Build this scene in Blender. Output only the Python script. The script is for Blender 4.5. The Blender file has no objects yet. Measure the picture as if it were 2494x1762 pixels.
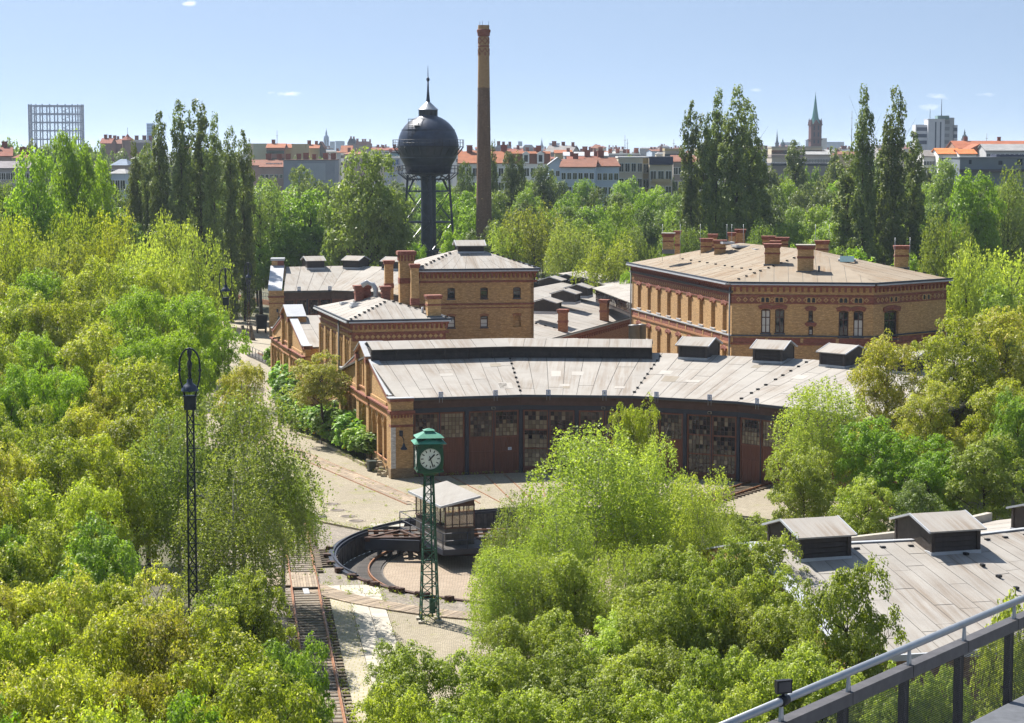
import bpy, bmesh, math, random
import numpy as np
from mathutils import Vector, Matrix
R = math.radians
random.seed(7)
scene = bpy.context.scene
COL = scene.collection

# ------------------------------------------------------------------ camera, sky, sun, exposure
FPX, CXP, CYP, HC, HOR = 5250.0, 1247.0, 881.0, 25.0, 362.0      # focal length etc. in photo pixels (2494 wide)
PIT = math.atan((CYP - HOR) / FPX)
cp, sp = math.cos(PIT), math.sin(PIT)
cam_d = bpy.data.cameras.new("camera")
cam = bpy.data.objects.new("camera", cam_d)
COL.objects.link(cam)
cam.location = (0, 0, HC)
cam.rotation_euler = (math.pi / 2 - PIT, 0, 0)
cam_d.sensor_width = 36.0
cam_d.sensor_fit = 'HORIZONTAL'
cam_d.lens = 36.0 * FPX / 2494.0
cam_d.clip_start = 0.5
cam_d.clip_end = 60000.0
scene.camera = cam

SUN_AZ, SUN_EL = R(-40.0), R(51.0)          # azimuth from +Y, towards +X
world = bpy.data.worlds.new("World")
scene.world = world
world.use_nodes = True
wn = world.node_tree
wn.nodes.clear()
w_out = wn.nodes.new("ShaderNodeOutputWorld")
w_bg = wn.nodes.new("ShaderNodeBackground")
w_sky = wn.nodes.new("ShaderNodeTexSky")
w_sky.sky_type = 'NISHITA'
w_sky.sun_disc = False
w_sky.sun_elevation = SUN_EL
w_sky.sun_rotation = SUN_AZ
w_sky.altitude = 60
w_sky.air_density = 1.0
w_sky.dust_density = 0.25
w_sky.ozone_density = 2.0
w_bg.inputs[1].default_value = 0.094
w_tc = wn.nodes.new("ShaderNodeTexCoord")
# the sky is looked up so that its colour changes quickly just above the horizon and slowly higher up (a bright, slightly hazy summer sky, its upper part shaped to fill the shade)
def wmath(op, a, b=None):
    n = wn.nodes.new("ShaderNodeMath"); n.operation = op
    for i, v in enumerate((a, b)):
        if v is None: continue
        if isinstance(v, (int, float)): n.inputs[i].default_value = v
        else: wn.links.new(v, n.inputs[i])
    return n.outputs[0]
w_sp = wn.nodes.new("ShaderNodeSeparateXYZ"); wn.links.new(w_tc.outputs["Generated"], w_sp.inputs[0])
w_z = wmath('MAXIMUM', w_sp.outputs[2], 0.0)
w_el = wmath('ADD', wmath('MULTIPLY', wmath('DIVIDE', w_z, wmath('ADD', w_z, 0.11)), 0.42), 0.185)
w_hl = wmath('MAXIMUM', wmath('SQRT', wmath('ADD', wmath('MULTIPLY', w_sp.outputs[0], w_sp.outputs[0]), wmath('MULTIPLY', w_sp.outputs[1], w_sp.outputs[1]))), 0.001)
w_cb = wn.nodes.new("ShaderNodeCombineXYZ")
wn.links.new(wmath('DIVIDE', w_sp.outputs[0], w_hl), w_cb.inputs[0]); wn.links.new(wmath('DIVIDE', w_sp.outputs[1], w_hl), w_cb.inputs[1]); wn.links.new(w_el, w_cb.inputs[2])
w_nm = wn.nodes.new("ShaderNodeVectorMath"); w_nm.operation = 'NORMALIZE'
w_ti = wn.nodes.new("ShaderNodeVectorMath"); w_ti.operation = 'MULTIPLY'
w_ti.inputs[1].default_value = (1.0, 0.945, 0.885)
wn.links.new(w_cb.outputs[0], w_nm.inputs[0]); wn.links.new(w_nm.outputs[0], w_sky.inputs[0])
w_hs = wn.nodes.new("ShaderNodeHueSaturation"); w_hs.inputs["Saturation"].default_value = 0.86; w_hs.inputs["Value"].default_value = 0.66
wn.links.new(w_sky.outputs[0], w_ti.inputs[0]); wn.links.new(w_ti.outputs[0], w_hs.inputs["Color"])
# a few thin wisps of cloud low in the sky, fixed in direction (tangent of azimuth, tangent of elevation, half sizes)
w_sep = wn.nodes.new("ShaderNodeSeparateXYZ"); wn.links.new(w_tc.outputs["Generated"], w_sep.inputs[0])
w_ta, w_te = wmath('DIVIDE', w_sep.outputs[0], w_sep.outputs[1]), wmath('DIVIDE', w_sep.outputs[2], w_sep.outputs[1])
w_nz = wn.nodes.new("ShaderNodeTexNoise"); w_nz.inputs["Scale"].default_value = 190.0; w_nz.inputs["Detail"].default_value = 4.0
w_nm2 = wn.nodes.new("ShaderNodeMapping"); w_nm2.inputs["Scale"].default_value = (1, 1, 2.2); wn.links.new(w_tc.outputs["Generated"], w_nm2.inputs[0]); wn.links.new(w_nm2.outputs[0], w_nz.inputs["Vector"])
w_sum = None
for (px_, py_, rx_, ry_, st_) in ((476, 14, 22, 8, 1.0), (704, 231, 24, 6, 0.8), (662, 228, 12, 4, 0.6), (2277, 238, 26, 6, 0.5), (2390, 232, 16, 4, 0.4), (1837, 222, 14, 4, 0.35), (2255, 262, 20, 6, 0.4)):
    dx_ = wmath('DIVIDE', wmath('SUBTRACT', w_ta, (px_ - CXP) / FPX), 1.6 * rx_ / FPX); dy_ = wmath('DIVIDE', wmath('SUBTRACT', w_te, (HOR - py_) / FPX), 1.6 * ry_ / FPX)
    r_ = wmath('SQRT', wmath('ADD', wmath('MULTIPLY', dx_, dx_), wmath('MULTIPLY', dy_, dy_)))
    f_ = wmath('MULTIPLY', wmath('MINIMUM', wmath('MAXIMUM', wmath('ADD', wmath('SUBTRACT', 0.75, r_), wmath('MULTIPLY', wmath('SUBTRACT', w_nz.outputs["Fac"], 0.5), 2.4)), 0.0), 1.0), st_ * 0.8)
    f_ = wmath('MULTIPLY', f_, wmath('GREATER_THAN', w_sep.outputs[1], 0.1))
    w_sum = f_ if w_sum is None else wmath('MAXIMUM', w_sum, f_)
w_cl = wn.nodes.new("ShaderNodeMix"); w_cl.data_type = 'RGBA'; w_cl.inputs[7].default_value = (6.4, 6.5, 6.7, 1)
wn.links.new(w_sum, w_cl.inputs[0]); wn.links.new(w_hs.outputs[0], w_cl.inputs[6]); wn.links.new(w_cl.outputs[2], w_bg.inputs[0])
wn.links.new(w_bg.outputs[0], w_out.inputs[0])

sun_d = bpy.data.lights.new("sun", 'SUN')
sun_d.energy = 3.9
sun_d.angle = R(0.53)
sun_d.color = (1.0, 0.945, 0.86)
sun = bpy.data.objects.new("sun", sun_d)
COL.objects.link(sun)
SDIR = Vector((math.sin(SUN_AZ) * math.cos(SUN_EL), math.cos(SUN_AZ) * math.cos(SUN_EL), math.sin(SUN_EL)))
sun.rotation_euler = SDIR.to_track_quat('Z', 'Y').to_euler()
sun.location = (-60, 60, 120)

vs = scene.view_settings
vs.view_transform = 'Standard'
vs.look = 'None'
vs.gamma = 1.0
vs.exposure = 1.4
vs.use_curve_mapping = False
scene.cycles.max_bounces = 5
scene.cycles.diffuse_bounces = 3
scene.cycles.use_adaptive_sampling = True
scene.cycles.adaptive_threshold = 0.02
scene.cycles.glossy_bounces = 2
scene.cycles.transmission_bounces = 3
scene.cycles.transparent_max_bounces = 6
scene.cycles.volume_bounces = 0
scene.cycles.use_denoising = True
scene.cycles.denoising_prefilter = 'ACCURATE'

# ------------------------------------------------------------------ helpers
def ray(x, y):
    u, v = x - CXP, y - CYP
    return (u, FPX * cp - v * sp, -FPX * sp - v * cp)
def atz(x, y, z=0.0):
    d = ray(x, y); t = (z - HC) / d[2]
    return (d[0] * t, d[1] * t)
def aty(x, y, Y):
    d = ray(x, y); t = Y / d[1]
    return (d[0] * t, Y, HC + d[2] * t)

def tag(o, label=None, cat=None, group=None, kind=None):
    if label: o["label"] = label
    if cat: o["category"] = cat
    if group: o["group"] = group
    if kind: o["kind"] = kind
    return o
def thing(name, label, cat, loc=(0, 0, 0), group=None):
    o = bpy.data.objects.new(name, None)
    o.empty_display_size = 0.3
    o.location = loc
    COL.objects.link(o)
    return tag(o, label, cat, group)
def root_of(o):
    while o.parent: o = o.parent
    return o
def place(name, mesh, parent=None, loc=(0, 0, 0), rz=0.0, scale=None, rot=None):
    """object sharing a mesh; loc is in world space, parents carry no rotation"""
    o = bpy.data.objects.new(name, mesh)
    if parent is not None:
        r = root_of(parent).location
        o.parent = parent
        q = parent; off = Vector((0, 0, 0))
        while q: off += q.location; q = q.parent
        o.location = Vector(loc) - off
    else:
        o.location = loc
    o.rotation_euler = rot if rot else (0, 0, rz)
    if scale is not None: o.scale = scale if not isinstance(scale, (int, float)) else (scale,) * 3
    COL.objects.link(o)
    return o

class Fr:
    """a wall frame: u along the wall (left to right seen from outside), w outwards, z up"""
    def __init__(s, o, ang):
        s.o = (o[0], o[1]); s.a = ang
        s.d = (math.cos(ang), math.sin(ang)); s.n = (math.sin(ang), -math.cos(ang))
    def p(s, u, w, z):
        return (s.o[0] + u * s.d[0] + w * s.n[0], s.o[1] + u * s.d[1] + w * s.n[1], z)
    def at(s, x, y, w=0.0):
        d = ray(x, y); o = (s.o[0] + w * s.n[0], s.o[1] + w * s.n[1])
        k = (o[0] * s.n[0] + o[1] * s.n[1]) / (d[0] * s.n[0] + d[1] * s.n[1])
        return ((d[0] * k - o[0]) * s.d[0] + (d[1] * k - o[1]) * s.d[1], HC + d[2] * k)
    def sub(s, u, w=0.0, da=0.0):
        q = s.p(u, w, 0); return Fr(q[:2], s.a + da)
    @staticmethod
    def seg(a, b):
        return Fr(a, math.atan2(b[1] - a[1], b[0] - a[0]))
WF = Fr((0, 0), 0.0)

class MB:
    def __init__(s): s.v = []; s.f = []; s.m = []; s.flat = 0.93; s.smooth = []
    def face(s, pts, m=0, sm=False):
        i = len(s.v); s.v.extend(pts); s.f.append(tuple(range(i, i + len(pts)))); s.m.append(m); s.smooth.append(sm); return s
    def raw(s, v, f, m=0, sm=False):
        i = len(s.v); s.v.extend(v)
        for q in f: s.f.append(tuple(i + k for k in q)); s.m.append(m); s.smooth.append(sm)
        return s
    def hexa(s, b, t, m=0):
        """b, t: four bottom and four top points, counter-clockwise from above"""
        s.raw(list(b) + list(t), [(3, 2, 1, 0), (4, 5, 6, 7), (0, 1, 5, 4), (1, 2, 6, 5), (2, 3, 7, 6), (3, 0, 4, 7)], m)
        return s
    def box(s, F, u0, u1, w0, w1, z0, z1, m=0):
        # w grows outwards (towards the viewer of the wall)
        b = [F.p(u0, w1, z0), F.p(u1, w1, z0), F.p(u1, w0, z0), F.p(u0, w0, z0)]
        t = [F.p(u0, w1, z1), F.p(u1, w1, z1), F.p(u1, w0, z1), F.p(u0, w0, z1)]
        return s.hexa(b, t, m)
    def cbox(s, c, d, m=0):
        x, y, z = c; a, b, e = d[0] / 2, d[1] / 2, d[2] / 2
        return s.box(WF, x - a, x + a, -(y + b), -(y - b), z - e, z + e, m)
    def prism(s, F, poly, w0, w1, m=0):
        """poly of (u, z), counter-clockwise seen from outside, extruded from w0 (inner) to w1 (outer)"""
        n = len(poly)
        A = [F.p(u, w1, z) for u, z in poly]; B = [F.p(u, w0, z) for u, z in poly]
        i = len(s.v); s.v.extend(A + B)
        fs = [tuple(range(i, i + n)), tuple(i + 2 * n - 1 - k for k in range(n))]
        for k in range(n):
            k2 = (k + 1) % n
            fs.append((i + k, i + n + k, i + n + k2, i + k2))
        for q in fs: s.f.append(q); s.m.append(m); s.smooth.append(False)
        return s
    def plan(s, poly, z0, z1, m=0):
        """poly of (x, y) counter-clockwise from above, extruded upwards"""
        n = len(poly); i = len(s.v)
        s.v.extend([(x, y, z0) for x, y in poly] + [(x, y, z1) for x, y in poly])
        fs = [tuple(i + n - 1 - k for k in range(n)), tuple(i + n + k for k in range(n))]
        for k in range(n):
            k2 = (k + 1) % n
            fs.append((i + k, i + k2, i + n + k2, i + n + k))
        for q in fs: s.f.append(q); s.m.append(m); s.smooth.append(False)
        return s
    def bar(s, p, q, w, h=None, m=0, up=(0, 0, 1)):
        h = h or w
        p, q = Vector(p), Vector(q); d = (q - p).normalized(); up = Vector(up)
        if abs(d.dot(up)) > 0.98: up = Vector((0, 1, 0))
        a = d.cross(up).normalized() * (w / 2); b = a.cross(d).normalized() * (h / 2)
        s.hexa([tuple(p - a - b), tuple(p + a - b), tuple(q + a - b), tuple(q - a - b)],
               [tuple(p - a + b), tuple(p + a + b), tuple(q + a + b), tuple(q - a + b)], m)
        return s
    def tube(s, pts, rad, n=6, m=0, cap=True, sm=True):
        """tapered tube through pts"""
        pts = [Vector(p) for p in pts]
        if isinstance(rad, (int, float)): rad = [rad] * len(pts)
        i0 = len(s.v); ref = None
        for k, p in enumerate(pts):
            d = (pts[min(k + 1, len(pts) - 1)] - pts[max(k - 1, 0)]).normalized()
            if ref is None or abs(d.dot(ref)) > 0.95:
                ref = Vector((1, 0, 0)) if abs(d.x) < 0.8 else Vector((0, 1, 0))
            a = d.cross(ref).normalized(); b = d.cross(a).normalized(); ref = b.cross(d) if False else ref
            for j in range(n):
                t = 2 * math.pi * j / n
                s.v.append(tuple(p + (a * math.cos(t) + b * math.sin(t)) * rad[k]))
        for k in range(len(pts) - 1):
            for j in range(n):
                j2 = (j + 1) % n
                s.f.append((i0 + k * n + j, i0 + k * n + j2, i0 + (k + 1) * n + j2, i0 + (k + 1) * n + j)); s.m.append(m); s.smooth.append(sm)
        if cap:
            s.f.append(tuple(i0 + j for j in range(n - 1, -1, -1))); s.m.append(m); s.smooth.append(False)
            e = i0 + (len(pts) - 1) * n
            s.f.append(tuple(e + j for j in range(n))); s.m.append(m); s.smooth.append(False)
        return s
    def lathe(s, c, prof, n=24, m=0, sm=True, a0=0.0, a1=2 * math.pi):
        """prof: (radius, z) from bottom to top around the vertical axis at c=(x, y)"""
        i0 = len(s.v); full = abs(a1 - a0 - 2 * math.pi) < 1e-6
        k = n if full else n + 1
        for r, z in prof:
            for j in range(k):
                t = a0 + (a1 - a0) * j / n
                s.v.append((c[0] + r * math.cos(t), c[1] + r * math.sin(t), z))
        for i in range(len(prof) - 1):
            for j in range(n):
                j2 = (j + 1) % k
                s.f.append((i0 + i * k + j, i0 + i * k + j2, i0 + (i + 1) * k + j2, i0 + (i + 1) * k + j)); s.m.append(m); s.smooth.append(sm)
        return s
    def disc(s, F, u, w, z, r, n=20, m=0, r0=0.0):
        """flat disc facing outwards on a wall frame"""
        if r0 <= 0:
            s.face([F.p(u + r * math.cos(2 * math.pi * k / n), w, z + r * math.sin(2 * math.pi * k / n)) for k in range(n)], m)
        return s
    def mesh(s, name, mats, off=(0, 0, 0), uv=True):
        me = bpy.data.meshes.new(name)
        ox, oy, oz = off
        me.from_pydata([(a - ox, b - oy, c - oz) for a, b, c in s.v], [], s.f)
        if not isinstance(mats, (list, tuple)): mats = [mats]
        for mt in mats: me.materials.append(mt)
        me.polygons.foreach_set("material_index", s.m)
        me.polygons.foreach_set("use_smooth", s.smooth)
        if uv:
            l = me.uv_layers.new(name="UVMap")
            V = np.array(s.v, dtype=np.float64)
            out = []
            for q in s.f:
                P = V[list(q)]
                nrm = np.cross(P[1] - P[0], P[2] - P[0])
                if len(P) > 3: nrm = nrm + np.cross(P[2] - P[0], P[3] - P[0])
                L = np.linalg.norm(nrm); nrm = nrm / (L if L > 1e-12 else 1)
                if abs(nrm[2]) > s.flat:
                    out.append(P[:, :2])
                else:
                    h = math.hypot(nrm[0], nrm[1]); t = np.array([-nrm[1] / h, nrm[0] / h, 0.0])
                    b = np.cross(nrm, t)
                    out.append(np.stack([P @ t, P @ b if abs(nrm[2]) > 0.05 else P[:, 2]], axis=1))
            l.data.foreach_set("uv", np.concatenate(out).astype(np.float32).ravel())
        return me
    def build(s, name, mats, parent=None, uv=True, origin=None):
        off = Vector((0, 0, 0)); q = parent
        while q: off += q.location; q = q.parent
        o_loc = Vector(origin) - off if origin is not None else Vector((0, 0, 0))
        me = s.mesh(name, mats, tuple(off + o_loc), uv)
        o = bpy.data.objects.new(name, me)
        if parent is not None: o.parent = parent
        o.location = o_loc
        COL.objects.link(o)
        return o

def arc_pts(u0, u1, z0, rise, n=8):
    """segmental arch from (u0, z0) up by rise to (u1, z0), left to right"""
    w = (u1 - u0) / 2
    rise = max(rise, 1e-3)
    r = (w * w + rise * rise) / (2 * rise); a = math.asin(min(1.0, w / r)) if rise <= w else math.pi - math.asin(w / r)
    return [((u0 + u1) / 2 + r * math.sin(-a + 2 * a * k / n), z0 + rise - r + r * math.cos(-a + 2 * a * k / n)) for k in range(n + 1)]

def wall_panel(mb, F, u0, u1, z0, z1, holes, depth=0.3, w=0.0, m=0, mr=None, back=False, mb_back=None):
    """front face of a wall at w with rectangular holes and their reveals"""
    us = sorted(set([u0, u1] + [h[0] for h in holes] + [h[1] for h in holes]))
    zs = sorted(set([z0, z1] + [h[2] for h in holes] + [h[3] for h in holes]))
    for i in range(len(us) - 1):
        zr = None
        for j in range(len(zs) - 1):
            cu, cz = (us[i] + us[i + 1]) / 2, (zs[j] + zs[j + 1]) / 2
            if any(h[0] < cu < h[1] and h[2] < cz < h[3] for h in holes): continue
            mb.face([F.p(us[i], w, zs[j]), F.p(us[i + 1], w, zs[j]), F.p(us[i + 1], w, zs[j + 1]), F.p(us[i], w, zs[j + 1])], m)
    r = m if mr is None else mr
    for (a, b, c, d) in holes:
        mb.face([F.p(a, w, c), F.p(a, w, d), F.p(a, w - depth, d), F.p(a, w - depth, c)], r)
        mb.face([F.p(b, w, d), F.p(b, w, c), F.p(b, w - depth, c), F.p(b, w - depth, d)], r)
        mb.face([F.p(a, w, d), F.p(b, w, d), F.p(b, w - depth, d), F.p(a, w - depth, d)], r)
        mb.face([F.p(b, w, c), F.p(a, w, c), F.p(a, w - depth, c), F.p(b, w - depth, c)], r)
        if back:
            mb.face([F.p(a, w - depth, c), F.p(b, w - depth, c), F.p(b, w - depth, d), F.p(a, w - depth, d)], r)

def arch_fill(mb, F, u0, u1, ztop, rise, w0, w1, m=0):
    """masonry above a segmental arch inside a rectangular hole (u0..u1, crown at ztop)"""
    pts = arc_pts(u0, u1, ztop - rise, rise)
    h = len(pts) // 2
    mb.prism(F, [(u0, ztop)] + [p for p in pts[:h + 1]], w0, w1, m)
    mb.prism(F, [(u1, ztop)] + [p for p in reversed(pts[h:])][::1] if False else [p for p in pts[h:]] + [(u1, ztop)], w0, w1, m)

def arch_ring(mb, F, u0, u1, zs, rise, th, w0, w1, m=0, n=8):
    """voussoirs of even thickness round a segmental arch"""
    a = arc_pts(u0, u1, zs, rise, n); w = (u1 - u0) / 2
    r = (w * w + rise * rise) / (2 * max(rise, 1e-3)); c = ((u0 + u1) / 2, zs + rise - r)
    b = [(c[0] + (p[0] - c[0]) * (r + th) / r, c[1] + (p[1] - c[1]) * (r + th) / r) for p in a]
    for k in range(n):
        mb.prism(F, [a[k], a[k + 1], b[k + 1], b[k]], w0, w1, m)

# ------------------------------------------------------------------ materials
MATS = {}
def newmat(name):
    m = bpy.data.materials.new(name); m.use_nodes = True
    nt = m.node_tree; b = nt.nodes["Principled BSDF"]
    MATS[name] = m
    return m, nt, b
def N(nt, t, **kw):
    n = nt.nodes.new(t)
    for k, v in kw.items():
        if k == 'inp':
            for a, c in v.items(): n.inputs[a].default_value = c
        else: setattr(n, k, v)
    return n
def L(nt, a, b): nt.links.new(a, b)
def rgb(c): return (c[0], c[1], c[2], 1.0)
def mixc(nt, fac, a, b, mode='MIX'):
    n = N(nt, "ShaderNodeMix", data_type='RGBA', blend_type=mode)
    for sock, val in ((n.inputs[0], fac), (n.inputs[6], a), (n.inputs[7], b)):
        if hasattr(val, 'is_output') or hasattr(val, 'links'): L(nt, val, sock)
        elif isinstance(val, (int, float)): sock.default_value = val
        else: sock.default_value = rgb(val)
    return n.outputs[2]
def noise(nt, vec, scale, detail=3.0, rough=0.55, lo=0.35, hi=0.65, dist=0.0):
    n = N(nt, "ShaderNodeTexNoise", inp={"Scale": scale, "Detail": detail, "Roughness": rough, "Distortion": dist})
    if vec is not None: L(nt, vec, n.inputs["Vector"])
    r = N(nt, "ShaderNodeMapRange", inp={"From Min": lo, "From Max": hi})
    r.clamp = True
    L(nt, n.outputs["Fac"], r.inputs["Value"])
    return r.outputs[0]
def coords(nt, kind="Object", scale=None):
    c = N(nt, "ShaderNodeTexCoord")
    o = c.outputs[kind]
    if scale is not None:
        mp = N(nt, "ShaderNodeMapping", inp={"Scale": scale}); L(nt, o, mp.inputs["Vector"]); o = mp.outputs[0]
    return o
def bump(nt, b, h, strength=0.4, dist=0.02):
    n = N(nt, "ShaderNodeBump", inp={"Strength": strength, "Distance": dist})
    L(nt, h, n.inputs["Height"]); L(nt, n.outputs[0], b.inputs["Normal"])
def rnd(nt, what="Random"):
    return N(nt, "ShaderNodeObjectInfo").outputs[what]

def simple(name, c, rough=0.7, metal=0.0, var=0.25, sc=1.5, spec=0.4, obvar=0.0, streak=False):
    """paint, stone, metal: base colour with dirt noise and optional per-object variation"""
    m, nt, b = newmat(name)
    v = coords(nt, "UV" if streak else "Object", (6.0, 0.35, 1) if streak else None)
    f = noise(nt, v, sc, 5.0, 0.62, 0.3, 0.72)
    col = mixc(nt, f, [x * (1 - var) for x in c], [min(1, x * (1 + var * 0.7)) for x in c])
    if obvar:
        mr = N(nt, "ShaderNodeMapRange", inp={"To Min": 1 - obvar, "To Max": 1 + obvar}); L(nt, rnd(nt), mr.inputs["Value"])
        sc_ = N(nt, "ShaderNodeVectorMath", operation='SCALE'); L(nt, col, sc_.inputs[0]); L(nt, mr.outputs[0], sc_.inputs["Scale"]); col = sc_.outputs[0]
    L(nt, col, b.inputs["Base Color"])
    b.inputs["Roughness"].default_value = rough
    b.inputs["Metallic"].default_value = metal
    b.inputs["Specular IOR Level"].default_value = spec
    return m

def brickmat(name, c1, c2, mortar, stain=0.35, stain_c=(0.16, 0.10, 0.06), bw=0.26, bh=0.08):
    m, nt, b = newmat(name)
    uv = coords(nt, "UV")
    br = N(nt, "ShaderNodeTexBrick", inp={"Color1": rgb(c1), "Color2": rgb(c2), "Mortar": rgb(mortar), "Scale": 1.0, "Mortar Size": 0.011,
        "Mortar Smooth": 0.2, "Bias": -0.15, "Brick Width": bw, "Row Height": bh})
    L(nt, uv, br.inputs["Vector"])
    # coarse patches of replaced and sooty bricks, courses that differ
    p = noise(nt, coords(nt, "UV", (2.2, 6.0, 1)), 1.0, 5.0, 0.75, 0.44, 0.62)
    col = mixc(nt, p, br.outputs[0], [c1[0] * 0.60, c1[1] * 0.56, c1[2] * 0.56])
    p2 = noise(nt, coords(nt, "UV", (3.1, 9.0, 1)), 1.0, 3.0, 0.7, 0.54, 0.68)
    col = mixc(nt, p2, col, [min(1, x * 1.22 + 0.03) for x in c1])
    s = noise(nt, coords(nt, "UV", (0.5, 0.22, 1)), 1.0, 5.0, 0.6, 0.45, 0.75)
    sm = N(nt, "ShaderNodeMath", operation='MULTIPLY', inp={1: stain}); L(nt, s, sm.inputs[0])
    col = mixc(nt, sm.outputs[0], col, stain_c)
    L(nt, col, b.inputs["Base Color"])
    b.inputs["Roughness"].default_value = 0.85
    bump(nt, b, br.outputs[1], -0.5, 0.02)
    return m
brickmat("brick_yellow", (0.55, 0.335, 0.130), (0.43, 0.245, 0.090), (0.38, 0.26, 0.145), 0.24)
brickmat("brick_red", (0.29, 0.085, 0.050), (0.21, 0.060, 0.038), (0.20, 0.12, 0.085), 0.35, (0.07, 0.045, 0.035))
brickmat("brick_orange", (0.38, 0.155, 0.062), (0.31, 0.115, 0.05), (0.26, 0.17, 0.10), 0.25)
brickmat("brick_dark", (0.30, 0.20, 0.10), (0.20, 0.13, 0.065), (0.22, 0.17, 0.11), 0.4)
brickmat("brick_white", (0.62, 0.60, 0.57), (0.55, 0.53, 0.50), (0.5, 0.48, 0.45), 0.15, (0.3, 0.28, 0.25))

def roofmat(name, base, stain, streak=0.6, obv=0.04):
    """bituminous felt: pale grey, brown streaks running down the slope (UV v), blotches, each sheet its own tone"""
    m, nt, b = newmat(name)
    f1 = noise(nt, coords(nt, "UV", (1.0, 1.0, 1)), 0.55, 6.0, 0.65, 0.3, 0.75)
    col = mixc(nt, f1, [x * 0.84 for x in base], [min(1, x * 1.10) for x in base])
    fine = noise(nt, coords(nt, "UV"), 9.0, 3.0, 0.7, 0.3, 0.7)
    fm = N(nt, "ShaderNodeMath", operation='MULTIPLY', inp={1: 0.22}); L(nt, fine, fm.inputs[0])
    col = mixc(nt, fm.outputs[0], col, [x * 0.7 for x in base])
    st = noise(nt, coords(nt, "UV", (2.2, 0.10, 1)), 1.0, 6.0, 0.75, 0.43, 0.62)
    big = noise(nt, coords(nt, "UV", (0.22, 0.16, 1)), 1.0, 3.0, 0.5, 0.40, 0.60)
    mu = N(nt, "ShaderNodeMath", operation='MULTIPLY'); L(nt, st, mu.inputs[0]); L(nt, big, mu.inputs[1])
    m2 = N(nt, "ShaderNodeMath", operation='MULTIPLY', inp={1: streak}); L(nt, mu.outputs[0], m2.inputs[0])
    col = mixc(nt, m2.outputs[0], col, stain)
    mr = N(nt, "ShaderNodeMapRange", inp={"To Min": 1 - obv, "To Max": 1 + obv}); L(nt, rnd(nt), mr.inputs["Value"])
    sc_ = N(nt, "ShaderNodeVectorMath", operation='SCALE'); L(nt, col, sc_.inputs[0]); L(nt, mr.outputs[0], sc_.inputs["Scale"])
    L(nt, sc_.outputs[0], b.inputs["Base Color"])
    b.inputs["Roughness"].default_value = 0.8
    b.inputs["Specular IOR Level"].default_value = 0.25
    bump(nt, b, fine, 0.25, 0.01)
    return m
roofmat("felt", (0.345, 0.322, 0.292), (0.16, 0.105, 0.06), 0.55)
simple("felt_seam", (0.10, 0.092, 0.082), 0.9, 0, 0.2)
roofmat("felt_tan", (0.285, 0.235, 0.175), (0.19, 0.115, 0.055), 0.95)
roofmat("felt_patch_dark", (0.29, 0.255, 0.205), (0.17, 0.115, 0.06), 0.5)
roofmat("felt_patch_pale", (0.42, 0.395, 0.36), (0.2, 0.15, 0.1), 0.2)
simple("zinc", (0.43, 0.445, 0.47), 0.45, 0.0, 0.12, 1.2)
simple("gutter", (0.045, 0.055, 0.075), 0.45, 0.0, 0.2)
simple("pipe", (0.17, 0.17, 0.17), 0.5, 0.2, 0.2)
simple("monitor_wood", (0.052, 0.041, 0.036), 0.7, 0, 0.4, 2.5, obvar=0.15)
simple("board_brown", (0.10, 0.055, 0.040), 0.7, 0, 0.3, 2.0, obvar=0.12)
simple("door_wood", (0.165, 0.062, 0.036), 0.6, 0, 0.28, 1.3, obvar=0.12, streak=True)
simple("steel_blue", (0.028, 0.033, 0.050), 0.45, 0.0, 0.25)
simple("frame_brown", (0.085, 0.042, 0.034), 0.6, 0, 0.2)
simple("stone", (0.33, 0.28, 0.20), 0.85, 0, 0.3, 3.0, obvar=0.15)
simple("terracotta", (0.40, 0.19, 0.095), 0.75, 0, 0.25, 2.0)
simple("concrete", (0.40, 0.365, 0.305), 0.8, 0, 0.18, 1.5, obvar=0.08)
simple("rust", (0.16, 0.060, 0.026), 0.75, 0.1, 0.4, 3.0)
simple("rail_steel", (0.30, 0.14, 0.07), 0.5, 0.3, 0.35, 2.0)
simple("sleeper_wood", (0.13, 0.098, 0.066), 0.85, 0, 0.45, 3.0, obvar=0.3)
simple("plank", (0.29, 0.225, 0.16), 0.8, 0, 0.35, 2.5, obvar=0.22)
simple("dark_plank", (0.085, 0.075, 0.068), 0.8, 0, 0.35, 2.5, obvar=0.2)
simple("green_paint", (0.012, 0.085, 0.052), 0.38, 0, 0.22, 2.0, 0.5)
simple("green_roof", (0.055, 0.23, 0.15), 0.5, 0, 0.22, 2.0)
simple("white_enamel", (0.78, 0.79, 0.76), 0.35, 0, 0.05)
simple("black", (0.012, 0.012, 0.014), 0.5, 0, 0.1)
simple("lamp_iron", (0.022, 0.027, 0.040), 0.42, 0.0, 0.3, 4.0)
simple("tank_paint", (0.030, 0.042, 0.075), 0.38, 0.1, 0.4, 1.3, 0.5)
simple("sign_blue", (0.05, 0.13, 0.36), 0.5, 0, 0.1)
simple("sign_white", (0.72, 0.74, 0.76), 0.5, 0, 0.05)
simple("galv", (0.36, 0.38, 0.40), 0.36, 0.6, 0.12, 6.0)
simple("rail_grey", (0.085, 0.080, 0.082), 0.5, 0.1, 0.3, 7.0)
simple("orange_plastic", (0.55, 0.13, 0.03), 0.5, 0, 0.1)
simple("bin_green", (0.02, 0.035, 0.028), 0.5, 0, 0.1)
simple("copper", (0.16, 0.38, 0.33), 0.6, 0, 0.25, 0.3)
simple("bark", (0.070, 0.053, 0.040), 0.9, 0, 0.4, 4.0)
simple("bark_birch", (0.38, 0.36, 0.33), 0.8, 0, 0.5, 5.0)

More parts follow.
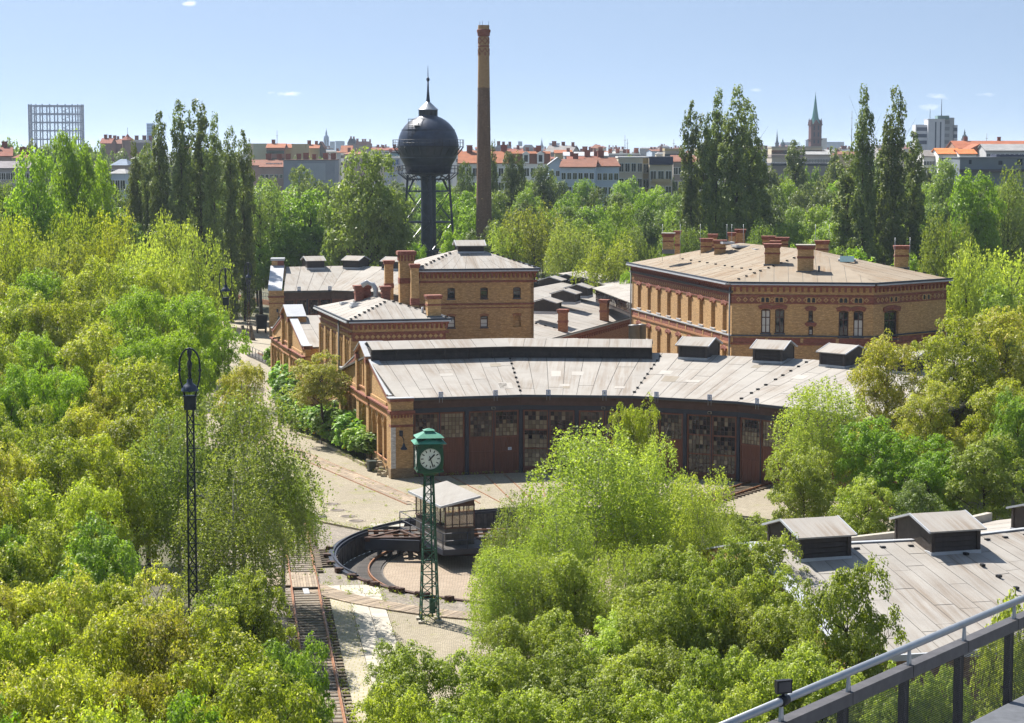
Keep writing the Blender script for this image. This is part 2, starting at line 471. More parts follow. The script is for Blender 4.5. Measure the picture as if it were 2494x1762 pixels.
def glassmat(name, c, rough=0.06, vary=None, island=False):
    m, nt, b = newmat(name)
    if vary:
        src = N(nt, "ShaderNodeNewGeometry").outputs["Random Per Island"] if island else rnd(nt)
        rp = N(nt, "ShaderNodeValToRGB"); L(nt, src, rp.inputs[0])
        rp.color_ramp.interpolation = 'CONSTANT'
        els = rp.color_ramp.elements
        els[0].position = 0; els[0].color = rgb(vary[0][1])
        els[1].position = vary[1][0]; els[1].color = rgb(vary[1][1])
        for p, cc in vary[2:]:
            e = els.new(p); e.color = rgb(cc)
        L(nt, rp.outputs[0], b.inputs["Base Color"])
    else:
        b.inputs["Base Color"].default_value = rgb(c)
    b.inputs["Roughness"].default_value = rough
    b.inputs["Specular IOR Level"].default_value = 0.7
    return m
glassmat("pane_refl_mixed", (0.02, 0.02, 0.02), 0.08, [(0, (0.024, 0.024, 0.027)), (0.30, (0.047, 0.043, 0.038)), (0.55, (0.101, 0.084, 0.061)), (0.78, (0.176, 0.149, 0.101)), (0.93, (0.270, 0.230, 0.162))], True)  # dirty panes; reflections of court and trees are put into the base colours
glassmat("pane_refl_tan", (0.02, 0.02, 0.02), 0.1, [(0, (0.23, 0.19, 0.125)), (0.30, (0.17, 0.14, 0.09)), (0.55, (0.27, 0.225, 0.15)), (0.8, (0.20, 0.165, 0.11)), (0.95, (0.05, 0.045, 0.035))], True)
glassmat("pane_refl_dark", (0.02, 0.02, 0.02), 0.05, [(0, (0.016, 0.018, 0.022)), (0.5, (0.027, 0.027, 0.027)), (0.82, (0.081, 0.070, 0.054)), (0.94, (0.162, 0.135, 0.095))], True)
glassmat("glass", (0.02, 0.028, 0.03), 0.04)
glassmat("glass_curtain", (0.55, 0.54, 0.50), 0.15)
glassmat("skylight", (0.10, 0.16, 0.17), 0.05)

def groundmat(name, c1, c2, scale, kind="cobble", weeds=0.0, weed_c=(0.20, 0.20, 0.055), mort=None, bw=0.16, bh=0.11, big=0.12):
    m, nt, b = newmat(name)
    v = coords(nt, "Object")
    if kind == "cobble":
        # small setts in slightly wavy courses
        nz = N(nt, "ShaderNodeTexNoise", inp={"Scale": 0.35, "Detail": 2.0}); L(nt, v, nz.inputs["Vector"])
        mx = N(nt, "ShaderNodeVectorMath", operation='MULTIPLY_ADD'); L(nt, nz.outputs["Color"], mx.inputs[0]); mx.inputs[1].default_value = (0.5, 0.5, 0); L(nt, v, mx.inputs[2])
        br = N(nt, "ShaderNodeTexBrick", inp={"Color1": rgb(c1), "Color2": rgb(c2), "Mortar": rgb(mort or [x * 0.36 for x in c1]), "Scale": 1.0, "Mortar Size": 0.022,
            "Mortar Smooth": 0.3, "Bias": 0.0, "Brick Width": bw, "Row Height": bh})
        L(nt, mx.outputs[0], br.inputs["Vector"])
        col, h = br.outputs[0], br.outputs[1]; hs = -0.6
    else:
        vo = N(nt, "ShaderNodeTexVoronoi", inp={"Scale": scale}); L(nt, v, vo.inputs["Vector"])
        sx = N(nt, "ShaderNodeSeparateColor"); L(nt, vo.outputs["Color"], sx.inputs[0])
        col = mixc(nt, sx.outputs[0], c1, c2); h = vo.outputs["Distance"]; hs = 0.7
        dk = N(nt, "ShaderNodeMapRange", inp={"From Min": 0.25, "From Max": 0.6, "To Min": 0.0, "To Max": 0.6}); L(nt, h, dk.inputs["Value"])
        col = mixc(nt, dk.outputs[0], col, [x * 0.4 for x in c1]); hs = -0.7
    b1 = noise(nt, v, big, 5.0, 0.65, 0.35, 0.7)
    bm_ = N(nt, "ShaderNodeMath", operation='MULTIPLY', inp={1: 0.42}); L(nt, b1, bm_.inputs[0])
    col = mixc(nt, bm_.outputs[0], col, [x * 0.55 for x in c2])
    if weeds:
        w = noise(nt, v, 0.33, 6.0, 0.75, 0.56, 0.68)
        wm = N(nt, "ShaderNodeMath", operation='MULTIPLY', inp={1: weeds}); L(nt, w, wm.inputs[0])
        col = mixc(nt, wm.outputs[0], col, weed_c)
    L(nt, col, b.inputs["Base Color"])
    b.inputs["Roughness"].default_value = 0.85
    bump(nt, b, h, hs, 0.03)
    return m
groundmat("cobble", (0.40, 0.345, 0.25), (0.28, 0.235, 0.16), 1, "cobble", 0.65, bw=0.22, bh=0.15)
groundmat("cobble_pit", (0.42, 0.33, 0.24), (0.30, 0.225, 0.155), 1, "cobble", 0.10, bw=0.34, bh=0.12)
groundmat("grid_paver", (0.40, 0.36, 0.28), (0.34, 0.30, 0.225), 1, "cobble", 0.5, (0.27, 0.25, 0.05), (0.24, 0.21, 0.035), 0.40, 0.34)
groundmat("gravel", (0.35, 0.30, 0.24), (0.19, 0.158, 0.125), 8.0, "gravel", 0.25)
groundmat("earth", (0.125, 0.105, 0.058), (0.075, 0.085, 0.030), 3.0, "gravel", 0.9, (0.07, 0.105, 0.02), big=0.05)
groundmat("sand", (0.46, 0.40, 0.30), (0.38, 0.32, 0.23), 9.0, "gravel", 0.35, (0.14, 0.16, 0.05))
groundmat("grass", (0.06, 0.085, 0.02), (0.085, 0.105, 0.03), 2.0, "gravel", 0.4, (0.10, 0.10, 0.035), big=0.03)

def objcolor(name, rough=0.85, var=0.15, sc=0.25):
    m, nt, b = newmat(name)
    f = noise(nt, coords(nt, "Object"), sc, 5.0, 0.6, 0.3, 0.75)
    c = rnd(nt, "Color")
    s1 = N(nt, "ShaderNodeMapRange", inp={"To Min": 1 - var, "To Max": 1 + var * 0.4}); L(nt, f, s1.inputs["Value"])
    s = N(nt, "ShaderNodeVectorMath", operation='SCALE'); L(nt, c, s.inputs[0]); L(nt, s1.outputs[0], s.inputs["Scale"])
    L(nt, s.outputs[0], b.inputs["Base Color"]); b.inputs["Roughness"].default_value = rough
    b.inputs["Specular IOR Level"].default_value = 0.2
    return m
objcolor("paint_any")
objcolor("rooftile_any", 0.8, 0.3, 0.6)
M = MATS

DIGITS = {}
def _texts():
    obs = []
    for ch in [str(n) for n in range(1, 8)] + ["LINKE", "FREIRAU", "ST"]:
        c = bpy.data.curves.new("digit", 'FONT'); c.body = ch; c.size = 1.0; c.extrude = 0.008; c.align_x = 'CENTER'; c.align_y = 'CENTER'
        if len(ch) > 1: c.offset = 0.018
        o = bpy.data.objects.new("digit", c); COL.objects.link(o); obs.append((ch, o))
    dg = bpy.context.evaluated_depsgraph_get()
    for ch, o in obs:
        me = bpy.data.meshes.new_from_object(o.evaluated_get(dg)); me.materials.clear(); me.materials.append(M["sign_blue"]); DIGITS[ch] = me
    for ch, o in obs: bpy.data.objects.remove(o)
_texts()
# ================================================================== large structure
def offset_poly(V, dist):
    """offset an open polyline to its left (inwards for walls that run left to right), mitred"""
    out = []
    for i, v in enumerate(V):
        ns = []
        if i > 0: a = math.atan2(V[i][1] - V[i-1][1], V[i][0] - V[i-1][0]); ns.append((-math.sin(a), math.cos(a)))
        if i < len(V) - 1: a = math.atan2(V[i+1][1] - V[i][1], V[i+1][0] - V[i][0]); ns.append((-math.sin(a), math.cos(a)))
        if len(ns) == 1: n = ns[0]; k = 1.0
        else:
            n = (ns[0][0] + ns[1][0], ns[0][1] + ns[1][1]); h = math.hypot(*n); n = (n[0] / h, n[1] / h)
            k = 1.0 / (n[0] * ns[0][0] + n[1] * ns[0][1])
        out.append((v[0] + n[0] * dist * k, v[1] + n[1] * dist * k))
    return out
def lerp(a, b, t): return tuple(x + (y - x) * t for x, y in zip(a, b))

rs = random.Random(11)
def roof_plane(parent, E0, E1, R0, R1, width=1.0, mat="felt", cuts=2, th=0.16, sheet=True):
    """deck E0-E1 (eave, left to right) up to R0-R1, covered with separate felt sheets"""
    mb = MB(); mb.flat = 0.9999
    tri = (Vector(R0) - Vector(R1)).length < 0.05
    dn = lambda p: (p[0], p[1], p[2] - th)
    if tri: mb.raw([dn(E0), dn(E1), dn(R0), E0, E1, R0], [(2, 1, 0), (3, 4, 5), (0, 1, 4, 3), (1, 2, 5, 4), (2, 0, 3, 5)])
    else:
        nv = (Vector(E1) - Vector(E0)).cross(Vector(R1) - Vector(E0)).normalized()
        dev = abs((Vector(R0) - Vector(E0)).dot(nv)) * 0.7          # keep the deck below sheets that are slightly twisted
        dd = lambda p: (p[0], p[1], p[2] - dev * 1.1)
        mb.hexa([dn(dd(E0)), dn(dd(E1)), dn(dd(R1)), dn(dd(R0))], [dd(E0), dd(E1), dd(R1), dd(R0)])
    deck = mb.build("roof_slope", M["felt_seam"] if sheet else M[mat], parent)
    if not sheet: return deck
    if tri:
        e = Vector(E1) - Vector(E0); le = e.length; f = min(0.98, max(0.02, (Vector(R0) - Vector(E0)).dot(e) / (le * le))); up_ = Vector(R0) - (Vector(E0) + e * f)
        P = lambda a, h: tuple(Vector(E0) + e * a + up_ * h)
        hh = lambda a: a / f if a <= f else (1 - a) / (1 - f)
        n = max(2, int(round(le / width)))
        for k in range(n):
            a, b = k / n + 0.02 / le, (k + 1) / n - 0.02 / le
            q = [P(a, 0), P(b, 0), P(b, hh(b))] + ([P(f, 1)] if a < f < b else []) + [P(a, hh(a))]
            z = 0.008 + 0.006 * (k % 2); s = MB(); s.flat = 0.9999
            lo, hi = [(x, y, w + 0.001) for x, y, w in q], [(x, y, w + z) for x, y, w in q]; m_ = len(q)
            s.raw(lo + hi, [tuple(range(m_, 2 * m_))] + [(i, (i + 1) % m_, m_ + (i + 1) % m_, m_ + i) for i in range(m_)]); s.build("roof_sheet", M[mat], deck, origin=q[0])
        return deck
    n = max(1, int(round((Vector(E1) - Vector(E0)).length / width)))
    bl = lambda a, t: lerp(lerp(E0, E1, a), lerp(R0, R1, a), t)
    for k in range(n):
        a, b = k / n, (k + 1) / n
        cs = sorted(rs.uniform(0.12, 0.9) for _ in range(rs.randint(max(0, cuts - 1), cuts)))
        ts = [0.0] + [c for i, c in enumerate(cs) if i == 0 or c - cs[i-1] > 0.15] + [1.0]
        for j in range(len(ts) - 1):
            h = 0.006 + 0.006 * ((k + j) % 2) + rs.uniform(0, 0.004)
            g = 0.02 / max(0.3, (b - a) * (Vector(E1) - Vector(E0)).length)
            a2, b2 = a + (b - a) * g, b - (b - a) * g
            q = [bl(a2, ts[j] + (0.003 if j else 0)), bl(b2, ts[j] + (0.003 if j else 0)), bl(b2, ts[j+1]), bl(a2, ts[j+1])]
            s = MB(); s.flat = 0.9999
            s.hexa([(x, y, z + 0.001) for x, y, z in q], [(x, y, z + h) for x, y, z in q])
            s.build("roof_sheet", M[mat], deck, origin=q[0])
    return deck

CAP = MB().cbox((0, 0, 0.05), (0.17, 0.25, 0.11)).mesh("seam_cap", M["black"])
def caps(parent, p, q, n, t0=0.03, t1=0.97):
    a = math.atan2(q[1] - p[1], q[0] - p[0])
    for k in range(n):
        c = lerp(p, q, t0 + (t1 - t0) * (k + rs.uniform(-0.15, 0.15) + 0.5) / n)
        place("seam_cap", CAP, parent, (c[0], c[1], c[2] + 0.012), a + math.pi / 2 + rs.uniform(-0.2, 0.2))

# ---- ridge ventilators ("monitors"): shared meshes, local axes: x along the ridge, y across
def monitor_meshes(lx, ly, hb, rise, drop, tag_):
    """body, roof, one louvre; drop = how far the skirt goes down below the ridge"""
    b = MB()
    F = WF
    b.box(F, -lx/2 + 0.06, lx/2 - 0.06, -ly/2 + 0.12, ly/2 - 0.12, -drop, hb)       # dark core
    for sx in (-1, 1):
        for sy in (-1, 1):
            b.box(F, sx * (lx/2 - 0.09) - 0.09, sx * (lx/2 - 0.09) + 0.09, sy * (ly/2 - 0.07) - 0.07, sy * (ly/2 - 0.07) + 0.07, -drop + 0.002, hb - 0.002)
    # gable ends
    G1 = Fr((-lx/2 + 0.02, ly/2), -math.pi/2); G2 = Fr((lx/2 - 0.02, -ly/2), math.pi/2)
    for G in (G1, G2):
        b.prism(G, [(0.12, hb - 0.01), (ly - 0.12, hb - 0.01), (ly/2, hb + rise - 0.03)], -0.08, 0.0)
    body = b.mesh("monitor_body_" + tag_, M["monitor_wood"])
    r = MB(); r.flat = 0.9999
    o = 0.16
    for s in (-1, 1):
        e0, e1 = (-lx/2 - o, s * (ly/2 + o), hb - o * rise / (ly/2)), (lx/2 + o, s * (ly/2 + o), hb - o * rise / (ly/2))
        q0, q1 = (-lx/2 - o, 0, hb + rise), (lx/2 + o, 0, hb + rise)
        lo = [e0, e1, q1, q0] if s < 0 else [q0, q1, e1, e0]
        r.hexa([(x, y, z + 0.0) for x, y, z in lo], [(x, y, z + 0.07) for x, y, z in lo])
    roof = r.mesh("monitor_roof_" + tag_, M["felt"])
    e = MB()                               # pale metal edging on one verge; turned round for the other
    zv, ze_ = hb + rise, hb - o * rise / (ly/2)
    e.prism(Fr((lx/2 + o + 0.06, -ly/2 - o), math.pi/2), [(0, ze_), (ly/2 + o, zv), (ly + 2 * o, ze_), (ly + 2 * o, ze_ + 0.1), (ly/2 + o, zv + 0.1), (0, ze_ + 0.1)], -0.06, 0.0)
    edge = e.mesh("monitor_edging_" + tag_, M["zinc"])
    lv = MB()
    lv.hexa([(-lx/2 + 0.19, -0.03, -0.10), (lx/2 - 0.19, -0.03, -0.10), (lx/2 - 0.19, 0.0, -0.10), (-lx/2 + 0.19, 0.0, -0.10)],
            [(-lx/2 + 0.19, 0.05, 0.11), (lx/2 - 0.19, 0.05, 0.11), (lx/2 - 0.19, 0.08, 0.11), (-lx/2 + 0.19, 0.08, 0.11)])
    louv = lv.mesh("louvre_" + tag_, M["monitor_wood"])
    skirt = MB()
    skirt.box(F, -lx/2 - 0.03, lx/2 + 0.03, -ly/2 - 0.03, ly/2 + 0.03, -drop - 0.05, -drop + 0.25)
    return body, roof, edge, louv, skirt.mesh("flashing_" + tag_, M["zinc"]), (lx, ly, hb, drop)
MON_A = monitor_meshes(2.45, 3.0, 0.85, 0.52, 0.36, "a")
MON_T = monitor_meshes(2.5, 2.4, 0.35, 0.42, 0.45, "t")
MON_S = monitor_meshes(2.6, 2.8, 0.8, 0.42, 0.35, "s")
def sub(name, mesh, parent, loc=(0, 0, 0), rz=0.0):
    o = bpy.data.objects.new(name, mesh); o.parent = parent; o.location = loc; o.rotation_euler = (0, 0, rz); COL.objects.link(o); return o
def monitor(parent, p, ang, ms=MON_A, louv=True):
    body, roof, edge, lv, sk, (lx, ly, hb, drop) = ms
    o = place("roof_monitor", body, parent, p, ang)
    sub("monitor_roof", roof, o); sub("edging", edge, o); sub("edging", edge, o, (0, 0, 0), math.pi); sub("flashing", sk, o)
    if louv:
        n = 4
        for s in (-1, 1):
            for k in range(n):
                z = -drop + 0.34 + (hb + drop - 0.45) * k / (n - 1) * 0.92
                sub("louvre", lv, o, (0, s * (ly/2 - 0.075), z), 0.0 if s < 0 else math.pi)
    return o

# ---- engine-shed door leaves
def glazing(parent, F, u0, u1, z0, z1, nc, nr, w, mats, seed):
    """rows of small panes with bars; panes are one part, every pane slightly out of true"""
    r = random.Random(seed)
    bars = MB()
    t = 0.028
    for i in range(nc + 1):
        u = u0 + (u1 - u0) * i / nc; bars.box(F, u - t/2, u + t/2, w - 0.02, w + 0.025, z0, z1)
    for j in range(nr + 1):
        z = z0 + (z1 - z0) * j / nr; bars.box(F, u0, u1, w - 0.018, w + 0.022, z - t/2, z + t/2)
    bo = bars.build("window", M["frame_brown"], parent)
    p = MB()
    for j in range(nr):
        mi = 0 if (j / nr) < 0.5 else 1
        for i in range(nc):
            a, b = u0 + (u1 - u0) * i / nc + 0.006, u0 + (u1 - u0) * (i + 1) / nc - 0.006
            c, d = z0 + (z1 - z0) * j / nr + 0.006, z0 + (z1 - z0) * (j + 1) / nr - 0.006
            e = [w - 0.008 + r.uniform(-0.007, 0.007) for _ in range(3)]; e.append(e[0] + e[2] - e[1])
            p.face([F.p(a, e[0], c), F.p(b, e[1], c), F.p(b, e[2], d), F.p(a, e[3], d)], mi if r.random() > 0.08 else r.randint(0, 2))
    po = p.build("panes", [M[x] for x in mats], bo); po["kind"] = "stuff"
    return bo

GL_CHOICES = [("pane_refl_tan", "pane_refl_mixed", "pane_refl_dark"), ("pane_refl_tan", "pane_refl_tan", "pane_refl_mixed"), ("pane_refl_dark", "pane_refl_mixed", "pane_refl_mixed"),
              ("pane_refl_tan", "pane_refl_dark", "pane_refl_mixed"), ("pane_refl_mixed", "pane_refl_mixed", "pane_refl_dark"), ("pane_refl_dark", "pane_refl_dark", "pane_refl_mixed")]
def door_leaf(parent, F, u0, u1, z0, z1, full, key, glaz):
    d = MB()
    s = 0.11; w0, w1 = -0.12, 0.0
    zg = 0.62 if full else 3.02
    d.box(F, u0, u0 + s, w0, w1, z0, z1); d.box(F, u1 - s, u1, w0, w1, z0, z1)
    d.box(F, u0 + s, u1 - s, w0, w1 - 0.003, z1 - s, z1); d.box(F, u0 + s, u1 - s, w0, w1 - 0.003, z0, z0 + 0.16)
    d.box(F, u0 + s, u1 - s, w0, w1 - 0.003, zg - 0.13, zg)
    mids = []
    if not full: mids = [(z0 + zg) / 2 + 0.25]
    for mz in mids: d.box(F, u0 + s, u1 - s, w0, w1 - 0.003, mz - 0.06, mz + 0.06)
    o = d.build("door", M["door_wood"], parent)
    # boarded panels: vertical boards, each its own piece of geometry
    zs = [z0 + 0.16] + [q for mz in mids for q in (mz - 0.06, mz + 0.06)] + [zg - 0.13]
    for i in range(0, len(zs), 2):
        p = MB(); nb = 9
        for k in range(nb):
            a = u0 + s + (u1 - u0 - 2 * s) * k / nb; b = u0 + s + (u1 - u0 - 2 * s) * (k + 1) / nb
            p.box(F, a + 0.004, b - 0.004, w0 + 0.02, w1 - 0.05 - 0.006 * (k % 2), zs[i], zs[i+1])
        p.build("panel", M["door_wood"], o)
    mats = GL_CHOICES[glaz % len(GL_CHOICES)]
    if full:
        blocks = [(0.62, 1.95, 4), (2.05, 3.4, 4), (3.5, 4.89, 4)]
        for bi, (a, b, nr) in enumerate(blocks):
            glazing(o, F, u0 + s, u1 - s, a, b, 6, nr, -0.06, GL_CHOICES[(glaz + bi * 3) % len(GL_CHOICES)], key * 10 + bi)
            if bi: d2 = MB().box(F, u0 + s, u1 - s, w0, w1 - 0.004, a - 0.1, a).build("rail", M["door_wood"], o)
    else:
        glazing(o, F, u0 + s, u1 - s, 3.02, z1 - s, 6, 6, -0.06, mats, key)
    return o

# ================================================================== the front engine shed
V = [(-7.6, 162.45)]
for ang in (15.5, -5.0, -26.0, -46.0, -66.0):
    a = R(ang); V.append((V[-1][0] + 8.6 * math.cos(a), V[-1][1] + 8.6 * math.sin(a)))
ZE, ZR, DEP = 6.15, 8.4, 22.4
EAVE = offset_poly(V, -0.42); RIDGE = offset_poly(V, DEP / 2); REAR = offset_poly(V, DEP); REARE = offset_poly(V, DEP + 0.4)
for P_ in (EAVE, RIDGE, REARE):
    P_[0] = (P_[0][0] - 1.25 * math.cos(R(15.5)), P_[0][1] - 1.25 * math.sin(R(15.5)))
shed = thing("engine_shed", "curved yellow brick engine shed with brown doors and grey felt roof, behind the clock", "engine shed", (V[2][0], V[2][1], 0))
z3 = lambda p, z: (p[0], p[1], z)
FULL = {2, 5}
GLZ = [2, 1, 4, 3, 0, 2, 2, 4, 5, 2, 5, 2, 3, 1, 0, 4, 2, 3, 1, 0]
bay = 0
for i in range(5):
    F = Fr.seg(V[i], V[i+1]); Ls = 8.6
    MB().box(F, -0.02, Ls + 0.02, -0.25, 0.06, 5.0, 5.36).build("lintel_beam", M["steel_blue"], shed)
    for k in range(5):                      # boarded fascia in overlapping boards
        z = 5.362 + 0.155 * k
        MB().hexa([F.p(0.0, 0.14, z), F.p(Ls, 0.14, z), F.p(Ls, -0.1, z), F.p(0.0, -0.1, z)],
                  [F.p(0.0, 0.11, z + 0.154), F.p(Ls, 0.11, z + 0.154), F.p(Ls, -0.1, z + 0.154), F.p(0.0, -0.1, z + 0.154)]).build("fascia_board", M["board_brown"], shed)
    for k in range(3 if i == 4 else 2):
        u = 4.3 * k
        if k < 2:
            MB().box(F, u - 0.14, u + 0.14, -0.2, 0.08, 0, 5.0).build("post", M["steel_blue"], shed)
        if k == 2: break
        for h in range(2):
            a = u + 0.17 + h * 2.0; door_leaf(shed, F, a, a + 1.95, 0.08, 4.98, bay in FULL, bay * 2 + h, GLZ[bay * 2 + h])
        MB().box(F, u + 2.105, u + 2.185, -0.1, 0.03, 0.08, 4.97).build("door_strip", M["steel_blue"], shed)
        bay += 1
    # back of the bays so that no daylight shows through the leaves
    MB().box(F, -0.2, Ls + 0.2, -0.5, -0.42, 0.0, 6.0).build("inner_wall", M["black"], shed)
    G = Fr.seg(REAR[i+1], REAR[i])
    Lr = math.dist(REAR[i], REAR[i+1])
    MB().box(G, 0, Lr, -0.4, 0.0, 0, 6.05).build("rear_wall", M["brick_yellow"], shed)
    E0, E1, R0, R1 = z3(EAVE[i], ZE), z3(EAVE[i+1], ZE), z3(RIDGE[i], ZR), z3(RIDGE[i+1], ZR)
    dk = roof_plane(shed, E0, E1, R0, R1, 1.05)
    roof_plane(shed, z3(REARE[i+1], ZE), z3(REARE[i], ZE), R1, R0, 1.6, cuts=1)
    if i: caps(dk, z3(EAVE[i], ZE), z3(RIDGE[i], ZR), 9)
    # zinc drip edge along the eave
    MB().bar((*EAVE[i], ZE - 0.02), (*EAVE[i+1], ZE - 0.02), 0.05, 0.16).build("drip_edge", M["gutter"], shed)
    # patches of newer and older felt
    for k in range((4, 5, 4, 1, 0)[i]):
        a = rs.uniform(0.08, 0.85); t = rs.uniform(0.15, 0.8); da = rs.uniform(0.05, 0.12); dt = rs.uniform(0.04, 0.13)
        bl = lambda aa, tt: lerp(lerp(E0, E1, aa), lerp(R0, R1, aa), tt)
        q = [bl(a, t), bl(a + da, t), bl(a + da, t + dt), bl(a, t + dt)]
        s = MB(); s.flat = 0.9999
        s.hexa([(x, y, z + 0.002) for x, y, z in q], [(x, y, z + 0.021) for x, y, z in q])
        s.build("roof_patch", M["felt_patch_dark" if rs.random() < 0.5 else "felt_patch_pale"], dk)
# long louvred clerestory on the ridge of the first two sections
for i in (0, 1):
    F = Fr.seg(RIDGE[i], RIDGE[i+1]); Lg = math.dist(RIDGE[i], RIDGE[i+1])
    ua, ub = (0.15, Lg + 0.24) if i == 0 else (-0.24, Lg - 0.9)
    cl = MB().box(F, ua, ub, -1.6, 1.6, ZR - 0.45, ZR + 0.66).build("clerestory", M["monitor_wood"], shed)
    for k in range(4):
        z = ZR - 0.22 + 0.24 * k
        MB().hexa([F.p(ua, 1.72, z - 0.1), F.p(ub, 1.72, z - 0.1), F.p(ub, 1.69, z - 0.1), F.p(ua, 1.69, z - 0.1)],
                  [F.p(ua, 1.63, z + 0.12), F.p(ub, 1.63, z + 0.12), F.p(ub, 1.605, z + 0.12), F.p(ua, 1.605, z + 0.12)]).build("louvre", M["monitor_wood"], cl)
    nst = 6
    for k in range(nst + 1):
        u = ua + (ub - ua) * k / nst
        MB().box(F, u - 0.06, u + 0.06, 1.602, 1.76, ZR - 0.4, ZR + 0.64).build("stile", M["monitor_wood"], cl)
    MB().box(F, ua, ub, 1.605, 1.66, ZR - 0.5, ZR - 0.28).build("flashing", M["gutter"], cl)
    for s in (1, -1):
        e0, e1 = F.p(ua - 0.05, s * 2.0, ZR + 0.62), F.p(ub + 0.05, s * 2.0, ZR + 0.62)
        r0, r1 = F.p(ua - 0.05, 0, ZR + 1.12), F.p(ub + 0.05, 0, ZR + 1.12)
        if s > 0: roof_plane(cl if False else shed, e0, e1, r0, r1, 1.7, cuts=0, th=0.07)
        else: roof_plane(shed, e1, e0, r1, r0, 3, cuts=0, th=0.07)
for i, us in ((2, (0.25, 0.75)), (3, (0.25, 0.75)), (4, (0.3, 0.75))):
    for t in us:
        p = lerp(RIDGE[i], RIDGE[i+1], t); monitor(shed, (p[0], p[1], ZR), Fr.seg(RIDGE[i], RIDGE[i+1]).a)

# ---- end gables (the front shed's and its twin further back)
def end_gable(parent, F, W, mirror=False, arcade=True, lamp=None):
    """F: u from the rear corner (0) to the front corner (W), outside to the left of the sheds"""
    by, br, st, tc = M["brick_yellow"], M["brick_red"], M["stone"], M["terracotta"]
    g = MB()
    n3 = lambda a, b: [(a + (b - a) * (k + 0.11) / 3, a + (b - a) * (k + 0.89) / 3) for k in range(3)]
    cols = n3(1.0, 8.2) + [(9.9, 12.5)] + n3(14.2, 21.3)
    holes = [(a, b, 1.05, 4.35) for a, b in cols]
    wall_panel(g, F, 0, W, 0.0, 5.2, holes, 0.42, 0.0, 0, back=True)
    for a, b in cols: arch_fill(g, F, a, b, 4.35, min(1.1, (b - a) / 2), -0.3, -0.004)
    g.face([F.p(0, -0.6, 0), F.p(0, 0, 0), F.p(0, 0, 5.2), F.p(0, -0.6, 5.2)]); g.face([F.p(W, 0, 0), F.p(W, -0.6, 0), F.p(W, -0.6, 5.2), F.p(W, 0, 5.2)])
    g.face([F.p(W, -0.6, 0), F.p(0, -0.6, 0), F.p(0, -0.6, 5.2), F.p(W, -0.6, 5.2)])
    wall = g.build("gable_wall", by, parent)
    for a, b in cols:
        m = MB(); arch_ring(m, F, a, b, 4.35 - min(1.1, (b - a) / 2), min(1.1, (b - a) / 2), 0.14, -0.05, 0.05, n=10); m.build("arch", by, wall)
        MB().box(F, a - 0.02, b + 0.02, -0.4, 0.10, 0.95, 1.05).build("sill", tc, wall)
    for a, b in ((0.0, 0.72), (8.45, 9.55), (12.85, 13.95), (W - 0.85, W - 0.001)):
        MB().box(F, a, b, 0.0, 0.22, 0.0, 4.62).build("pilaster", by, wall)
    # frieze: terracotta band below, little upright bricks, red cornice above
    for a, b in ((0.0, 8.45), (8.45, 13.95), (13.95, W)):
        w = 0.30 if a == 8.45 else 0.2
        MB().box(F, a, b, 0.0, w, 4.5, 4.62).build("band", tc, wall)
        MB().box(F, a, b, 0.0, w - 0.12, 4.622, 5.0).build("frieze", M["brick_dark"], wall)
        k = a + 0.2; dm = None
        while k < b - 0.2:
            MB().box(F, k, k + 0.13, w - 0.12, w - 0.02, 4.66, 4.98).build("dentil", by, wall); k += 0.36
        MB().box(F, a, b, 0.0, w + 0.02, 5.0, 5.13).build("cornice", br, wall)
        MB().box(F, a, b, -0.6, w + 0.12, 5.132, 5.24).build("cornice", br, wall)
    # gable above the cornice
    cl, cr, zt = 8.75, 13.65, 8.22
    up = MB()
    poly = [(0, 5.24), (W, 5.24), (W, 6.15), (W - 1.1, 6.2), (cr, zt), (cl, zt), (1.1, 6.2), (0, 6.15)]
    up.prism(F, poly, -0.55, 0.0)
    upo = up.build("gable_top", by, parent)
    for s in (0, 1):
        P = lambda u: u if s == 0 else W - u
        a, b = (P(1.0), 6.16), (P(8.75), zt)
        lo, hi = (a, b) if s == 0 else (b, a)
        MB().prism(F, [(lo[0], lo[1] - 0.34), (hi[0], hi[1] - 0.34), (hi[0], hi[1] - 0.02), (lo[0], lo[1] - 0.02)], 0.0, 0.16).build("raking_cornice", br, upo)
        MB().prism(F, [(lo[0], lo[1] - 0.46), (hi[0], hi[1] - 0.46), (hi[0], hi[1] - 0.345), (lo[0], lo[1] - 0.345)], 0.0, 0.08).build("raking_band", by, upo)
        MB().prism(F, [(lo[0], lo[1]), (hi[0], hi[1]), (hi[0], hi[1] + 0.07), (lo[0], lo[1] + 0.07)], -0.62, 0.2).build("coping", M["zinc"], upo)
        q = MB()
        c0, c1 = sorted((P(1.7), P(8.6)))
        q.box(F, c0, c1, 0.0, 0.09, 5.26, 5.5); q.build("ledge", by, upo)
    # corner blocks
    for a, b in ((0.0, 1.05), (W - 1.05, W)):
        MB().box(F, a - 0.06, b, -0.7, 0.12, 5.9, 6.2).build("corner_block", br, upo)
        MB().box(F, a - 0.1, b + 0.04, -0.74, 0.18, 6.2, 6.28).build("coping", M["zinc"], upo)
    # raised centre piece with three lancets and its own small pediment
    c = MB()
    lh = [(9.85 + k * 0.98, 10.45 + k * 0.98, 5.75, (7.55, 7.9, 7.55)[k]) for k in range(3)]
    wall_panel(c, F, 9.35, 13.05, 5.24, zt, lh, 0.22, 0.10, 0, back=True)
    for a, b, z0, z1 in lh: arch_fill(c, F, a, b, z1, 0.3, -0.05, 0.096)
    c.prism(F, [(cl, zt), (cr, zt), ((cl + cr) / 2, zt + 0.95)], -0.6, 0.14)
    co = c.build("centre_piece", by, upo)
    for a, b in ((cl, 9.35), (13.05, cr)):
        MB().box(F, a, b, 0.0, 0.34, 5.24, zt).build("pilaster", by, co)
        MB().box(F, a - 0.05, b + 0.05, -0.6, 0.4, zt - 0.35, zt).build("capital", br, co)
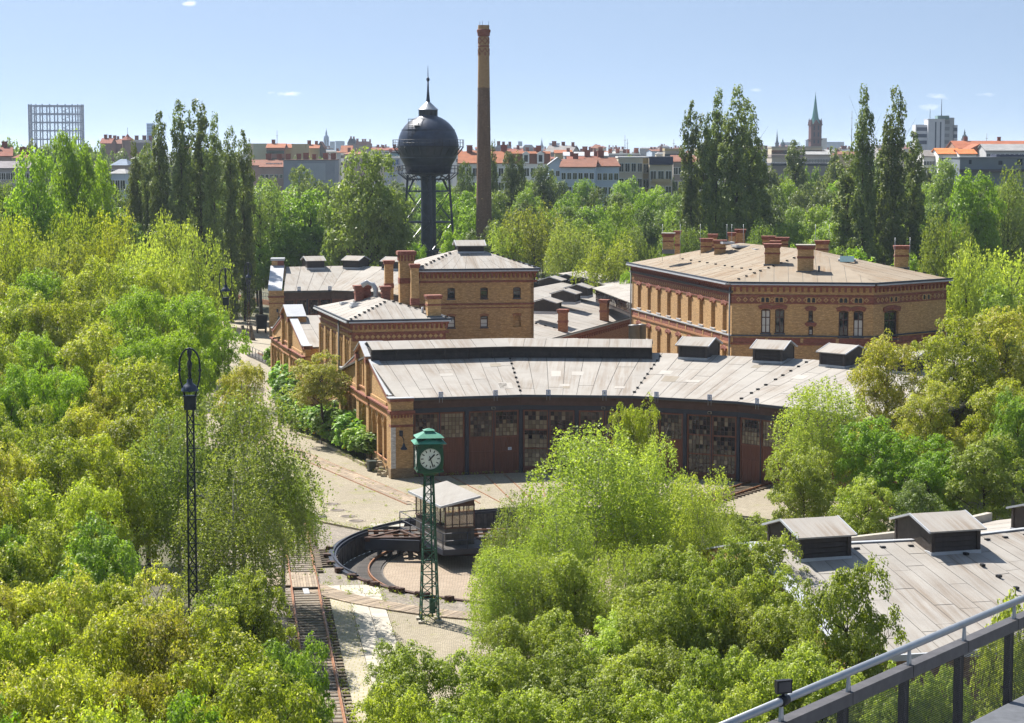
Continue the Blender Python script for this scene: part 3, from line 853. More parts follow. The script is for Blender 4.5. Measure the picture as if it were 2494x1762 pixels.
    MB().box(F, 9.36, 13.04, 0.1, 0.2, 5.62, 5.74).build("sill", tc, co)
    for s in (0, 1):
        a, b = ((cl - 0.15, zt), ((cl + cr) / 2, zt + 1.0)) if s == 0 else (((cl + cr) / 2, zt + 1.0), (cr + 0.15, zt))
        MB().prism(F, [(a[0], a[1] - 0.04), (b[0], b[1] - 0.04), (b[0], b[1] + 0.16), (a[0], a[1] + 0.16)], 0.0, 0.42).build("raking_cornice", M["brick_orange"], co)
        MB().prism(F, [(a[0], a[1] + 0.162), (b[0], b[1] + 0.162), (b[0], b[1] + 0.22), (a[0], a[1] + 0.22)], -1.5, 0.46).build("coping", M["zinc"], co)
    c2 = MB()
    c2.box(F, cl + 0.05, cr - 0.05, -1.5, -0.55, 6.5, zt + 0.1); c2.build("back_block", M["brick_yellow"], co)
    return wall
gdir = (-0.247, 0.969); GA = (-9.2, 163.4)
gpt = lambda t, off=0.0: (GA[0] + gdir[0] * t + gdir[1] * off, GA[1] + gdir[1] * t - gdir[0] * off)
GF1 = Fr.seg(gpt(22.4), gpt(0.0))
end_gable(shed, GF1, 22.4)
# front corner pier
F0 = Fr.seg(V[0], V[1])
pier = MB().box(F0, -1.72, 0.0, -0.3, 0.42, 0.0, 5.2).build("corner_pier", M["brick_yellow"], shed)
MB().box(F0, -1.78, 0.05, -0.3, 0.50, 0.0, 0.85).build("plinth", M["brick_dark"], pier)
MB().box(F0, -1.74, 0.03, -0.3, 0.47, 4.02, 4.2).build("band", M["brick_red"], pier)
MB().box(F0, -1.8, 0.06, -0.3, 0.52, 4.95, 5.08).build("cornice", M["brick_red"], pier)
MB().box(F0, -1.86, 0.12, -0.3, 0.62, 5.08, 5.26).build("cornice", M["brick_red"], pier)
for k in range(7): MB().box(F0, -1.72 + 0.25 * k, -1.58 + 0.25 * k, 0.42, 0.5, 4.72, 4.95).build("dentil", M["brick_red"], pier)
MB().box(F0, -1.74, 0.02, -0.5, 0.44, 5.262, 5.95).build("parapet_block", M["brick_yellow"], pier)
MB().box(F0, -1.8, 0.06, -0.55, 0.5, 5.95, 6.18).build("cornice", M["brick_red"], pier)
MB().box(F0, -1.84, 0.1, -0.6, 0.54, 6.18, 6.25).build("coping", M["zinc"], pier)
MB().box(F0, -1.735, -1.36, 0.422, 0.45, 0.87, 4.0).build("white_strip", M["brick_white"], pier)
for a, b in ((-1.3, -1.2), (-0.22, -0.1)): MB().box(F0, a, b, 0.42, 0.46, 0.87, 4.0).build("lesene", M["brick_yellow"], pier)

# ================================================================== generic brick building pieces
def stack(parent, x, y, z0, w, d, h, ang, cap=True, slim=False, mat="brick_yellow"):
    """chimney stack with red bands and a corbelled head"""
    F = Fr((x, y), ang)
    o = MB().box(F, -w/2, w/2, -d/2, d/2, z0, z0 + h).build("chimney", M[mat], parent)
    MB().box(F, -w/2 - 0.05, w/2 + 0.05, -d/2 - 0.05, d/2 + 0.05, z0 + h * 0.52, z0 + h * 0.60).build("band", M["brick_red"], o)
    MB().box(F, -w/2 - 0.08, w/2 + 0.08, -d/2 - 0.08, d/2 + 0.08, z0 + h - 0.34, z0 + h - 0.14).build("head", M["brick_red"], o)
    MB().box(F, -w/2 - 0.14, w/2 + 0.14, -d/2 - 0.14, d/2 + 0.14, z0 + h - 0.14, z0 + h + 0.02).build("head", M["brick_red"], o)
    MB().box(F, -w/2 - 0.1, w/2 + 0.1, -d/2 - 0.1, d/2 + 0.1, z0 - 0.3, z0 + 0.1).build("flashing", M["pipe"], o)
    if cap: MB().box(F, -w/2 - 0.16, w/2 + 0.16, -d/2 - 0.16, d/2 + 0.16, z0 + h + 0.02, z0 + h + 0.09).build("cover_slab", M["concrete"], o)
    return o
def rod(parent, p, h, r=0.018):
    return MB().tube([p, (p[0], p[1], p[2] + h)], r, 4).build("lightning_rod", M["galv"], parent)

CORB = MB().box(WF, -0.10, 0.10, 0.0, 0.24, 0.0, 0.16).box(WF, -0.10, 0.10, 0.0, 0.13, -0.26, -0.001).mesh("corbel", M["brick_red"])
CORBS = MB().box(WF, -0.07, 0.07, 0.0, 0.2, 0.0, 0.14).box(WF, -0.07, 0.07, 0.0, 0.1, -0.2, -0.001).mesh("corbel_small", M["brick_red"])
DIA = MB().prism(WF, [(0.0, -0.23), (0.23, 0.0), (0.0, 0.23), (-0.23, 0.0)], 0.0, 0.035).mesh("diamond_tile", M["brick_yellow"])
DIAI = MB().prism(WF, [(0.0, -0.11), (0.11, 0.0), (0.0, 0.11), (-0.11, 0.0)], 0.035, 0.045).mesh("diamond_centre", M["brick_red"])
def row(parent, name, mesh, F, u0, u1, step, w, z):
    n = max(1, int((u1 - u0) / step)); out = []
    for k in range(n):
        u = u0 + (u1 - u0) * (k + 0.5) / n
        out.append(place(name, mesh, parent, F.p(u, w, z), F.a))
    return out
def cornice(parent, F, u0, u1, zt, step=0.5, zinc=True, small=False):
    """red corbelled cornice below a roof edge at zt"""
    MB().box(F, u0, u1, 0.0, 0.30, zt - 0.30, zt - 0.102).build("cornice", M["brick_red"], parent)
    MB().box(F, u0 - 0.0, u1, 0.0, 0.07, zt - 1.15, zt - 0.95).build("band", M["brick_red"], parent)
    row(parent, "corbel", CORBS if small else CORB, F, u0, u1, step, 0.0, zt - 0.462 if not small else zt - 0.442)
    if zinc: MB().box(F, u0 - 0.1, u1 + 0.1, 0.0, 0.66, zt - 0.10, zt + 0.02).build("eaves_edge", M["zinc"], parent)
    MB().bar(F.p(u0 - 0.3, 0.50, zt + 0.12), F.p(u1 + 0.3, 0.50, zt + 0.12), 0.14, 0.13).build("gutter", M["gutter"], parent)

def sash(parent, F, u0, u1, z0, z1, rise, w, mat="glass", cross=0.66, name="window", mull=True, low=None):
    """window set back in its reveal: frame, mullion, transom, panes"""
    f = MB(); t = 0.075
    f.box(F, u0, u0 + t, w - 0.06, w + 0.03, z0, z1); f.box(F, u1 - t, u1, w - 0.06, w + 0.03, z0, z1)
    f.box(F, u0 + t, u1 - t, w - 0.06, w + 0.028, z0, z0 + t); f.box(F, u0 + t, u1 - t, w - 0.06, w + 0.028, z1 - t - rise, z1)
    zc = z0 + (z1 - z0) * cross
    f.box(F, u0 + t, u1 - t, w - 0.05, w + 0.026, zc - 0.045, zc + 0.045)
    um = (u0 + u1) / 2
    if mull: f.box(F, um - 0.045, um + 0.045, w - 0.05, w + 0.034, z0 + t, z1 - t)
    zl = z0 + (z1 - z0) * 0.33
    f.box(F, u0 + t, u1 - t, w - 0.05, w + 0.02, zl - 0.018, zl + 0.018)
    o = f.build(name, M["frame_brown"], parent)
    for (a, b) in (((u0 + t, um - 0.045), (um + 0.045, u1 - t)) if mull else ((u0 + t, u1 - t),)):
        for (c, d, mm) in ((z0 + t, zl, low or mat), (zl, zc - 0.045, low or mat), (zc + 0.045, z1 - t, mat)):
            e = rs.uniform(-0.008, 0.008); e2 = rs.uniform(-0.008, 0.008)
            MB().raw([F.p(a, w + e, c), F.p(b, w + e2, c), F.p(b, w - e, d), F.p(a, w - e2, d)], [(0, 1, 2, 3)]).build("pane", M[mm], o)
    return o

# ================================================================== tall workshop block in the middle
tower = thing("workshop_block", "tall square yellow brick block with hipped felt roof and single ventilator", "building", (-3.5, 205, 0))
TA = R(9.0)
TP = aty(1022, 660, 200.0)
TF = Fr((TP[0], 200.0), TA); TW = 10.75; TZ = 13.7; TD = 10.5
w_ = MB()
TL = Fr.seg(TF.p(0, -TD, 0)[:2], TF.p(0, 0, 0)[:2])
up = [TF.at(x, y)[0] for x, y in ((1099, 708), (1179, 708), (1259, 708))]
hs = []
for u in up:
    hs.append((u - 0.36, u + 0.36, 11.05, 12.1)); hs.append((u - 0.36, u + 0.36, 8.35, 9.45))
wall_panel(w_, TF, 0, TW, 0, TZ - 0.3, hs, 0.3, 0, 0, back=True)
for (a, b, c, d) in hs: arch_fill(w_, TF, a, b, d, 0.1, -0.2, -0.004)
lw = [(2.2, 2.9, 11.05, 12.1), (5.0, 5.7, 11.05, 12.1), (7.6, 8.3, 11.05, 12.1)]
wall_panel(w_, TL, 0, TD, 0, TZ - 0.3, lw, 0.3, 0, 0, back=True)
TR_ = Fr.seg(TF.p(TW, 0, 0)[:2], TF.p(TW, -TD, 0)[:2]); TB_ = Fr.seg(TF.p(TW, -TD, 0)[:2], TF.p(0, -TD, 0)[:2])
w_.box(TR_, 0, TD, -0.3, 0, 0, TZ - 0.3); w_.box(TB_, 0.3, TW - 0.3, -0.3, 0, 0, TZ - 0.3)
tw = w_.build("wall", M["brick_yellow"], tower)
for k, (a, b, c, d) in enumerate(hs):
    m = MB(); arch_ring(m, TF, a, b, d - 0.1, 0.1, 0.22, -0.02, 0.03); m.build("arch", M["brick_orange" if k % 2 else "brick_yellow"], tw)
    if k == 5: continue                      # one opening is bricked up
    sash(tw, TF, a, b, c, d, 0.06, -0.2, "glass", 0.7, mull=False, low="glass_curtain" if (k in (1, 3)) else None)
    MB().box(TF, a - 0.05, b + 0.05, -0.2, 0.06, c - 0.1, c - 0.003).build("sill", M["gutter"], tw)
for a, b, c, d in lw: sash(tw, TL, a, b, c, d, 0.06, -0.2, "glass", 0.7, mull=False)
for Fq, Lq in ((TF, TW), (TL, TD), (TR_, TD)):
    cornice(tw, Fq, -0.3 if Fq is not TR_ else 0, Lq + 0.3, TZ, 0.4)
    MB().box(Fq, 0, Lq, 0, 0.07, 10.45, 10.62).build("band", M["brick_red"], tw); MB().box(Fq, 0, Lq, 0, 0.05, 10.15, 10.22).build("band", M["brick_red"], tw)
def hip_roof(parent, P, apex0, apex1, mat="felt", width=1.2, cuts=1):
    """P: four eave corners counter-clockwise from above starting front-left; ridge apex0-apex1 left to right"""
    roof_plane(parent, P[0], P[1], apex0, apex1, width, mat, cuts); roof_plane(parent, P[2], P[3], apex1, apex0, width, mat, cuts)
    roof_plane(parent, P[1], P[2], apex1, apex1, width, mat); roof_plane(parent, P[3], P[0], apex0, apex0, width, mat)
ov = 0.55
ap = TF.p(TW * 0.42, -TD/2, TZ + 1.75); aq = TF.p(TW * 0.58, -TD/2, TZ + 1.75)
PT = [TF.p(-ov, ov, TZ + 0.05), TF.p(TW + ov, ov, TZ + 0.05), TF.p(TW + ov, -TD - ov, TZ + 0.05), TF.p(-ov, -TD - ov, TZ + 0.05)]
hip_roof(tower, PT, ap, aq)
for q, a in ((PT[0], ap), (PT[1], aq)): caps(tower, (q[0], q[1], q[2] + 0.03), (a[0], a[1], a[2] + 0.03), 9, 0.05, 0.8)
mo = monitor(tower, TF.p(TW/2, -TD/2, TZ + 1.75), TA, MON_T, False)
for (u, w, b_, h) in ((-0.35, -1.2, 1.15, 2.3),):
    q = TF.p(u, w, 0)
o_ = TF.p(-0.55, 0.55, 0)
# three chimneys on the left side of the block: tall corbelled one, two slimmer ones
q = TF.p(-1.05, -1.8, 0)
big = stack(tower, q[0], q[1], 9.2, 1.35, 1.35, 6.25, TA, False)
for k in range(4):
    for j in range(4):
        FB = Fr(q[:2], TA + k * math.pi/2); MB().box(FB, -0.58 + 0.32 * j, -0.42 + 0.32 * j, 0.675, 0.78, 14.55, 15.08).build("corbel", M["brick_red"], big)
MB().box(Fr(q[:2], TA), -0.88, 0.88, -0.88, 0.88, 15.1, 15.42).build("head", M["brick_red"], big)
q = TF.p(-0.55, 0.75, 0); stack(tower, q[0], q[1], 6.5, 0.72, 0.72, 7.85, TA, False)
q = TF.p(-2.35, -5.2, 0); stack(tower, q[0], q[1], 9.0, 0.8, 0.8, 5.4, TA, False)

# ================================================================== low hipped block with diamond frieze
low = thing("office_block", "low brick block with pale hipped roof and diamond-tiled frieze beside the tall block", "building", (-12, 198, 0))
LZ = 9.95
LP = aty(858, 784, 187.6)
La = Fr.seg(gpt(22.4), gpt(0.0)).a            # wall direction rear -> front
LFf = Fr((LP[0], LP[1]), La + math.pi/2)      # front face, left to right
LWd = 8.3; LDp = 17.2
LFl = Fr.seg(LFf.p(0, -LDp, 0)[:2], LFf.p(0, 0, 0)[:2])
lb = MB()
grp = []
for k in range(5):
    c = 1.7 + k * 3.45; grp += [(c - 0.95, c - 0.15, 4.2, 8.2), (c + 0.15, c + 0.95, 4.2, 8.2)]
wall_panel(lb, LFl, 0, LDp, 0, LZ - 0.3, grp, 0.3, 0, 0, back=True)
for a, b, c, d in grp: arch_fill(lb, LFl, a, b, d, 0.38, -0.25, -0.004)
lb.box(LFf, 0, LWd, -0.4, 0, 0, LZ - 0.3)
LFr = Fr.seg(LFf.p(LWd, 0, 0)[:2], LFf.p(LWd, -LDp, 0)[:2]); LFb = Fr.seg(LFf.p(LWd, -LDp, 0)[:2], LFf.p(0, -LDp, 0)[:2])
lb.box(LFr, 0.41, LDp, -0.3, 0, 0, LZ - 0.3); lb.box(LFb, 0.31, LWd - 0.31, -0.3, 0, 0, LZ - 0.3)
lw_ = lb.build("wall", M["brick_yellow"], low)
for k, (a, b, c, d) in enumerate(grp):
    sash(lw_, LFl, a + 0.05, b - 0.05, c, d - 0.3, 0.1, -0.22, "glass", 0.7, mull=False)
    m = MB(); arch_ring(m, LFl, a, b, d - 0.38, 0.38, 0.15, -0.03, 0.05); m.build("arch", M["brick_yellow"], lw_)
for k in range(6):
    c = 1.7 + (k - 0.5) * 3.45
    MB().box(LFl, max(0, c - 0.35), min(LDp, c + 0.35), 0, 0.18, 3.2, 8.5).build("pilaster", M["brick_yellow"], lw_)
MB().box(LFl, -0.1, LDp + 0.1, 0, 0.26, 3.1, 3.3).build("band", M["terracotta"], lw_)
MB().tube([LFl.p(11.9, 0.3, 0.3), LFl.p(11.9, 0.3, LZ - 0.2)], 0.09, 6).build("downpipe", M["pipe"], lw_)
for Fq, Lq in ((LFf, LWd), (LFl, LDp), (LFr, LDp)):
    cornice(lw_, Fq, 0 if Fq is LFr else -0.3, Lq + 0.3, LZ, 0.42)
    MB().box(Fq, 0, Lq, 0, 0.04, LZ - 1.6, LZ - 1.16).build("frieze", M["brick_red"], lw_)
    MB().box(Fq, 0, Lq, 0, 0.07, LZ - 1.74, LZ - 1.602).build("band", M["brick_red"], lw_)
    for d_ in row(lw_, "diamond_tile", DIA, Fq, 0.15, Lq - 0.15, 0.46, 0.042, LZ - 1.38): d_.scale = (0.9, 1, 0.9)
zL = LZ + 0.06
PL = [LFf.p(-0.5, 0.5, zL), LFf.p(LWd + 0.5, 0.5, zL), LFf.p(LWd + 0.5, -LDp - 0.5, zL), LFf.p(-0.5, -LDp - 0.5, zL)]
a0 = LFf.p(LWd/2, -5.0, zL + 1.35); a1 = LFf.p(LWd/2, -LDp + 5.0, zL + 1.35)
roof_plane(low, PL[3], PL[0], a1, a0, 1.3, "felt", 1); roof_plane(low, PL[1], PL[2], a0, a1, 1.3, "felt", 1)
roof_plane(low, PL[0], PL[1], a0, a0); roof_plane(low, PL[2], PL[3], a1, a1)
caps(low, (PL[0][0], PL[0][1], zL + 0.03), (a0[0], a0[1], a0[2] + 0.03), 9); caps(low, (PL[1][0], PL[1][1], zL + 0.03), (a0[0], a0[1], a0[2] + 0.03), 8)
def skylight(parent, p, ang, tilt, w=0.9, l=1.25, open_=False):
    F = Fr((0, 0), 0)
    o = place("skylight", SKYF, parent, p, rot=(tilt, 0, ang), scale=(w, l, 1))
    if not open_: sub("pane", SKYP, o)
    else:
        h = sub("pane", SKYP, o, (0, -0.5, 0.12)); h.rotation_euler = (R(38), 0, 0)
    return o
m = MB()
for a, b, c, d in ((-0.5, -0.4, -0.5, 0.5), (0.4, 0.5, -0.5, 0.5), (-0.4, 0.4, -0.5, -0.4), (-0.4, 0.4, 0.4, 0.5)): m.cbox(((a + b) / 2, (c + d) / 2, 0.08), (b - a, d - c, 0.2))
SKYF = m.mesh("skylight_frame", M["zinc"])
SKYP = MB().cbox((0, 0, 0.12), (0.8, 0.8, 0.02)).mesh("skylight_pane", M["skylight"])
slope = math.atan2(1.35, LWd/2)
for t, s in ((-9.5, 2.0), (-8.1, 2.35), (-12.6, 2.5)):
    q = LFf.p(LWd/2 - s, t, zL + 1.35 - s * math.tan(slope) + 0.02); skylight(low, q, La + math.pi/2 - math.pi/2, -slope if False else slope * 0, 1.0, 1.1)
for u, w in ((2.7, -11.6), (3.5, -12.3), (4.9, -10.0)):
    q = LFf.p(u, w, 0); stack(low, q[0], q[1], LZ + 0.9, 0.75, 0.75, 1.5, La, False, mat="brick_red")
# curved flue pipe
q = LFf.p(4.1, -10.6, LZ + 1.2)
MB().tube([q, (q[0], q[1], q[2] + 0.9), (q[0] - 0.25, q[1], q[2] + 1.35), (q[0] - 0.8, q[1], q[2] + 1.55), (q[0] - 1.3, q[1], q[2] + 1.25)], 0.24, 10).build("flue_pipe", M["zinc"], low)
q = LFf.p(7.4, -0.75, 0); stack(low, q[0], q[1], LZ + 0.25, 1.2, 0.95, 1.9, La + math.pi/2, False)
q = LFf.p(6.6, -1.5, zL + 0.55); MB().tube([(q[0], q[1], q[2] - 0.3), (q[0], q[1], q[2] + 0.45)], 0.12, 8).build("vent_pipe", M["zinc"], low)

# ================================================================== second gable and its shed
shed2 = thing("engine_shed", "small brick engine shed end with gabled parapet behind the low hipped block", "engine shed", (gpt(53)[0], gpt(53)[1], 0))
GF2 = Fr.seg(gpt(65.0), gpt(42.6))
end_gable(shed2, GF2, 22.4)
P0, P1 = gpt(42.9, 0.6), gpt(64.7, 0.6); Q0, Q1 = gpt(42.9, 16), gpt(64.7, 16); C0, C1 = gpt(53.8, 0.6), gpt(53.8, 16)
roof_plane(shed2, (*P0, 6.1), (*Q0, 6.1), (*C0, 8.3), (*C1, 8.3), 1.2, "felt", 1); roof_plane(shed2, (*Q1, 6.1), (*P1, 6.1), (*C1, 8.3), (*C0, 8.3), 1.2, "felt", 1)
MB().box(Fr.seg(P0, Q0), 0, 15, -0.4, 0, 0, 5.95).build("wall", M["brick_yellow"], shed2)
MB().box(Fr.seg(Q1, P1), 0, 15, -0.4, 0, 0, 5.95).build("wall", M["brick_yellow"], shed2)

# ================================================================== far engine shed at the back left
far = thing("engine_shed", "far engine shed with three roof ventilators and zinc-capped end wall, at the back left", "engine shed", (-20, 290, 0))
fv = [atz(690, 709, 6.15), atz(806, 707, 6.15), atz(925, 711, 6.15), atz(1040, 728, 6.15)]
fE, fR, fB = offset_poly(fv, -0.35), offset_poly(fv, 11.2), offset_poly(fv, 22.0)
fR[0] = (fE[0][0] * 1.039 + 0.35, fE[0][1] * 1.039); fB[0] = (fE[0][0] * 1.077 + 0.7, fE[0][1] * 1.077)   # the end wall runs almost straight away from here
for i in range(3):
    F = Fr.seg(fv[i], fv[i+1]); Lq = math.dist(fv[i], fv[i+1])
    fR0, fR1 = z3(fR[i], 8.75), z3(fR[i+1], 8.75)
    roof_plane(far, z3(fE[i], 6.15), z3(fE[i+1], 6.15), fR0, fR1, 1.4, "felt_tan" if i == 2 else "felt", 1)
    roof_plane(far, z3(fB[i+1], 6.15), z3(fB[i], 6.15), fR1, fR0, 3.0, "felt", 0)
    MB().box(F, 0, Lq, -0.3, 0.05, 5.0, 6.0).build("fascia", M["board_brown"], far)
    MB().box(F, 0, Lq, -0.6, -0.4, 0, 5.0).build("inner_wall", M["black"], far)
    nb = 2
    for k in range(nb):
        u = Lq * k / nb
        MB().box(F, u - 0.12, u + 0.12, -0.3, 0.04, 0, 5.0).build("post", M["steel_blue"], far)
        for h in range(2):
            a = u + 0.14 + h * (Lq / nb / 2 - 0.04); b = a + Lq / nb / 2 - 0.12
            if i == 0: door_leaf(far, F, a, b, 0.08, 4.98, False, 100 + i * 10 + k * 2 + h, (0, 4, 2, 5)[k * 2 + h])
            else: MB().box(F, a, b, -0.12, 0, 0.08, 4.98).build("door", M["door_wood"], far)
for x_, y_ in ((762, 640), (865, 640), (962, 640)):
    q = aty(x_, y_, 300.0)
    best = min(((math.dist(lerp(fR[i], fR[i+1], t / 20), q[:2]), i, t / 20) for i in range(3) for t in range(21)))
    i, t = best[1], best[2]
    p = min((lerp(fR[j], fR[j+1], tt / 60) for j in range(3) for tt in range(61)), key=lambda pp: abs(pp[0] / pp[1] - (x_ - CXP) / FPX))
    monitor(far, (p[0], p[1], 8.75), Fr.seg(fR[i], fR[i+1]).a)
Fp = Fr.seg(fv[0], fv[1])
pr = MB().box(Fp, -1.9, 0.0, -0.3, 0.5, 0, 5.3).build("corner_pier", M["brick_yellow"], far)
MB().box(Fp, -1.98, 0.06, -0.4, 0.58, 4.5, 4.62).build("band", M["brick_red"], pr); MB().box(Fp, -2.05, 0.1, -0.4, 0.66, 5.3, 5.5).build("cornice", M["brick_red"], pr)
MB().box(Fp, -1.9, 0.0, -0.4, 0.45, 5.5, 6.2).build("parapet_block", M["brick_yellow"], pr)
eg = MB(); pe_ = Fp.p(-1.9, 0, 0)[:2]; FE = Fr.seg((pe_[0] * 1.076 + 0.9, pe_[1] * 1.076), pe_)
eg.prism(FE, [(0, 0), (22, 0), (22, 6.2), (12.2, 8.9), (12.2, 9.7), (9.8, 9.7), (9.8, 8.9), (0, 6.2)], -0.8, 0); ego = eg.build("gable_wall", M["brick_yellow"], far)
MB().prism(FE, [(12.2, 8.92), (22.3, 6.2), (22.3, 6.3), (12.2, 9.02)], -1.7, 0.15).build("coping", M["zinc"], ego)
MB().prism(FE, [(-0.3, 6.2), (9.8, 8.92), (9.8, 9.02), (-0.3, 6.3)], -1.7, 0.15).build("coping", M["zinc"], ego)
MB().box(FE, 9.6, 12.4, -1.75, 0.15, 9.7, 10.0).build("coping", M["zinc"], ego); MB().box(FE, 9.8, 12.2, -1.6, -0.801, 8.0, 9.7).build("back_block", M["brick_red"], ego)

# ================================================================== limb of the far shed between the blocks, many ventilators
limb = thing("engine_shed", "grey-roofed engine shed wing with rows of small ventilators between the two tall blocks", "engine shed", (8, 240, 0))
e0, e1 = atz(1285, 838, 5.6), atz(1560, 764, 5.6)
LFm = Fr.seg(e0, e1); Lm = math.dist(e0, e1) + 12
wl = MB().box(LFm, -2, Lm, -0.4, 0, 0, 5.3).build("wall", M["brick_orange"], limb)
MB().box(LFm, -2, Lm, 0, 0.18, 5.05, 5.32).build("cornice", M["brick_red"], wl)
row(wl, "corbel", CORB, LFm, 0, Lm - 8, 0.9, 0.0, 4.8)
MB().box(LFm, -2, Lm, 0.0, 0.42, 5.40, 5.52).build("eaves_edge", M["zinc"], wl)
pr0, pr1 = LFm.p(-2, -13.5, 8.3), LFm.p(Lm, -13.5, 8.3)
roof_plane(limb, LFm.p(-2, 0.35, 5.6), LFm.p(Lm, 0.35, 5.6), pr0, pr1, 1.25, "felt", 1)
roof_plane(limb, LFm.p(Lm, -27, 5.6), LFm.p(-2, -27, 5.6), pr1, pr0, 3.0, "felt", 1)
caps(limb, LFm.p(14, 0.3, 5.64), LFm.p(14, -13, 8.24), 12)
for k, (x_, y_) in enumerate(((1330, 738), (1378, 716), (1410, 702), (1345, 690), (1385, 683), (1420, 690))):
    p = atz(x_, y_ + 4, 8.3 if k < 3 else 7.9); monitor(limb, (p[0], p[1], 7.75 if k < 3 else 7.7), LFm.a + R(4), MON_S, False)
for x_, y_ in ((1382, 833), (1482, 812)):
    u, z = LFm.at(x_, y_); q = LFm.p(u, -0.5, 0); stack(limb, q[0], q[1], 5.2, 0.85, 0.85, 2.9, LFm.a, False, mat="brick_orange")
# glazed clerestory near the right block and the dark roof edge behind it
cq0, cq1 = atz(1458, 706, 8.6), atz(1560, 745, 8.6)
FC = Fr.seg(cq0, cq1); Lc = math.dist(cq0, cq1)
gc = MB().box(FC, -2, Lc, -2.4, 0, 7.0, 8.7).build("clerestory", M["monitor_wood"], limb)
for k in range(6):
    a = -1.6 + k * (Lc + 1.6) / 6; glazing(gc, FC, a, a + (Lc + 1.6) / 6 - 0.35, 7.45, 8.5, 5, 3, 0.04, ("pane_refl_mixed", "pane_refl_dark", "pane_refl_mixed"), 300 + k)
roof_plane(limb, FC.p(-2.3, 0.4, 8.65), FC.p(Lc, 0.4, 8.65), FC.p(-2.3, -1.9, 9.1), FC.p(Lc, -1.9, 9.1), 1.4, "felt", 0, 0.08)
bq0, bq1 = atz(1365, 668, 8.4), atz(1560, 716, 8.4)
FB2 = Fr.seg(bq0, bq1); Lb2 = math.dist(bq0, bq1)
bk = MB().box(FB2, 0, Lb2, -3.0, 0, 5.0, 8.5).build("back_clerestory", M["monitor_wood"], limb)
roof_plane(limb, FB2.p(0, 0.3, 8.5), FB2.p(Lb2, 0.3, 8.5), FB2.p(0, -3.2, 8.9), FB2.p(Lb2, -3.2, 8.9), 1.6, "felt", 0, 0.1)
# small skylight roof on the near corner
q = atz(1370, 842, 5.7)
FS = Fr((q[0] - 2.2, q[1]), R(8))
sk = MB().box(FS, 0, 4.4, -2.5, 0, 3.0, 5.6).build("porch", M["brick_orange"], limb)
roof_plane(limb, FS.p(-0.2, 0.3, 5.65), FS.p(4.6, 0.3, 5.65), FS.p(0.4, -1.4, 6.25), FS.p(4.0, -1.4, 6.25), 1.2, "felt", 0, 0.1)
# steel tank standing by the right block
tq = aty(1545, 800, 205.0)
tk = thing("steel_tank", "pair of dark upright steel tanks squeezed beside the brick office building", "tank", (tq[0], 205, 0))
for dx, dy, r_ in ((0, 0, 0.55), (0.75, 0.6, 0.42)):
    zt = HC + ray(1545, 795)[2] * 205 / ray(1545, 795)[1]
    MB().lathe((tq[0] + dx, 205 + dy), [(r_, 0.0), (r_, zt), (r_ * 1.06, zt), (r_ * 1.06, zt + 0.12), (0.01, zt + 0.2)], 18).build("cylinder", M["pipe"], tk)
MB().lathe((tq[0] + 0.3, 205.5), [(1.5, zt - 1.4), (1.5, zt - 1.36), (1.45, zt - 1.36), (1.45, zt - 1.4), (1.5, zt - 1.4)], 24).build("hoop_rail", M["galv"], tk)

# ================================================================== the big brick building on the right
off = thing("brick_office_building", "large three-storey yellow brick building with many roof chimneys, on the right", "building", (25, 200, 0))
OZ = 13.25
OA, OB, OC, OD = (12.3, 220.4), (19.25, 188.4), (31.4, 186.9), (39.1, 193.8)
OE = (36.0, 222.0)
FL, FF, FC_ = Fr.seg(OA, OB), Fr.seg(OB, OC), Fr.seg(OC, OD)
LL, LF, LC = math.dist(OA, OB), math.dist(OB, OC), math.dist(OC, OD)
wl = MB()
lefth = []
for k, x_ in enumerate((1557, 1581, 1605, 1629, 1654, 1680, 1708, 1737, 1765)):
    u = FL.at(x_, 760)[0]; lefth += [(u - 0.6, u + 0.6, 8.95, 11.35), (u - 0.6, u + 0.6, 4.6, 7.35)]
wall_panel(wl, FL, 0, LL, 0, OZ - 0.3, lefth, 0.55, 0, 0, back=True)
for a, b, c, d in lefth: arch_fill(wl, FL, a, b, d, 0.2, -0.4, -0.004)
fronth = []
def opn(F, x0, x1, y0, y1):
    u0, z1 = F.at(x0, y0); u1, z0 = F.at(x1, y1); return (u0, u1, z0, z1)
fw = [(1854, 1876, 752, 812), (1888, 1910, 752, 812), (1969, 1980, 756, 783), (1969, 1980, 794, 817), (2043, 2066, 757, 821), (2079, 2102, 757, 821)]
fronth = [opn(FF, *q) for q in fw]
fl_ = [(a, b, 4.6, 7.4) for a, b, c, d in fronth if b - a > 0.6]
wall_panel(wl, FF, 0, LF, 0, OZ - 0.3, fronth + fl_, 0.4, 0, 0, back=True)
for a, b, c, d in fronth + fl_: arch_fill(wl, FF, a, b, d, 0.12, -0.3, -0.004)
ch = [opn(FC_, 2154, 2188, 757, 824)]
wall_panel(wl, FC_, 0, LC, 0, OZ - 0.3, ch, 0.4, 0, 0, back=True)
for a, b, c, d in ch: arch_fill(wl, FC_, a, b, d, 0.18, -0.3, -0.004)
for p_, q_ in ((OD, OE), (OE, OA)): wl.box(Fr.seg(p_, q_), 0, math.dist(p_, q_), -0.3, 0, 0, OZ - 0.3)
ow = wl.build("wall", M["brick_yellow"], off)
for a, b, c, d in lefth:
    m = MB(); arch_ring(m, FL, a - 0.02, b + 0.02, d - 0.18, 0.2, 0.3, -0.02, 0.16); m.build("arch", M["brick_red"], ow)
    sash(ow, FL, a + 0.02, b - 0.02, c, d - 0.12, 0.08, -0.42, "glass", 0.66)
    MB().box(FL, a - 0.08, b + 0.08, -0.4, 0.1, c - 0.12, c - 0.004).build("sill", M["zinc"], ow)
styles = ["glass_curtain", "glass", "glass", "glass_curtain", "glass", "glass_curtain"]
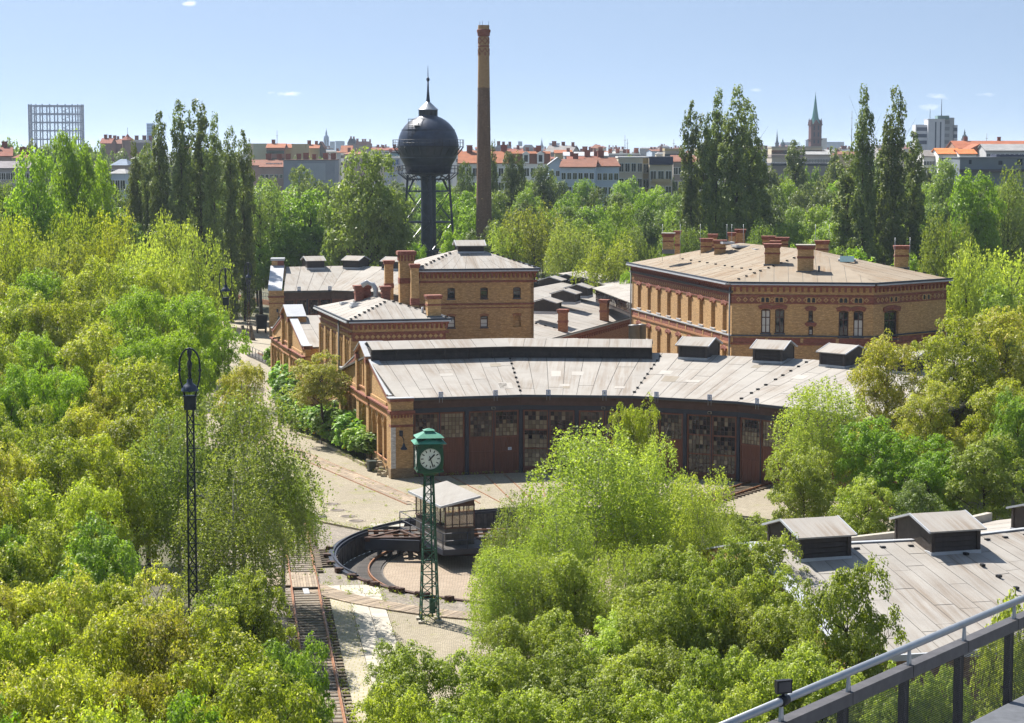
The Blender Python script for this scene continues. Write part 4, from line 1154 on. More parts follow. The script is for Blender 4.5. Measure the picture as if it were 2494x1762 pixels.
for k, (a, b, c, d) in enumerate(fronth + fl_):
    m = MB(); arch_ring(m, FF, a - 0.12, b + 0.12, d - 0.10, 0.12, 0.36, -0.02, 0.08); m.build("arch", M["brick_red"], ow)
    s_ = styles[k] if k < 6 else "glass"
    sash(ow, FF, a + 0.02, b - 0.02, c, d - 0.08, 0.06, -0.28, "glass" if k in (3, 4, 5) else s_, 0.66, mull=(b - a) > 0.6, low=s_)
    MB().box(FF, a - 0.08, b + 0.08, -0.3, 0.08, c - 0.12, c - 0.004).build("sill", M["gutter"], ow)
for a, b, c, d in ch:
    m = MB(); arch_ring(m, FC_, a - 0.12, b + 0.12, d - 0.15, 0.18, 0.4, -0.02, 0.08); m.build("arch", M["brick_red"], ow)
    sash(ow, FC_, a + 0.02, b - 0.02, c, d - 0.1, 0.08, -0.28, "glass", 0.66)
    MB().box(FC_, a - 0.08, b + 0.08, -0.3, 0.08, c - 0.12, c - 0.004).build("sill", M["gutter"], ow)
for F, Lq, sm in ((FL, LL, True), (FF, LF, False), (FC_, LC, False)):
    cornice(ow, F, 0.0, Lq, OZ, 0.52 if not sm else 0.6, True)
    zb = OZ - 1.36
    MB().box(F, 0, Lq, 0, 0.035, zb - 0.27, zb + 0.17).build("frieze", M["brick_red"], ow)
    MB().box(F, 0, Lq, 0, 0.08, zb - 0.40, zb - 0.272).build("band", M["brick_red"], ow)
    ds = row(ow, "diamond_tile", DIA, F, 0.3, Lq - 0.3, 0.56 if not sm else 0.62, 0.037, zb - 0.05)
    for d_ in ds: sub("diamond_centre", DIAI, d_)
    MB().box(F, 0, Lq, 0, 0.14, 8.62, 8.74).build("string_course", M["gutter" if F is not FL else "zinc"], ow)
    MB().box(F, 0, Lq, 0, 0.04, 8.08, 8.5).build("band", M["brick_red"], ow)
    MB().box(F, 0, Lq, 0, 0.10, 7.88, 8.06).build("band", M["terracotta" if F is FL else "brick_red"], ow)
    n = max(2, int(Lq / 2.6))
    for k in range(n + 1):
        u = Lq * k / n; MB().box(F, max(0, u - 0.13), min(Lq, u + 0.13), 0.04, 0.075, 8.1, 8.48).build("band_block", M["brick_yellow"], ow)
for F, u in ((FL, LL - 0.12), (FL, 0.1)): MB().tube([F.p(u, 0.16, 0.2), F.p(u, 0.16, OZ - 0.2)], 0.08, 6).build("downpipe", M["pipe"], ow)
for F, xs in ((FF, (683, 719, 795, 830, 1050, 1088, 1308, 1345, 1428, 1464)), (FC_, (1703, 1740, 1966, 2000))):
    for x_ in xs:                             # little paired loft openings in the frieze
        u, _ = F.at(1650 + x_ * 0.305, 711); zb = OZ - 1.36
        n_ = MB().box(F, u - 0.24, u + 0.24, 0.036, 0.10, zb - 0.30, zb + 0.20).build("loft_opening", M["brick_yellow"], ow)
        MB().prism(F, [(u - 0.14, zb - 0.26), (u + 0.14, zb - 0.26), (u + 0.14, zb + 0.05), (u + 0.07, zb + 0.15), (u - 0.07, zb + 0.15), (u - 0.14, zb + 0.05)], 0.1001, 0.104).build("louvre", M["black"], n_)  # flat black arch in place of the dark niche opening
# roof
def outp(p, d=0.5):
    c = (25.5, 204); v = (p[0] - c[0], p[1] - c[1]); h = math.hypot(*v); return (p[0] + v[0] / h * d, p[1] + v[1] / h * d, OZ + 0.06)
A_, B_, C_, D_, E_ = map(outp, (OA, OB, OC, OD, OE))
P1_, P2_ = (22.4, 212.0, 15.75), (28.6, 203.0, 15.45)
roof_plane(off, A_, B_, P1_, P2_, 1.25, "felt_tan", 2)
roof_plane(off, B_, C_, P2_, P2_, 1.2, "felt_tan"); roof_plane(off, C_, D_, P2_, P2_, 1.2, "felt_tan")
roof_plane(off, D_, E_, P2_, P1_, 1.6, "felt_tan", 1); roof_plane(off, E_, A_, P1_, P1_, 1.6, "felt_tan")
for q in (B_, D_): caps(off, (q[0], q[1], q[2] + 0.03), (P2_[0], P2_[1], P2_[2] + 0.03), 10, 0.06, 0.85)
mid = [lerp(lerp(A_, B_, t), lerp(P1_, P2_, t), 0.33) for t in (0.15, 0.98)]
caps(off, mid[0], mid[1], 9)
def roof_z(x, y):
    """height of the office roof under a point, from its slopes"""
    best = None
    for T in ((A_, B_, P2_), (A_, P2_, P1_), (B_, C_, P2_), (C_, D_, P2_), (D_, E_, P1_), (D_, P1_, P2_), (E_, A_, P1_)):
        a, b, c = T
        d = (b[1] - c[1]) * (a[0] - c[0]) + (c[0] - b[0]) * (a[1] - c[1])
        l1 = ((b[1] - c[1]) * (x - c[0]) + (c[0] - b[0]) * (y - c[1])) / d; l2 = ((c[1] - a[1]) * (x - c[0]) + (a[0] - c[0]) * (y - c[1])) / d; l3 = 1 - l1 - l2
        if min(l1, l2, l3) > -1e-3: return l1 * a[2] + l2 * b[2] + l3 * c[2]
    return OZ
def on_roof(x_, y_):
    """walk the pixel ray until it meets the roof"""
    Y = 186.0
    while Y < 226:
        p = aty(x_, y_, Y)
        if p[2] <= roof_z(p[0], p[1]) and roof_z(p[0], p[1]) > OZ + 0.08: return p
        Y += 0.1
    return aty(x_, y_, 210.0)
zx, zy = lambda v: 1500 + v * 0.392, lambda v: 520 + v * 0.392
for (x0, x1, yt, yb) in ((290, 365, 125, 232), (525, 602, 155, 270), (608, 690, 165, 280), (922, 1030, 188, 322), (1125, 1240, 198, 366), (1730, 1828, 200, 342)):
    p = on_roof(zx((x0 + x1) / 2), zy(yb)); s = p[1] / FPX
    w = (x1 - x0) * 0.392 * s * 0.86; h = (yb - yt) * 0.392 * s
    stack(off, p[0], p[1] + w * 0.4, p[2], w, w * 0.85, h - 0.05, R(-7), x0 in (290, 1125))
for (x0, x1, yt, Y) in ((365, 402, 110, 219.5), (575, 630, 130, 218), (697, 742, 120, 217.5), (740, 806, 100, 219), (907, 990, 142, 215), (993, 1075, 150, 213), (960, 1022, 172, 211.5), (1238, 1325, 170, 208)):
    p = aty(zx((x0 + x1) / 2), zy(yt), Y); w = (x1 - x0) * 0.392 * Y / FPX * 0.86
    zb = roof_z(p[0], p[1]) - 0.3; stack(off, p[0], p[1], zb, w, 0.9, p[2] - zb, R(-7), False)
for (x_, y_, w, l, op) in ((790, 203, 1.9, 1.7, False), (893, 224, 1.4, 1.6, False), (1436, 290, 1.6, 1.3, True), (690, 182, 1.2, 1.2, False)):
    p = on_roof(zx(x_), zy(y_ + 8)); skylight(off, (p[0], p[1], p[2] + 0.03), FL.a + math.pi/2 if not op else R(-10), 0.0, w, l, op)
for x_ in (290, 400, 525, 690, 720, 792, 1240, 1325, 1735, 1828):
    Yr = 212.0 if x_ < 1700 else 197.0; p = aty(zx(x_), zy(150), Yr); rod(off, (p[0], Yr, 14.0), 3.6 if x_ < 1700 else 2.9)
# ventilation stub on the roof
p = on_roof(zx(1262), zy(365)); MB().tube([(p[0], p[1], p[2] - 0.2), (p[0], p[1], p[2] + 0.55)], 0.1, 8).build("vent_pipe", M["pipe"], off)
# ================================================================== ground, court, tracks
TC, TR = (5.33, 131.8), 16.2                     # turntable pit
def polar(name, mat, r0, r1, z, a0=0.0, a1=2 * math.pi, n=96, rings=1, log=False):
    m = MB(); full = a1 - a0 > 6.28
    rr = [r0 * (r1 / r0) ** (k / rings) if log else r0 + (r1 - r0) * k / rings for k in range(rings + 1)]
    for k in range(rings):
        for j in range(n):
            s, e = a0 + (a1 - a0) * j / n, a0 + (a1 - a0) * (j + 1) / n
            P = lambda r, t: (TC[0] + r * math.cos(t), TC[1] + r * math.sin(t), z)
            m.face([P(rr[k], s), P(rr[k+1], s), P(rr[k+1], e), P(rr[k], e)])
    return m.build(name, mat, None, origin=(TC[0], TC[1], z))
tag(polar("ground", M["earth"], TR, 18000, 0.0, n=120, rings=10, log=True), kind="structure")
tag(polar("gravel_bed", M["gravel"], TR + 0.02, 25.0, 0.02, R(120), R(262), 60), kind="structure")
ang = lambda p: math.atan2(p[1] - TC[1], p[0] - TC[0])
kA, kB, kC = atz(600, 1248), atz(776, 1273), atz(897, 1297)
a_s, a_e = ang(kC), R(-12)
arc = [(TC[0] + (TR + 0.75) * math.cos(a_s + (a_e - a_s) * k / 40), TC[1] + (TR + 0.75) * math.sin(a_s + (a_e - a_s) * k / 40)) for k in range(41)]
court = [(-38, 152), kA, kB, kC] + arc + [(60, 128), (60, 262), (-30, 262), (-38, 215)]
cm = MB().plan(court, -0.2, 0.10); tag(cm.build("courtyard_paving", M["cobble"]), kind="structure")
kb = MB()
ks = [kA, kB, kC] + arc[:14]
for i in range(len(ks) - 1): kb.bar((*ks[i], 0.03), (*ks[i+1], 0.03), 0.16, 0.24)
tag(kb.build("kerb", M["stone"]), kind="structure")
sa = MB().plan([(-62, 222), (-26.5, 236), (-24, 262), (-20, 288), (-30, 320), (-75, 320)], -0.2, 0.05)
tag(sa.build("sandy_yard", M["sand"]), kind="structure")

def rail_line(p, q, off, z, parent, h=0.14):
    d = Vector((q[0] - p[0], q[1] - p[1], 0)).normalized(); n = Vector((-d.y, d.x, 0)) * off
    a, b = Vector((*p, z)) + n, Vector((*q, z)) + n
    m = MB()
    m.bar(a + Vector((0, 0, h - 0.025)), b + Vector((0, 0, h - 0.025)), 0.072, 0.05)
    m.bar(a + Vector((0, 0, h / 2 - 0.02)), b + Vector((0, 0, h / 2 - 0.02)), 0.025, h - 0.06)
    m.bar(a + Vector((0, 0, 0.012)), b + Vector((0, 0, 0.012)), 0.14, 0.024)
    return m.build("rail", M["rail_steel"], parent)
SLEEP = MB().cbox((0, 0, 0.075), (2.5, 0.25, 0.12)).mesh("sleeper", M["sleeper_wood"])
def track(p, q, label, sleepers=True, z=0.02, skip=None, group=None):
    t = thing("railway_track", label, "railway track", (p[0], p[1], 0), group)
    a = math.atan2(q[1] - p[1], q[0] - p[0]); Lq = math.dist(p, q)
    if sleepers:
        k = 0.3
        while k < Lq:
            if not (skip and skip[0] < k < skip[1]):
                c = lerp(p, q, k / Lq); place("sleeper", SLEEP, t, (c[0], c[1], z + rs.uniform(-0.02, 0.0)), a + math.pi/2 + rs.uniform(-0.02, 0.02))
            k += 0.64
        z += 0.12
    for s in (-0.755, 0.755): rail_line(p, q, s, z, t)
    return t
# the open track in the lower left
tp, tq = atz(737, 1402), atz(797, 1762)
td = Vector((tq[0] - tp[0], tq[1] - tp[1], 0)).normalized()
t0 = (tp[0] - td.x * 22, tp[1] - td.y * 22); t1 = (tq[0] + td.x * 14, tq[1] + td.y * 14)
main_tr = track(t0, t1, "rusty track with wooden sleepers leading out of the bottom of the picture", skip=(22.0, 26.6))
tn = Vector((td.y, -td.x, 0))                    # to the left seen from above; flip so that it points right in the picture
if tn.x < 0: tn = -tn
TF2 = lambda s, o: (tp[0] + td.x * s + tn.x * o, tp[1] + td.y * s + tn.y * o)
tb = MB(); tb.plan([TF2(-25, -3.2), TF2(50, -3.2), TF2(50, 0.9), TF2(-25, 0.9)], 0.0, 0.115); tag(tb.build("track_ballast", M["gravel"]), kind="structure")
sleeper2 = track(TF2(-8, 2.7), TF2(3.0, 1.95), "short line of bare sleepers beside the gravel, left of the turntable") if False else None
# short sleepers of a lifted turnout
lt = thing("lifted_sleepers", "row of bare wooden sleepers beside the track, left of the turntable", "sleepers", (*TF2(-4, 1.6), 0))
for k in range(9):
    c = TF2(-7.5 + k * 0.66, 1.5); place("sleeper", SLEEP, lt, (c[0], c[1], 0.0), math.atan2(tn.y, tn.x) + 0.1, scale=(0.62, 1, 1))
# board crossing between and beside the rails
cx = thing("board_crossing", "weathered board crossing laid across the open track", "crossing", (*TF2(2, 0), 0))
for k in range(9):
    o = -0.66 + 0.165 * k
    p, q = TF2(0.35 + 0.02 * k, o), TF2(4.6 + 0.02 * k, o)
    MB().bar((*p, 0.25), (*q, 0.25), 0.15, 0.06).build("board", M["plank"], cx)
for k in range(10):
    o = -2.6 + 0.19 * k; p, q = TF2(0.3, o), TF2(4.0, o); MB().bar((*p, 0.22), (*q, 0.22), 0.175, 0.07).build("board", M["plank"], cx)
MB().bar((*TF2(4.72, -0.66), 0.16), (*TF2(4.72, 0.66), 0.16), 0.12, 0.22).build("end_beam", M["dark_plank"], cx)
MB().bar((*TF2(4.9, 0.0), 0.2), (*TF2(5.9, 0.05), 0.12), 0.32, 0.05).build("steel_plate", M["zinc"], cx)
# curved boardwalk round the turntable
bw = thing("boardwalk", "curved grey boardwalk round the near side of the turntable", "boardwalk", (-6, 115, 0))
aa0, aa1 = ang(TF2(2.0, 0.95)), R(285)
if aa0 < 0: aa0 += 2 * math.pi
nb = 84
for k in range(nb):
    t = aa0 + (aa1 - aa0) * (k + 0.5) / nb; tt = 0.011
    P = lambda r, s: (TC[0] + r * math.cos(s), TC[1] + r * math.sin(s))
    zt = 0.14 + rs.uniform(-0.008, 0.008); e = (aa1 - aa0) / nb * 0.46
    b4 = [P(19.1, t - e), P(20.7, t - e), P(20.7, t + e), P(19.1, t + e)]
    MB().hexa([(*q, 0.03) for q in b4], [(*q, zt) for q in b4]).build("board", M["plank"], bw, origin=(*b4[0], 0))
# grid pavers, slabs and cobbles to the right of the track
tag(MB().plan([TF2(4.9, 1.0), TF2(50, 1.0), TF2(50, 2.35), TF2(4.9, 2.35)][::1], -0.1, 0.075).build("grid_paving", M["grid_paver"]), kind="structure")
south = [TF2(50, 4.2), (45, 84), (45, 112), (TC[0] + 21.0 * math.cos(R(285)), TC[1] + 21.0 * math.sin(R(285)))]
south += [(TC[0] + 20.75 * math.cos(aa1 + (aa0 - aa1) * k / 20), TC[1] + 20.75 * math.sin(aa1 + (aa0 - aa1) * k / 20)) for k in range(1, 20)] + [TF2(7.0, 4.2)]
tag(MB().plan(south, -0.1, 0.06).build("south_paving", M["cobble"]), kind="structure")
sl = thing("slab_path", "path of large pale concrete slabs beside the track", "slab path", (*TF2(15, 3.3), 0))
s = 3.6
while s < 40:
    l = rs.uniform(0.95, 1.25)
    cols = ((2.37, 3.28), (3.29, 4.18)) if s > 5.6 else ((1.0, 2.0), (2.02, 3.1), (3.12, 4.18))
    for a, b in cols:
        q = [TF2(s, a + 0.01), TF2(s, b - 0.01), TF2(s + l - 0.02, b - 0.01), TF2(s + l - 0.02, a + 0.01)]
        zz = 0.085 + rs.uniform(0, 0.012)
        MB().hexa([(*p, 0.0) for p in q], [(*p, zz) for p in q]).build("slab", M["concrete"], sl, origin=(*q[0], 0))
    s += l

# plank-filled track that crosses the court towards the path
c0, c1 = atz(992, 1218, 0.1), atz(744, 1113, 0.1)
cd_ = Vector((c1[0] - c0[0], c1[1] - c0[1], 0)).normalized(); cn_ = Vector((-cd_.y, cd_.x, 0))
c0 = (c0[0] - cd_.x * 2, c0[1] - cd_.y * 2); c1 = (c1[0] + cd_.x * 16, c1[1] + cd_.y * 16)
pt = track(c0, c1, "plank-filled track sunk in the cobbled court, running from the turntable to the path", sleepers=False, z=0.0)
Lc_ = math.dist(c0, c1); k = 0
while k * 3.0 < Lc_:
    for j in range(5):
        o = -0.56 + 0.28 * j; st_ = k * 3.0 + (j % 2) * 1.2
        p = Vector((*c0, 0.12)) + cd_ * st_ + cn_ * o; q = p + cd_ * 2.97
        MB().bar(p, q, 0.265, 0.05).build("plank", M["plank"], pt)
    k += 1
# sunken tracks from the engine-shed doors to the turntable
nb_ = 0
for i in range(4):
    F = Fr.seg(V[i], V[i+1])
    for k in range(2):
        nb_ += 1
        a = F.p(4.3 * k + 2.15, 0.0, 0)[:2]; d = math.dist(a, (3.6, 134)); e = lerp(a, (3.6, 134), (d - TR - 0.9) / d)
        if nb_ > 7: continue
        ordn = ("first", "second", "third", "fourth", "fifth", "sixth", "seventh")[nb_ - 1]
        track(a, e, "rusty rails in the cobbles in front of the %s shed door from the left" % ordn, sleepers=(nb_ == 7), z=0.0 if nb_ < 7 else 0.1)
# iron covers in the court
simple("iron_cover", (0.13, 0.105, 0.085), 0.7, 0.2, 0.3, 3.0)
COVER = MB().lathe((0, 0), [(0.52, 0.0), (0.52, 0.02), (0.40, 0.022), (0.39, 0.012), (0.01, 0.012)], 24).mesh("cover", M["iron_cover"])
RING = MB().lathe((0, 0), [(0.66, 0.0), (0.66, 0.012), (0.52, 0.012)], 24).mesh("ring", M["stone"])
for nm, (x_, y_) in (("farthest of the four", (807, 1228)), ("second of the four", (821, 1243)), ("reddish", (847, 1258)), ("nearest of the four", (867, 1269))):
    q = atz(x_, y_, 0.1); t = thing("manhole_cover", "%s round iron cover in the cobbled court" % nm if nm != "reddish" else "reddish round iron cover, third in the cobbled court", "manhole cover", (q[0], q[1], 0.1), "iron covers in the court")
    sub("cover", COVER, t); sub("ring", RING, t)
q = atz(940, 1281, 0.1)
tag(MB().plan([(q[0] - 1.1, q[1] - 0.6), (q[0] + 1.2, q[1] - 0.5), (q[0] + 1.2, q[1] + 0.6), (q[0] - 1.0, q[1] + 0.6)], 0.1, 0.15).build("stone_slab", M["concrete"]), "pale stone slab on the court edge by the turntable", "slab")
q = atz(1112, 1201, 0.1)
oc = thing("orange_marker", "small orange plastic marker standing on the cobbles in front of the shed", "marker", (q[0], q[1], 0.1))
MB().lathe(q, [(0.26, 0.1), (0.26, 0.16), (0.19, 0.16), (0.10, 0.52), (0.01, 0.54)], 12).build("cone", M["orange_plastic"], oc)

# ================================================================== turntable
simple("rust_dark", (0.07, 0.034, 0.022), 0.75, 0.1, 0.4, 3.0)
tt = thing("turntable", "sunken locomotive turntable with glazed cabin and rusty ring rail", "turntable", (TC[0], TC[1], 0))
PD = -1.15
groundmat("pit_cinder", (0.11, 0.095, 0.08), (0.07, 0.06, 0.052), 9.0, "gravel", 0.1)
m = MB(); m.lathe(TC, [(TR, PD), (TR, 0.12)], 96, sm=True); m.f = [q[::-1] for q in m.f]; m.build("pit_wall", M["dark_plank"], tt)
for k in range(150):                              # boarded lining, visible on the left-hand side
    t = R(112) + R(135) * k / 150
    P = lambda r, s: (TC[0] + r * math.cos(s), TC[1] + r * math.sin(s))
    e = R(135) / 150 * 0.47
    b4 = [P(TR - 0.09 - 0.012 * (k % 3), t - e), P(TR - 0.005, t - e), P(TR - 0.005, t + e), P(TR - 0.09 - 0.012 * (k % 3), t + e)]
    MB().hexa([(*q, PD) for q in b4], [(*q, 0.05) for q in b4]).build("lining_board", M["dark_plank"], tt)
MB().lathe(TC, [(TR + 0.45, -0.1), (TR + 0.45, 0.2), (TR + 0.02, 0.2), (TR - 0.02, 0.2), (TR - 0.02, 0.0)], 120, sm=False, a0=R(95), a1=R(208)).build("rim", M["steel_blue"], tt)
MB().lathe(TC, [(TR + 0.2, 0.2), (TR + 0.2, 0.32), (TR + 0.12, 0.32), (TR + 0.12, 0.2)], 120, sm=False, a0=R(95), a1=R(208)).build("rim_rail", M["steel_blue"], tt)
m = MB(); m.lathe(TC, [(TR - 0.1, PD), (13.5, PD + 0.06), (13.4, PD + 0.02)], 96, sm=True); m.f = [q[::-1] for q in m.f]; m.build("pit_ring", M["pit_cinder"], tt)
m = MB(); m.lathe(TC, [(13.45, PD - 0.1), (13.45, PD + 0.2), (13.32, PD + 0.21), (13.32, PD)], 96, sm=False); m.build("pit_kerb", M["dark_plank"], tt)
m = MB(); m.lathe(TC, [(13.35, PD + 0.17), (0.02, PD + 0.25)], 96, sm=True); m.f = [q[::-1] for q in m.f]; m.build("pit_floor", M["cobble_pit"], tt)
rr = MB(); rr.lathe(TC, [(14.26, PD + 0.28), (14.14, PD + 0.28), (14.14, PD + 0.32), (14.24, PD + 0.42)], 120, sm=False)
rr.lathe(TC, [(14.24, PD + 0.28), (14.24, PD + 0.43), (14.16, PD + 0.43), (14.16, PD + 0.28)], 120, sm=False); rr.build("ring_rail", M["rail_steel"], tt)
RS = MB().cbox((0, 0, 0.1), (1.5, 0.22, 0.2)).mesh("ring_sleeper", M["dark_plank"])
for k in range(110):
    t = R(105) + R(150) * k / 110; place("ring_sleeper", RS, tt, (TC[0] + 14.2 * math.cos(t), TC[1] + 14.2 * math.sin(t), PD + 0.08), t)
# bridge
bh = R(4.0)
BF = Fr((5.3, 138.0), bh)
for s in (-1, 1):
    m = MB(); Lb = 14.6
    m.prism(BF, [(-Lb, -0.35), (-Lb * 0.55, -1.15), (Lb * 0.55, -1.15), (Lb, -0.35), (Lb, 0.2), (-Lb, 0.2)], s * 1.25 - 0.06, s * 1.25 + 0.06)
    m.box(BF, -Lb, Lb, s * 1.25 - 0.18, s * 1.25 + 0.18, 0.2, 0.24); m.build("girder", M["rust_dark"], tt)
    rail_line(BF.p(-Lb, 0, 0)[:2], BF.p(Lb, 0, 0)[:2], s * 0.755, 0.26, tt)
for k in range(46):
    u = -14.4 + 28.8 * k / 45; MB().box(BF, u - 0.16, u + 0.16, -1.6, 1.6, 0.241, 0.30 + rs.uniform(0, 0.012)).build("deck_board", M["dark_plank"], tt)
# end apron: triangular steel frame at the left end
tri = [atz(890, 1313, 0.35), atz(975, 1294, 0.35), atz(1020, 1312, 0.35)]
for i in range(3): MB().bar((*tri[i], 0.32), (*tri[(i+1) % 3], 0.32), 0.22, 0.26).build("apron_beam", M["rust_dark"], tt)
MB().plan([tri[0], lerp(tri[0], tri[2], 0.55), lerp(tri[0], tri[1], 0.75)], 0.30, 0.36).build("apron_plate", M["rust_dark"], tt)
MB().bar((*atz(889, 1326, 0.0), 0.0), (*atz(1022, 1330, 0.0), 0.0), 0.16, 0.7).build("apron_girder", M["steel_blue"], tt)
# platform and cabin
pa, pb = atz(974, 1285, 0.3), atz(1079, 1342, 0.3)
PF = Fr.seg(pa, pb)                       # u towards the camera, w to the left in the picture
Lp = math.dist(pa, pb)
for k in range(14):
    w = -0.10 - 0.2 * k
    MB().box(PF, 0.0, Lp if k < 6 else Lp, w - 0.19, w, 0.26, 0.325).build("platform_board", M["dark_plank"], tt)
MB().box(PF, 0, Lp, -0.06, 0.02, 0.0, 0.34).build("platform_beam", M["steel_blue"], tt); MB().box(PF, Lp - 0.06, Lp + 0.02, -3.3, 0, 0.0, 0.34).build("platform_beam", M["steel_blue"], tt)
MB().box(PF, 0, Lp, -3.3, -2.9, 0.2, 0.32).build("platform_floor", M["dark_plank"], tt)
def railing(parent, pts, h, n, mat, r=0.03):
    for i in range(len(pts) - 1):
        for z in (h, h * 0.55):
            MB().tube([(*pts[i], pts_z + z), (*pts[i+1], pts_z + z)], r, 6).build("handrail", M[mat], parent)
        for k in range(n[i] + (1 if i == len(pts) - 2 else 0)):
            p = lerp(pts[i], pts[i+1], k / n[i]); MB().tube([(*p, pts_z), (*p, pts_z + h)], r * 1.3, 6).build("railing_post", M[mat], parent)
pts_z = 0.3
railing(tt, [PF.p(0.0, -1.6, 0)[:2], PF.p(0.0, 0.0, 0)[:2], PF.p(Lp, 0.0, 0)[:2], PF.p(Lp, -3.2, 0)[:2]], 1.05, [1, 4, 2], "steel_blue")
cu0, cu1, cw0, cw1 = 1.5, 7.4, -0.62, -2.55
kz = 0.33
cb = thing("turntable_cabin", "glazed wooden turntable cabin with pale corrugated lean-to roof", "cabin", (*PF.p(4.4, -1.7, 0)[:2], kz))
CF = [Fr.seg(PF.p(cu0, cw0, 0)[:2], PF.p(cu1, cw0, 0)[:2]), Fr.seg(PF.p(cu1, cw0, 0)[:2], PF.p(cu1, cw1, 0)[:2]),
      Fr.seg(PF.p(cu1, cw1, 0)[:2], PF.p(cu0, cw1, 0)[:2]), Fr.seg(PF.p(cu0, cw1, 0)[:2], PF.p(cu0, cw0, 0)[:2])]
CFL = [cu1 - cu0, cw0 - cw1, cu1 - cu0, cw0 - cw1]
def clear_glass(name, tint=(0.75, 0.8, 0.8), refl=0.25):
    mm, nt, b = newmat(name)
    tr = N(nt, "ShaderNodeBsdfTransparent"); tr.inputs[0].default_value = rgb(tint)
    gl = N(nt, "ShaderNodeBsdfGlossy", inp={"Roughness": 0.03}); mx = N(nt, "ShaderNodeMixShader", inp={0: refl})
    L(nt, tr.outputs[0], mx.inputs[1]); L(nt, gl.outputs[0], mx.inputs[2]); L(nt, mx.outputs[0], nt.nodes["Material Output"].inputs[0])
clear_glass("cabin_glass", (0.80, 0.80, 0.74), 0.28)
ht = [2.55, 2.55, 3.3, 2.55]
for i, (F, Lq) in enumerate(zip(CF, CFL)):
    n = 6 if Lq > 5 else 4
    for k in range(int(Lq / 0.2)):
        a = Lq * k / int(Lq / 0.2); b = Lq * (k + 1) / int(Lq / 0.2)
        MB().box(F, a + 0.004, b - 0.004, -0.05, 0.006 * (k % 2), kz, kz + 1.05).build("board", M["dark_plank"], cb)
    MB().box(F, -0.03, Lq + 0.03, -0.06, 0.05, kz + 1.05, kz + 1.13).build("sill", M["board_brown"], cb)
    MB().box(F, -0.03, Lq + 0.03, -0.06, 0.03, kz + 2.42, kz + 2.56).build("head_beam", M["board_brown"], cb)
    for k in range(n + 1):
        u = Lq * k / n; MB().box(F, u - 0.022, u + 0.022, -0.05, 0.02, kz + 1.13, kz + 2.42).build("mullion", M["frame_brown"], cb)
    for k in range(n):
        a, b = Lq * k / n + 0.035, Lq * (k + 1) / n - 0.035
        MB().raw([F.p(a, -0.02, kz + 1.13), F.p(b, -0.02, kz + 1.13), F.p(b, -0.02, kz + 2.42), F.p(a, -0.02, kz + 2.42)], [(0, 1, 2, 3)]).build("pane", M["cabin_glass"], cb)
# lean-to roof: corrugated sheets, higher on the far right side
z_lo, z_hi = kz + 2.60, kz + 3.0
for i in (1, 3):                                  # wedge boards in the end walls
    F, Lq = CF[i], CFL[i]
    MB().prism(F, [(0, kz + 2.56), (Lq, kz + 2.56), (Lq, z_hi if i == 1 else z_lo), (0, z_lo if i == 1 else z_hi)], -0.05, 0.0).build("gable_board", M["board_brown"], cb)
MB().box(CF[2], 0, CFL[2], -0.05, 0, kz + 2.56, z_hi).build("rear_board", M["board_brown"], cb)
nsh = 9
for k in range(nsh):
    m = MB(); m.flat = 0.9999
    ua, ub = cu0 - 0.35 + (cu1 - cu0 + 0.7) * k / nsh, cu0 - 0.35 + (cu1 - cu0 + 0.7) * (k + 1) / nsh
    ncor = 12
    for j in range(ncor):
        for (w_, z_) in (): pass
        x0, x1 = ua + (ub - ua) * j / ncor, ua + (ub - ua) * (j + 1) / ncor
        h0, h1 = (0.025 if j % 2 else 0.0), (0.0 if j % 2 else 0.025)
        m.face([PF.p(x0, cw0 + 0.4, z_lo - 0.06 + h0), PF.p(x0, cw1 - 0.3, z_hi + 0.06 + h0), PF.p(x1, cw1 - 0.3, z_hi + 0.06 + h1), PF.p(x1, cw0 + 0.4, z_lo - 0.06 + h1)][::-1])
    m.build("roof_sheet", M["felt_patch_pale"], cb)
MB().bar(PF.p(cu0 - 0.35, cw0 + 0.4, z_lo - 0.1), PF.p(cu1 + 0.35, cw0 + 0.4, z_lo - 0.1), 0.06, 0.14).build("eaves_board", M["zinc"], cb)
MB().bar(PF.p(cu1 + 0.35, cw0 + 0.4, z_lo - 0.1), PF.p(cu1 + 0.35, cw1 - 0.3, z_hi + 0.02), 0.06, 0.14).build("verge_board", M["zinc"], cb)
# bumper blocks on the rim
BUMP = MB().cbox((0, 0, 0.13), (0.46, 0.36, 0.26)).cbox((0.1, 0, 0.24), (0.18, 0.4, 0.1)).mesh("stop_block", M["rust_dark"])
for k, (x_, y_) in enumerate(((834, 1338), (826, 1355), (828, 1373), (842, 1389), (872, 1404), (906, 1419), (917, 1424), (961, 1436), (971, 1440), (1021, 1449), (1035, 1451), (1096, 1459))):
    q = atz(x_, y_, 0.15); t = ang(q); place("stop_block", BUMP, tt, (TC[0] + 16.72 * math.cos(t), TC[1] + 16.72 * math.sin(t), 0.05), t)
MB().lathe(TC, [(TR + 0.3, 0.0), (TR + 0.3, 0.12), (TR + 0.0, 0.12), (TR + 0.0, 0.0)], 60, sm=False, a0=R(208.2), a1=R(285)).build("rim_stones", M["rust_dark"], tt)

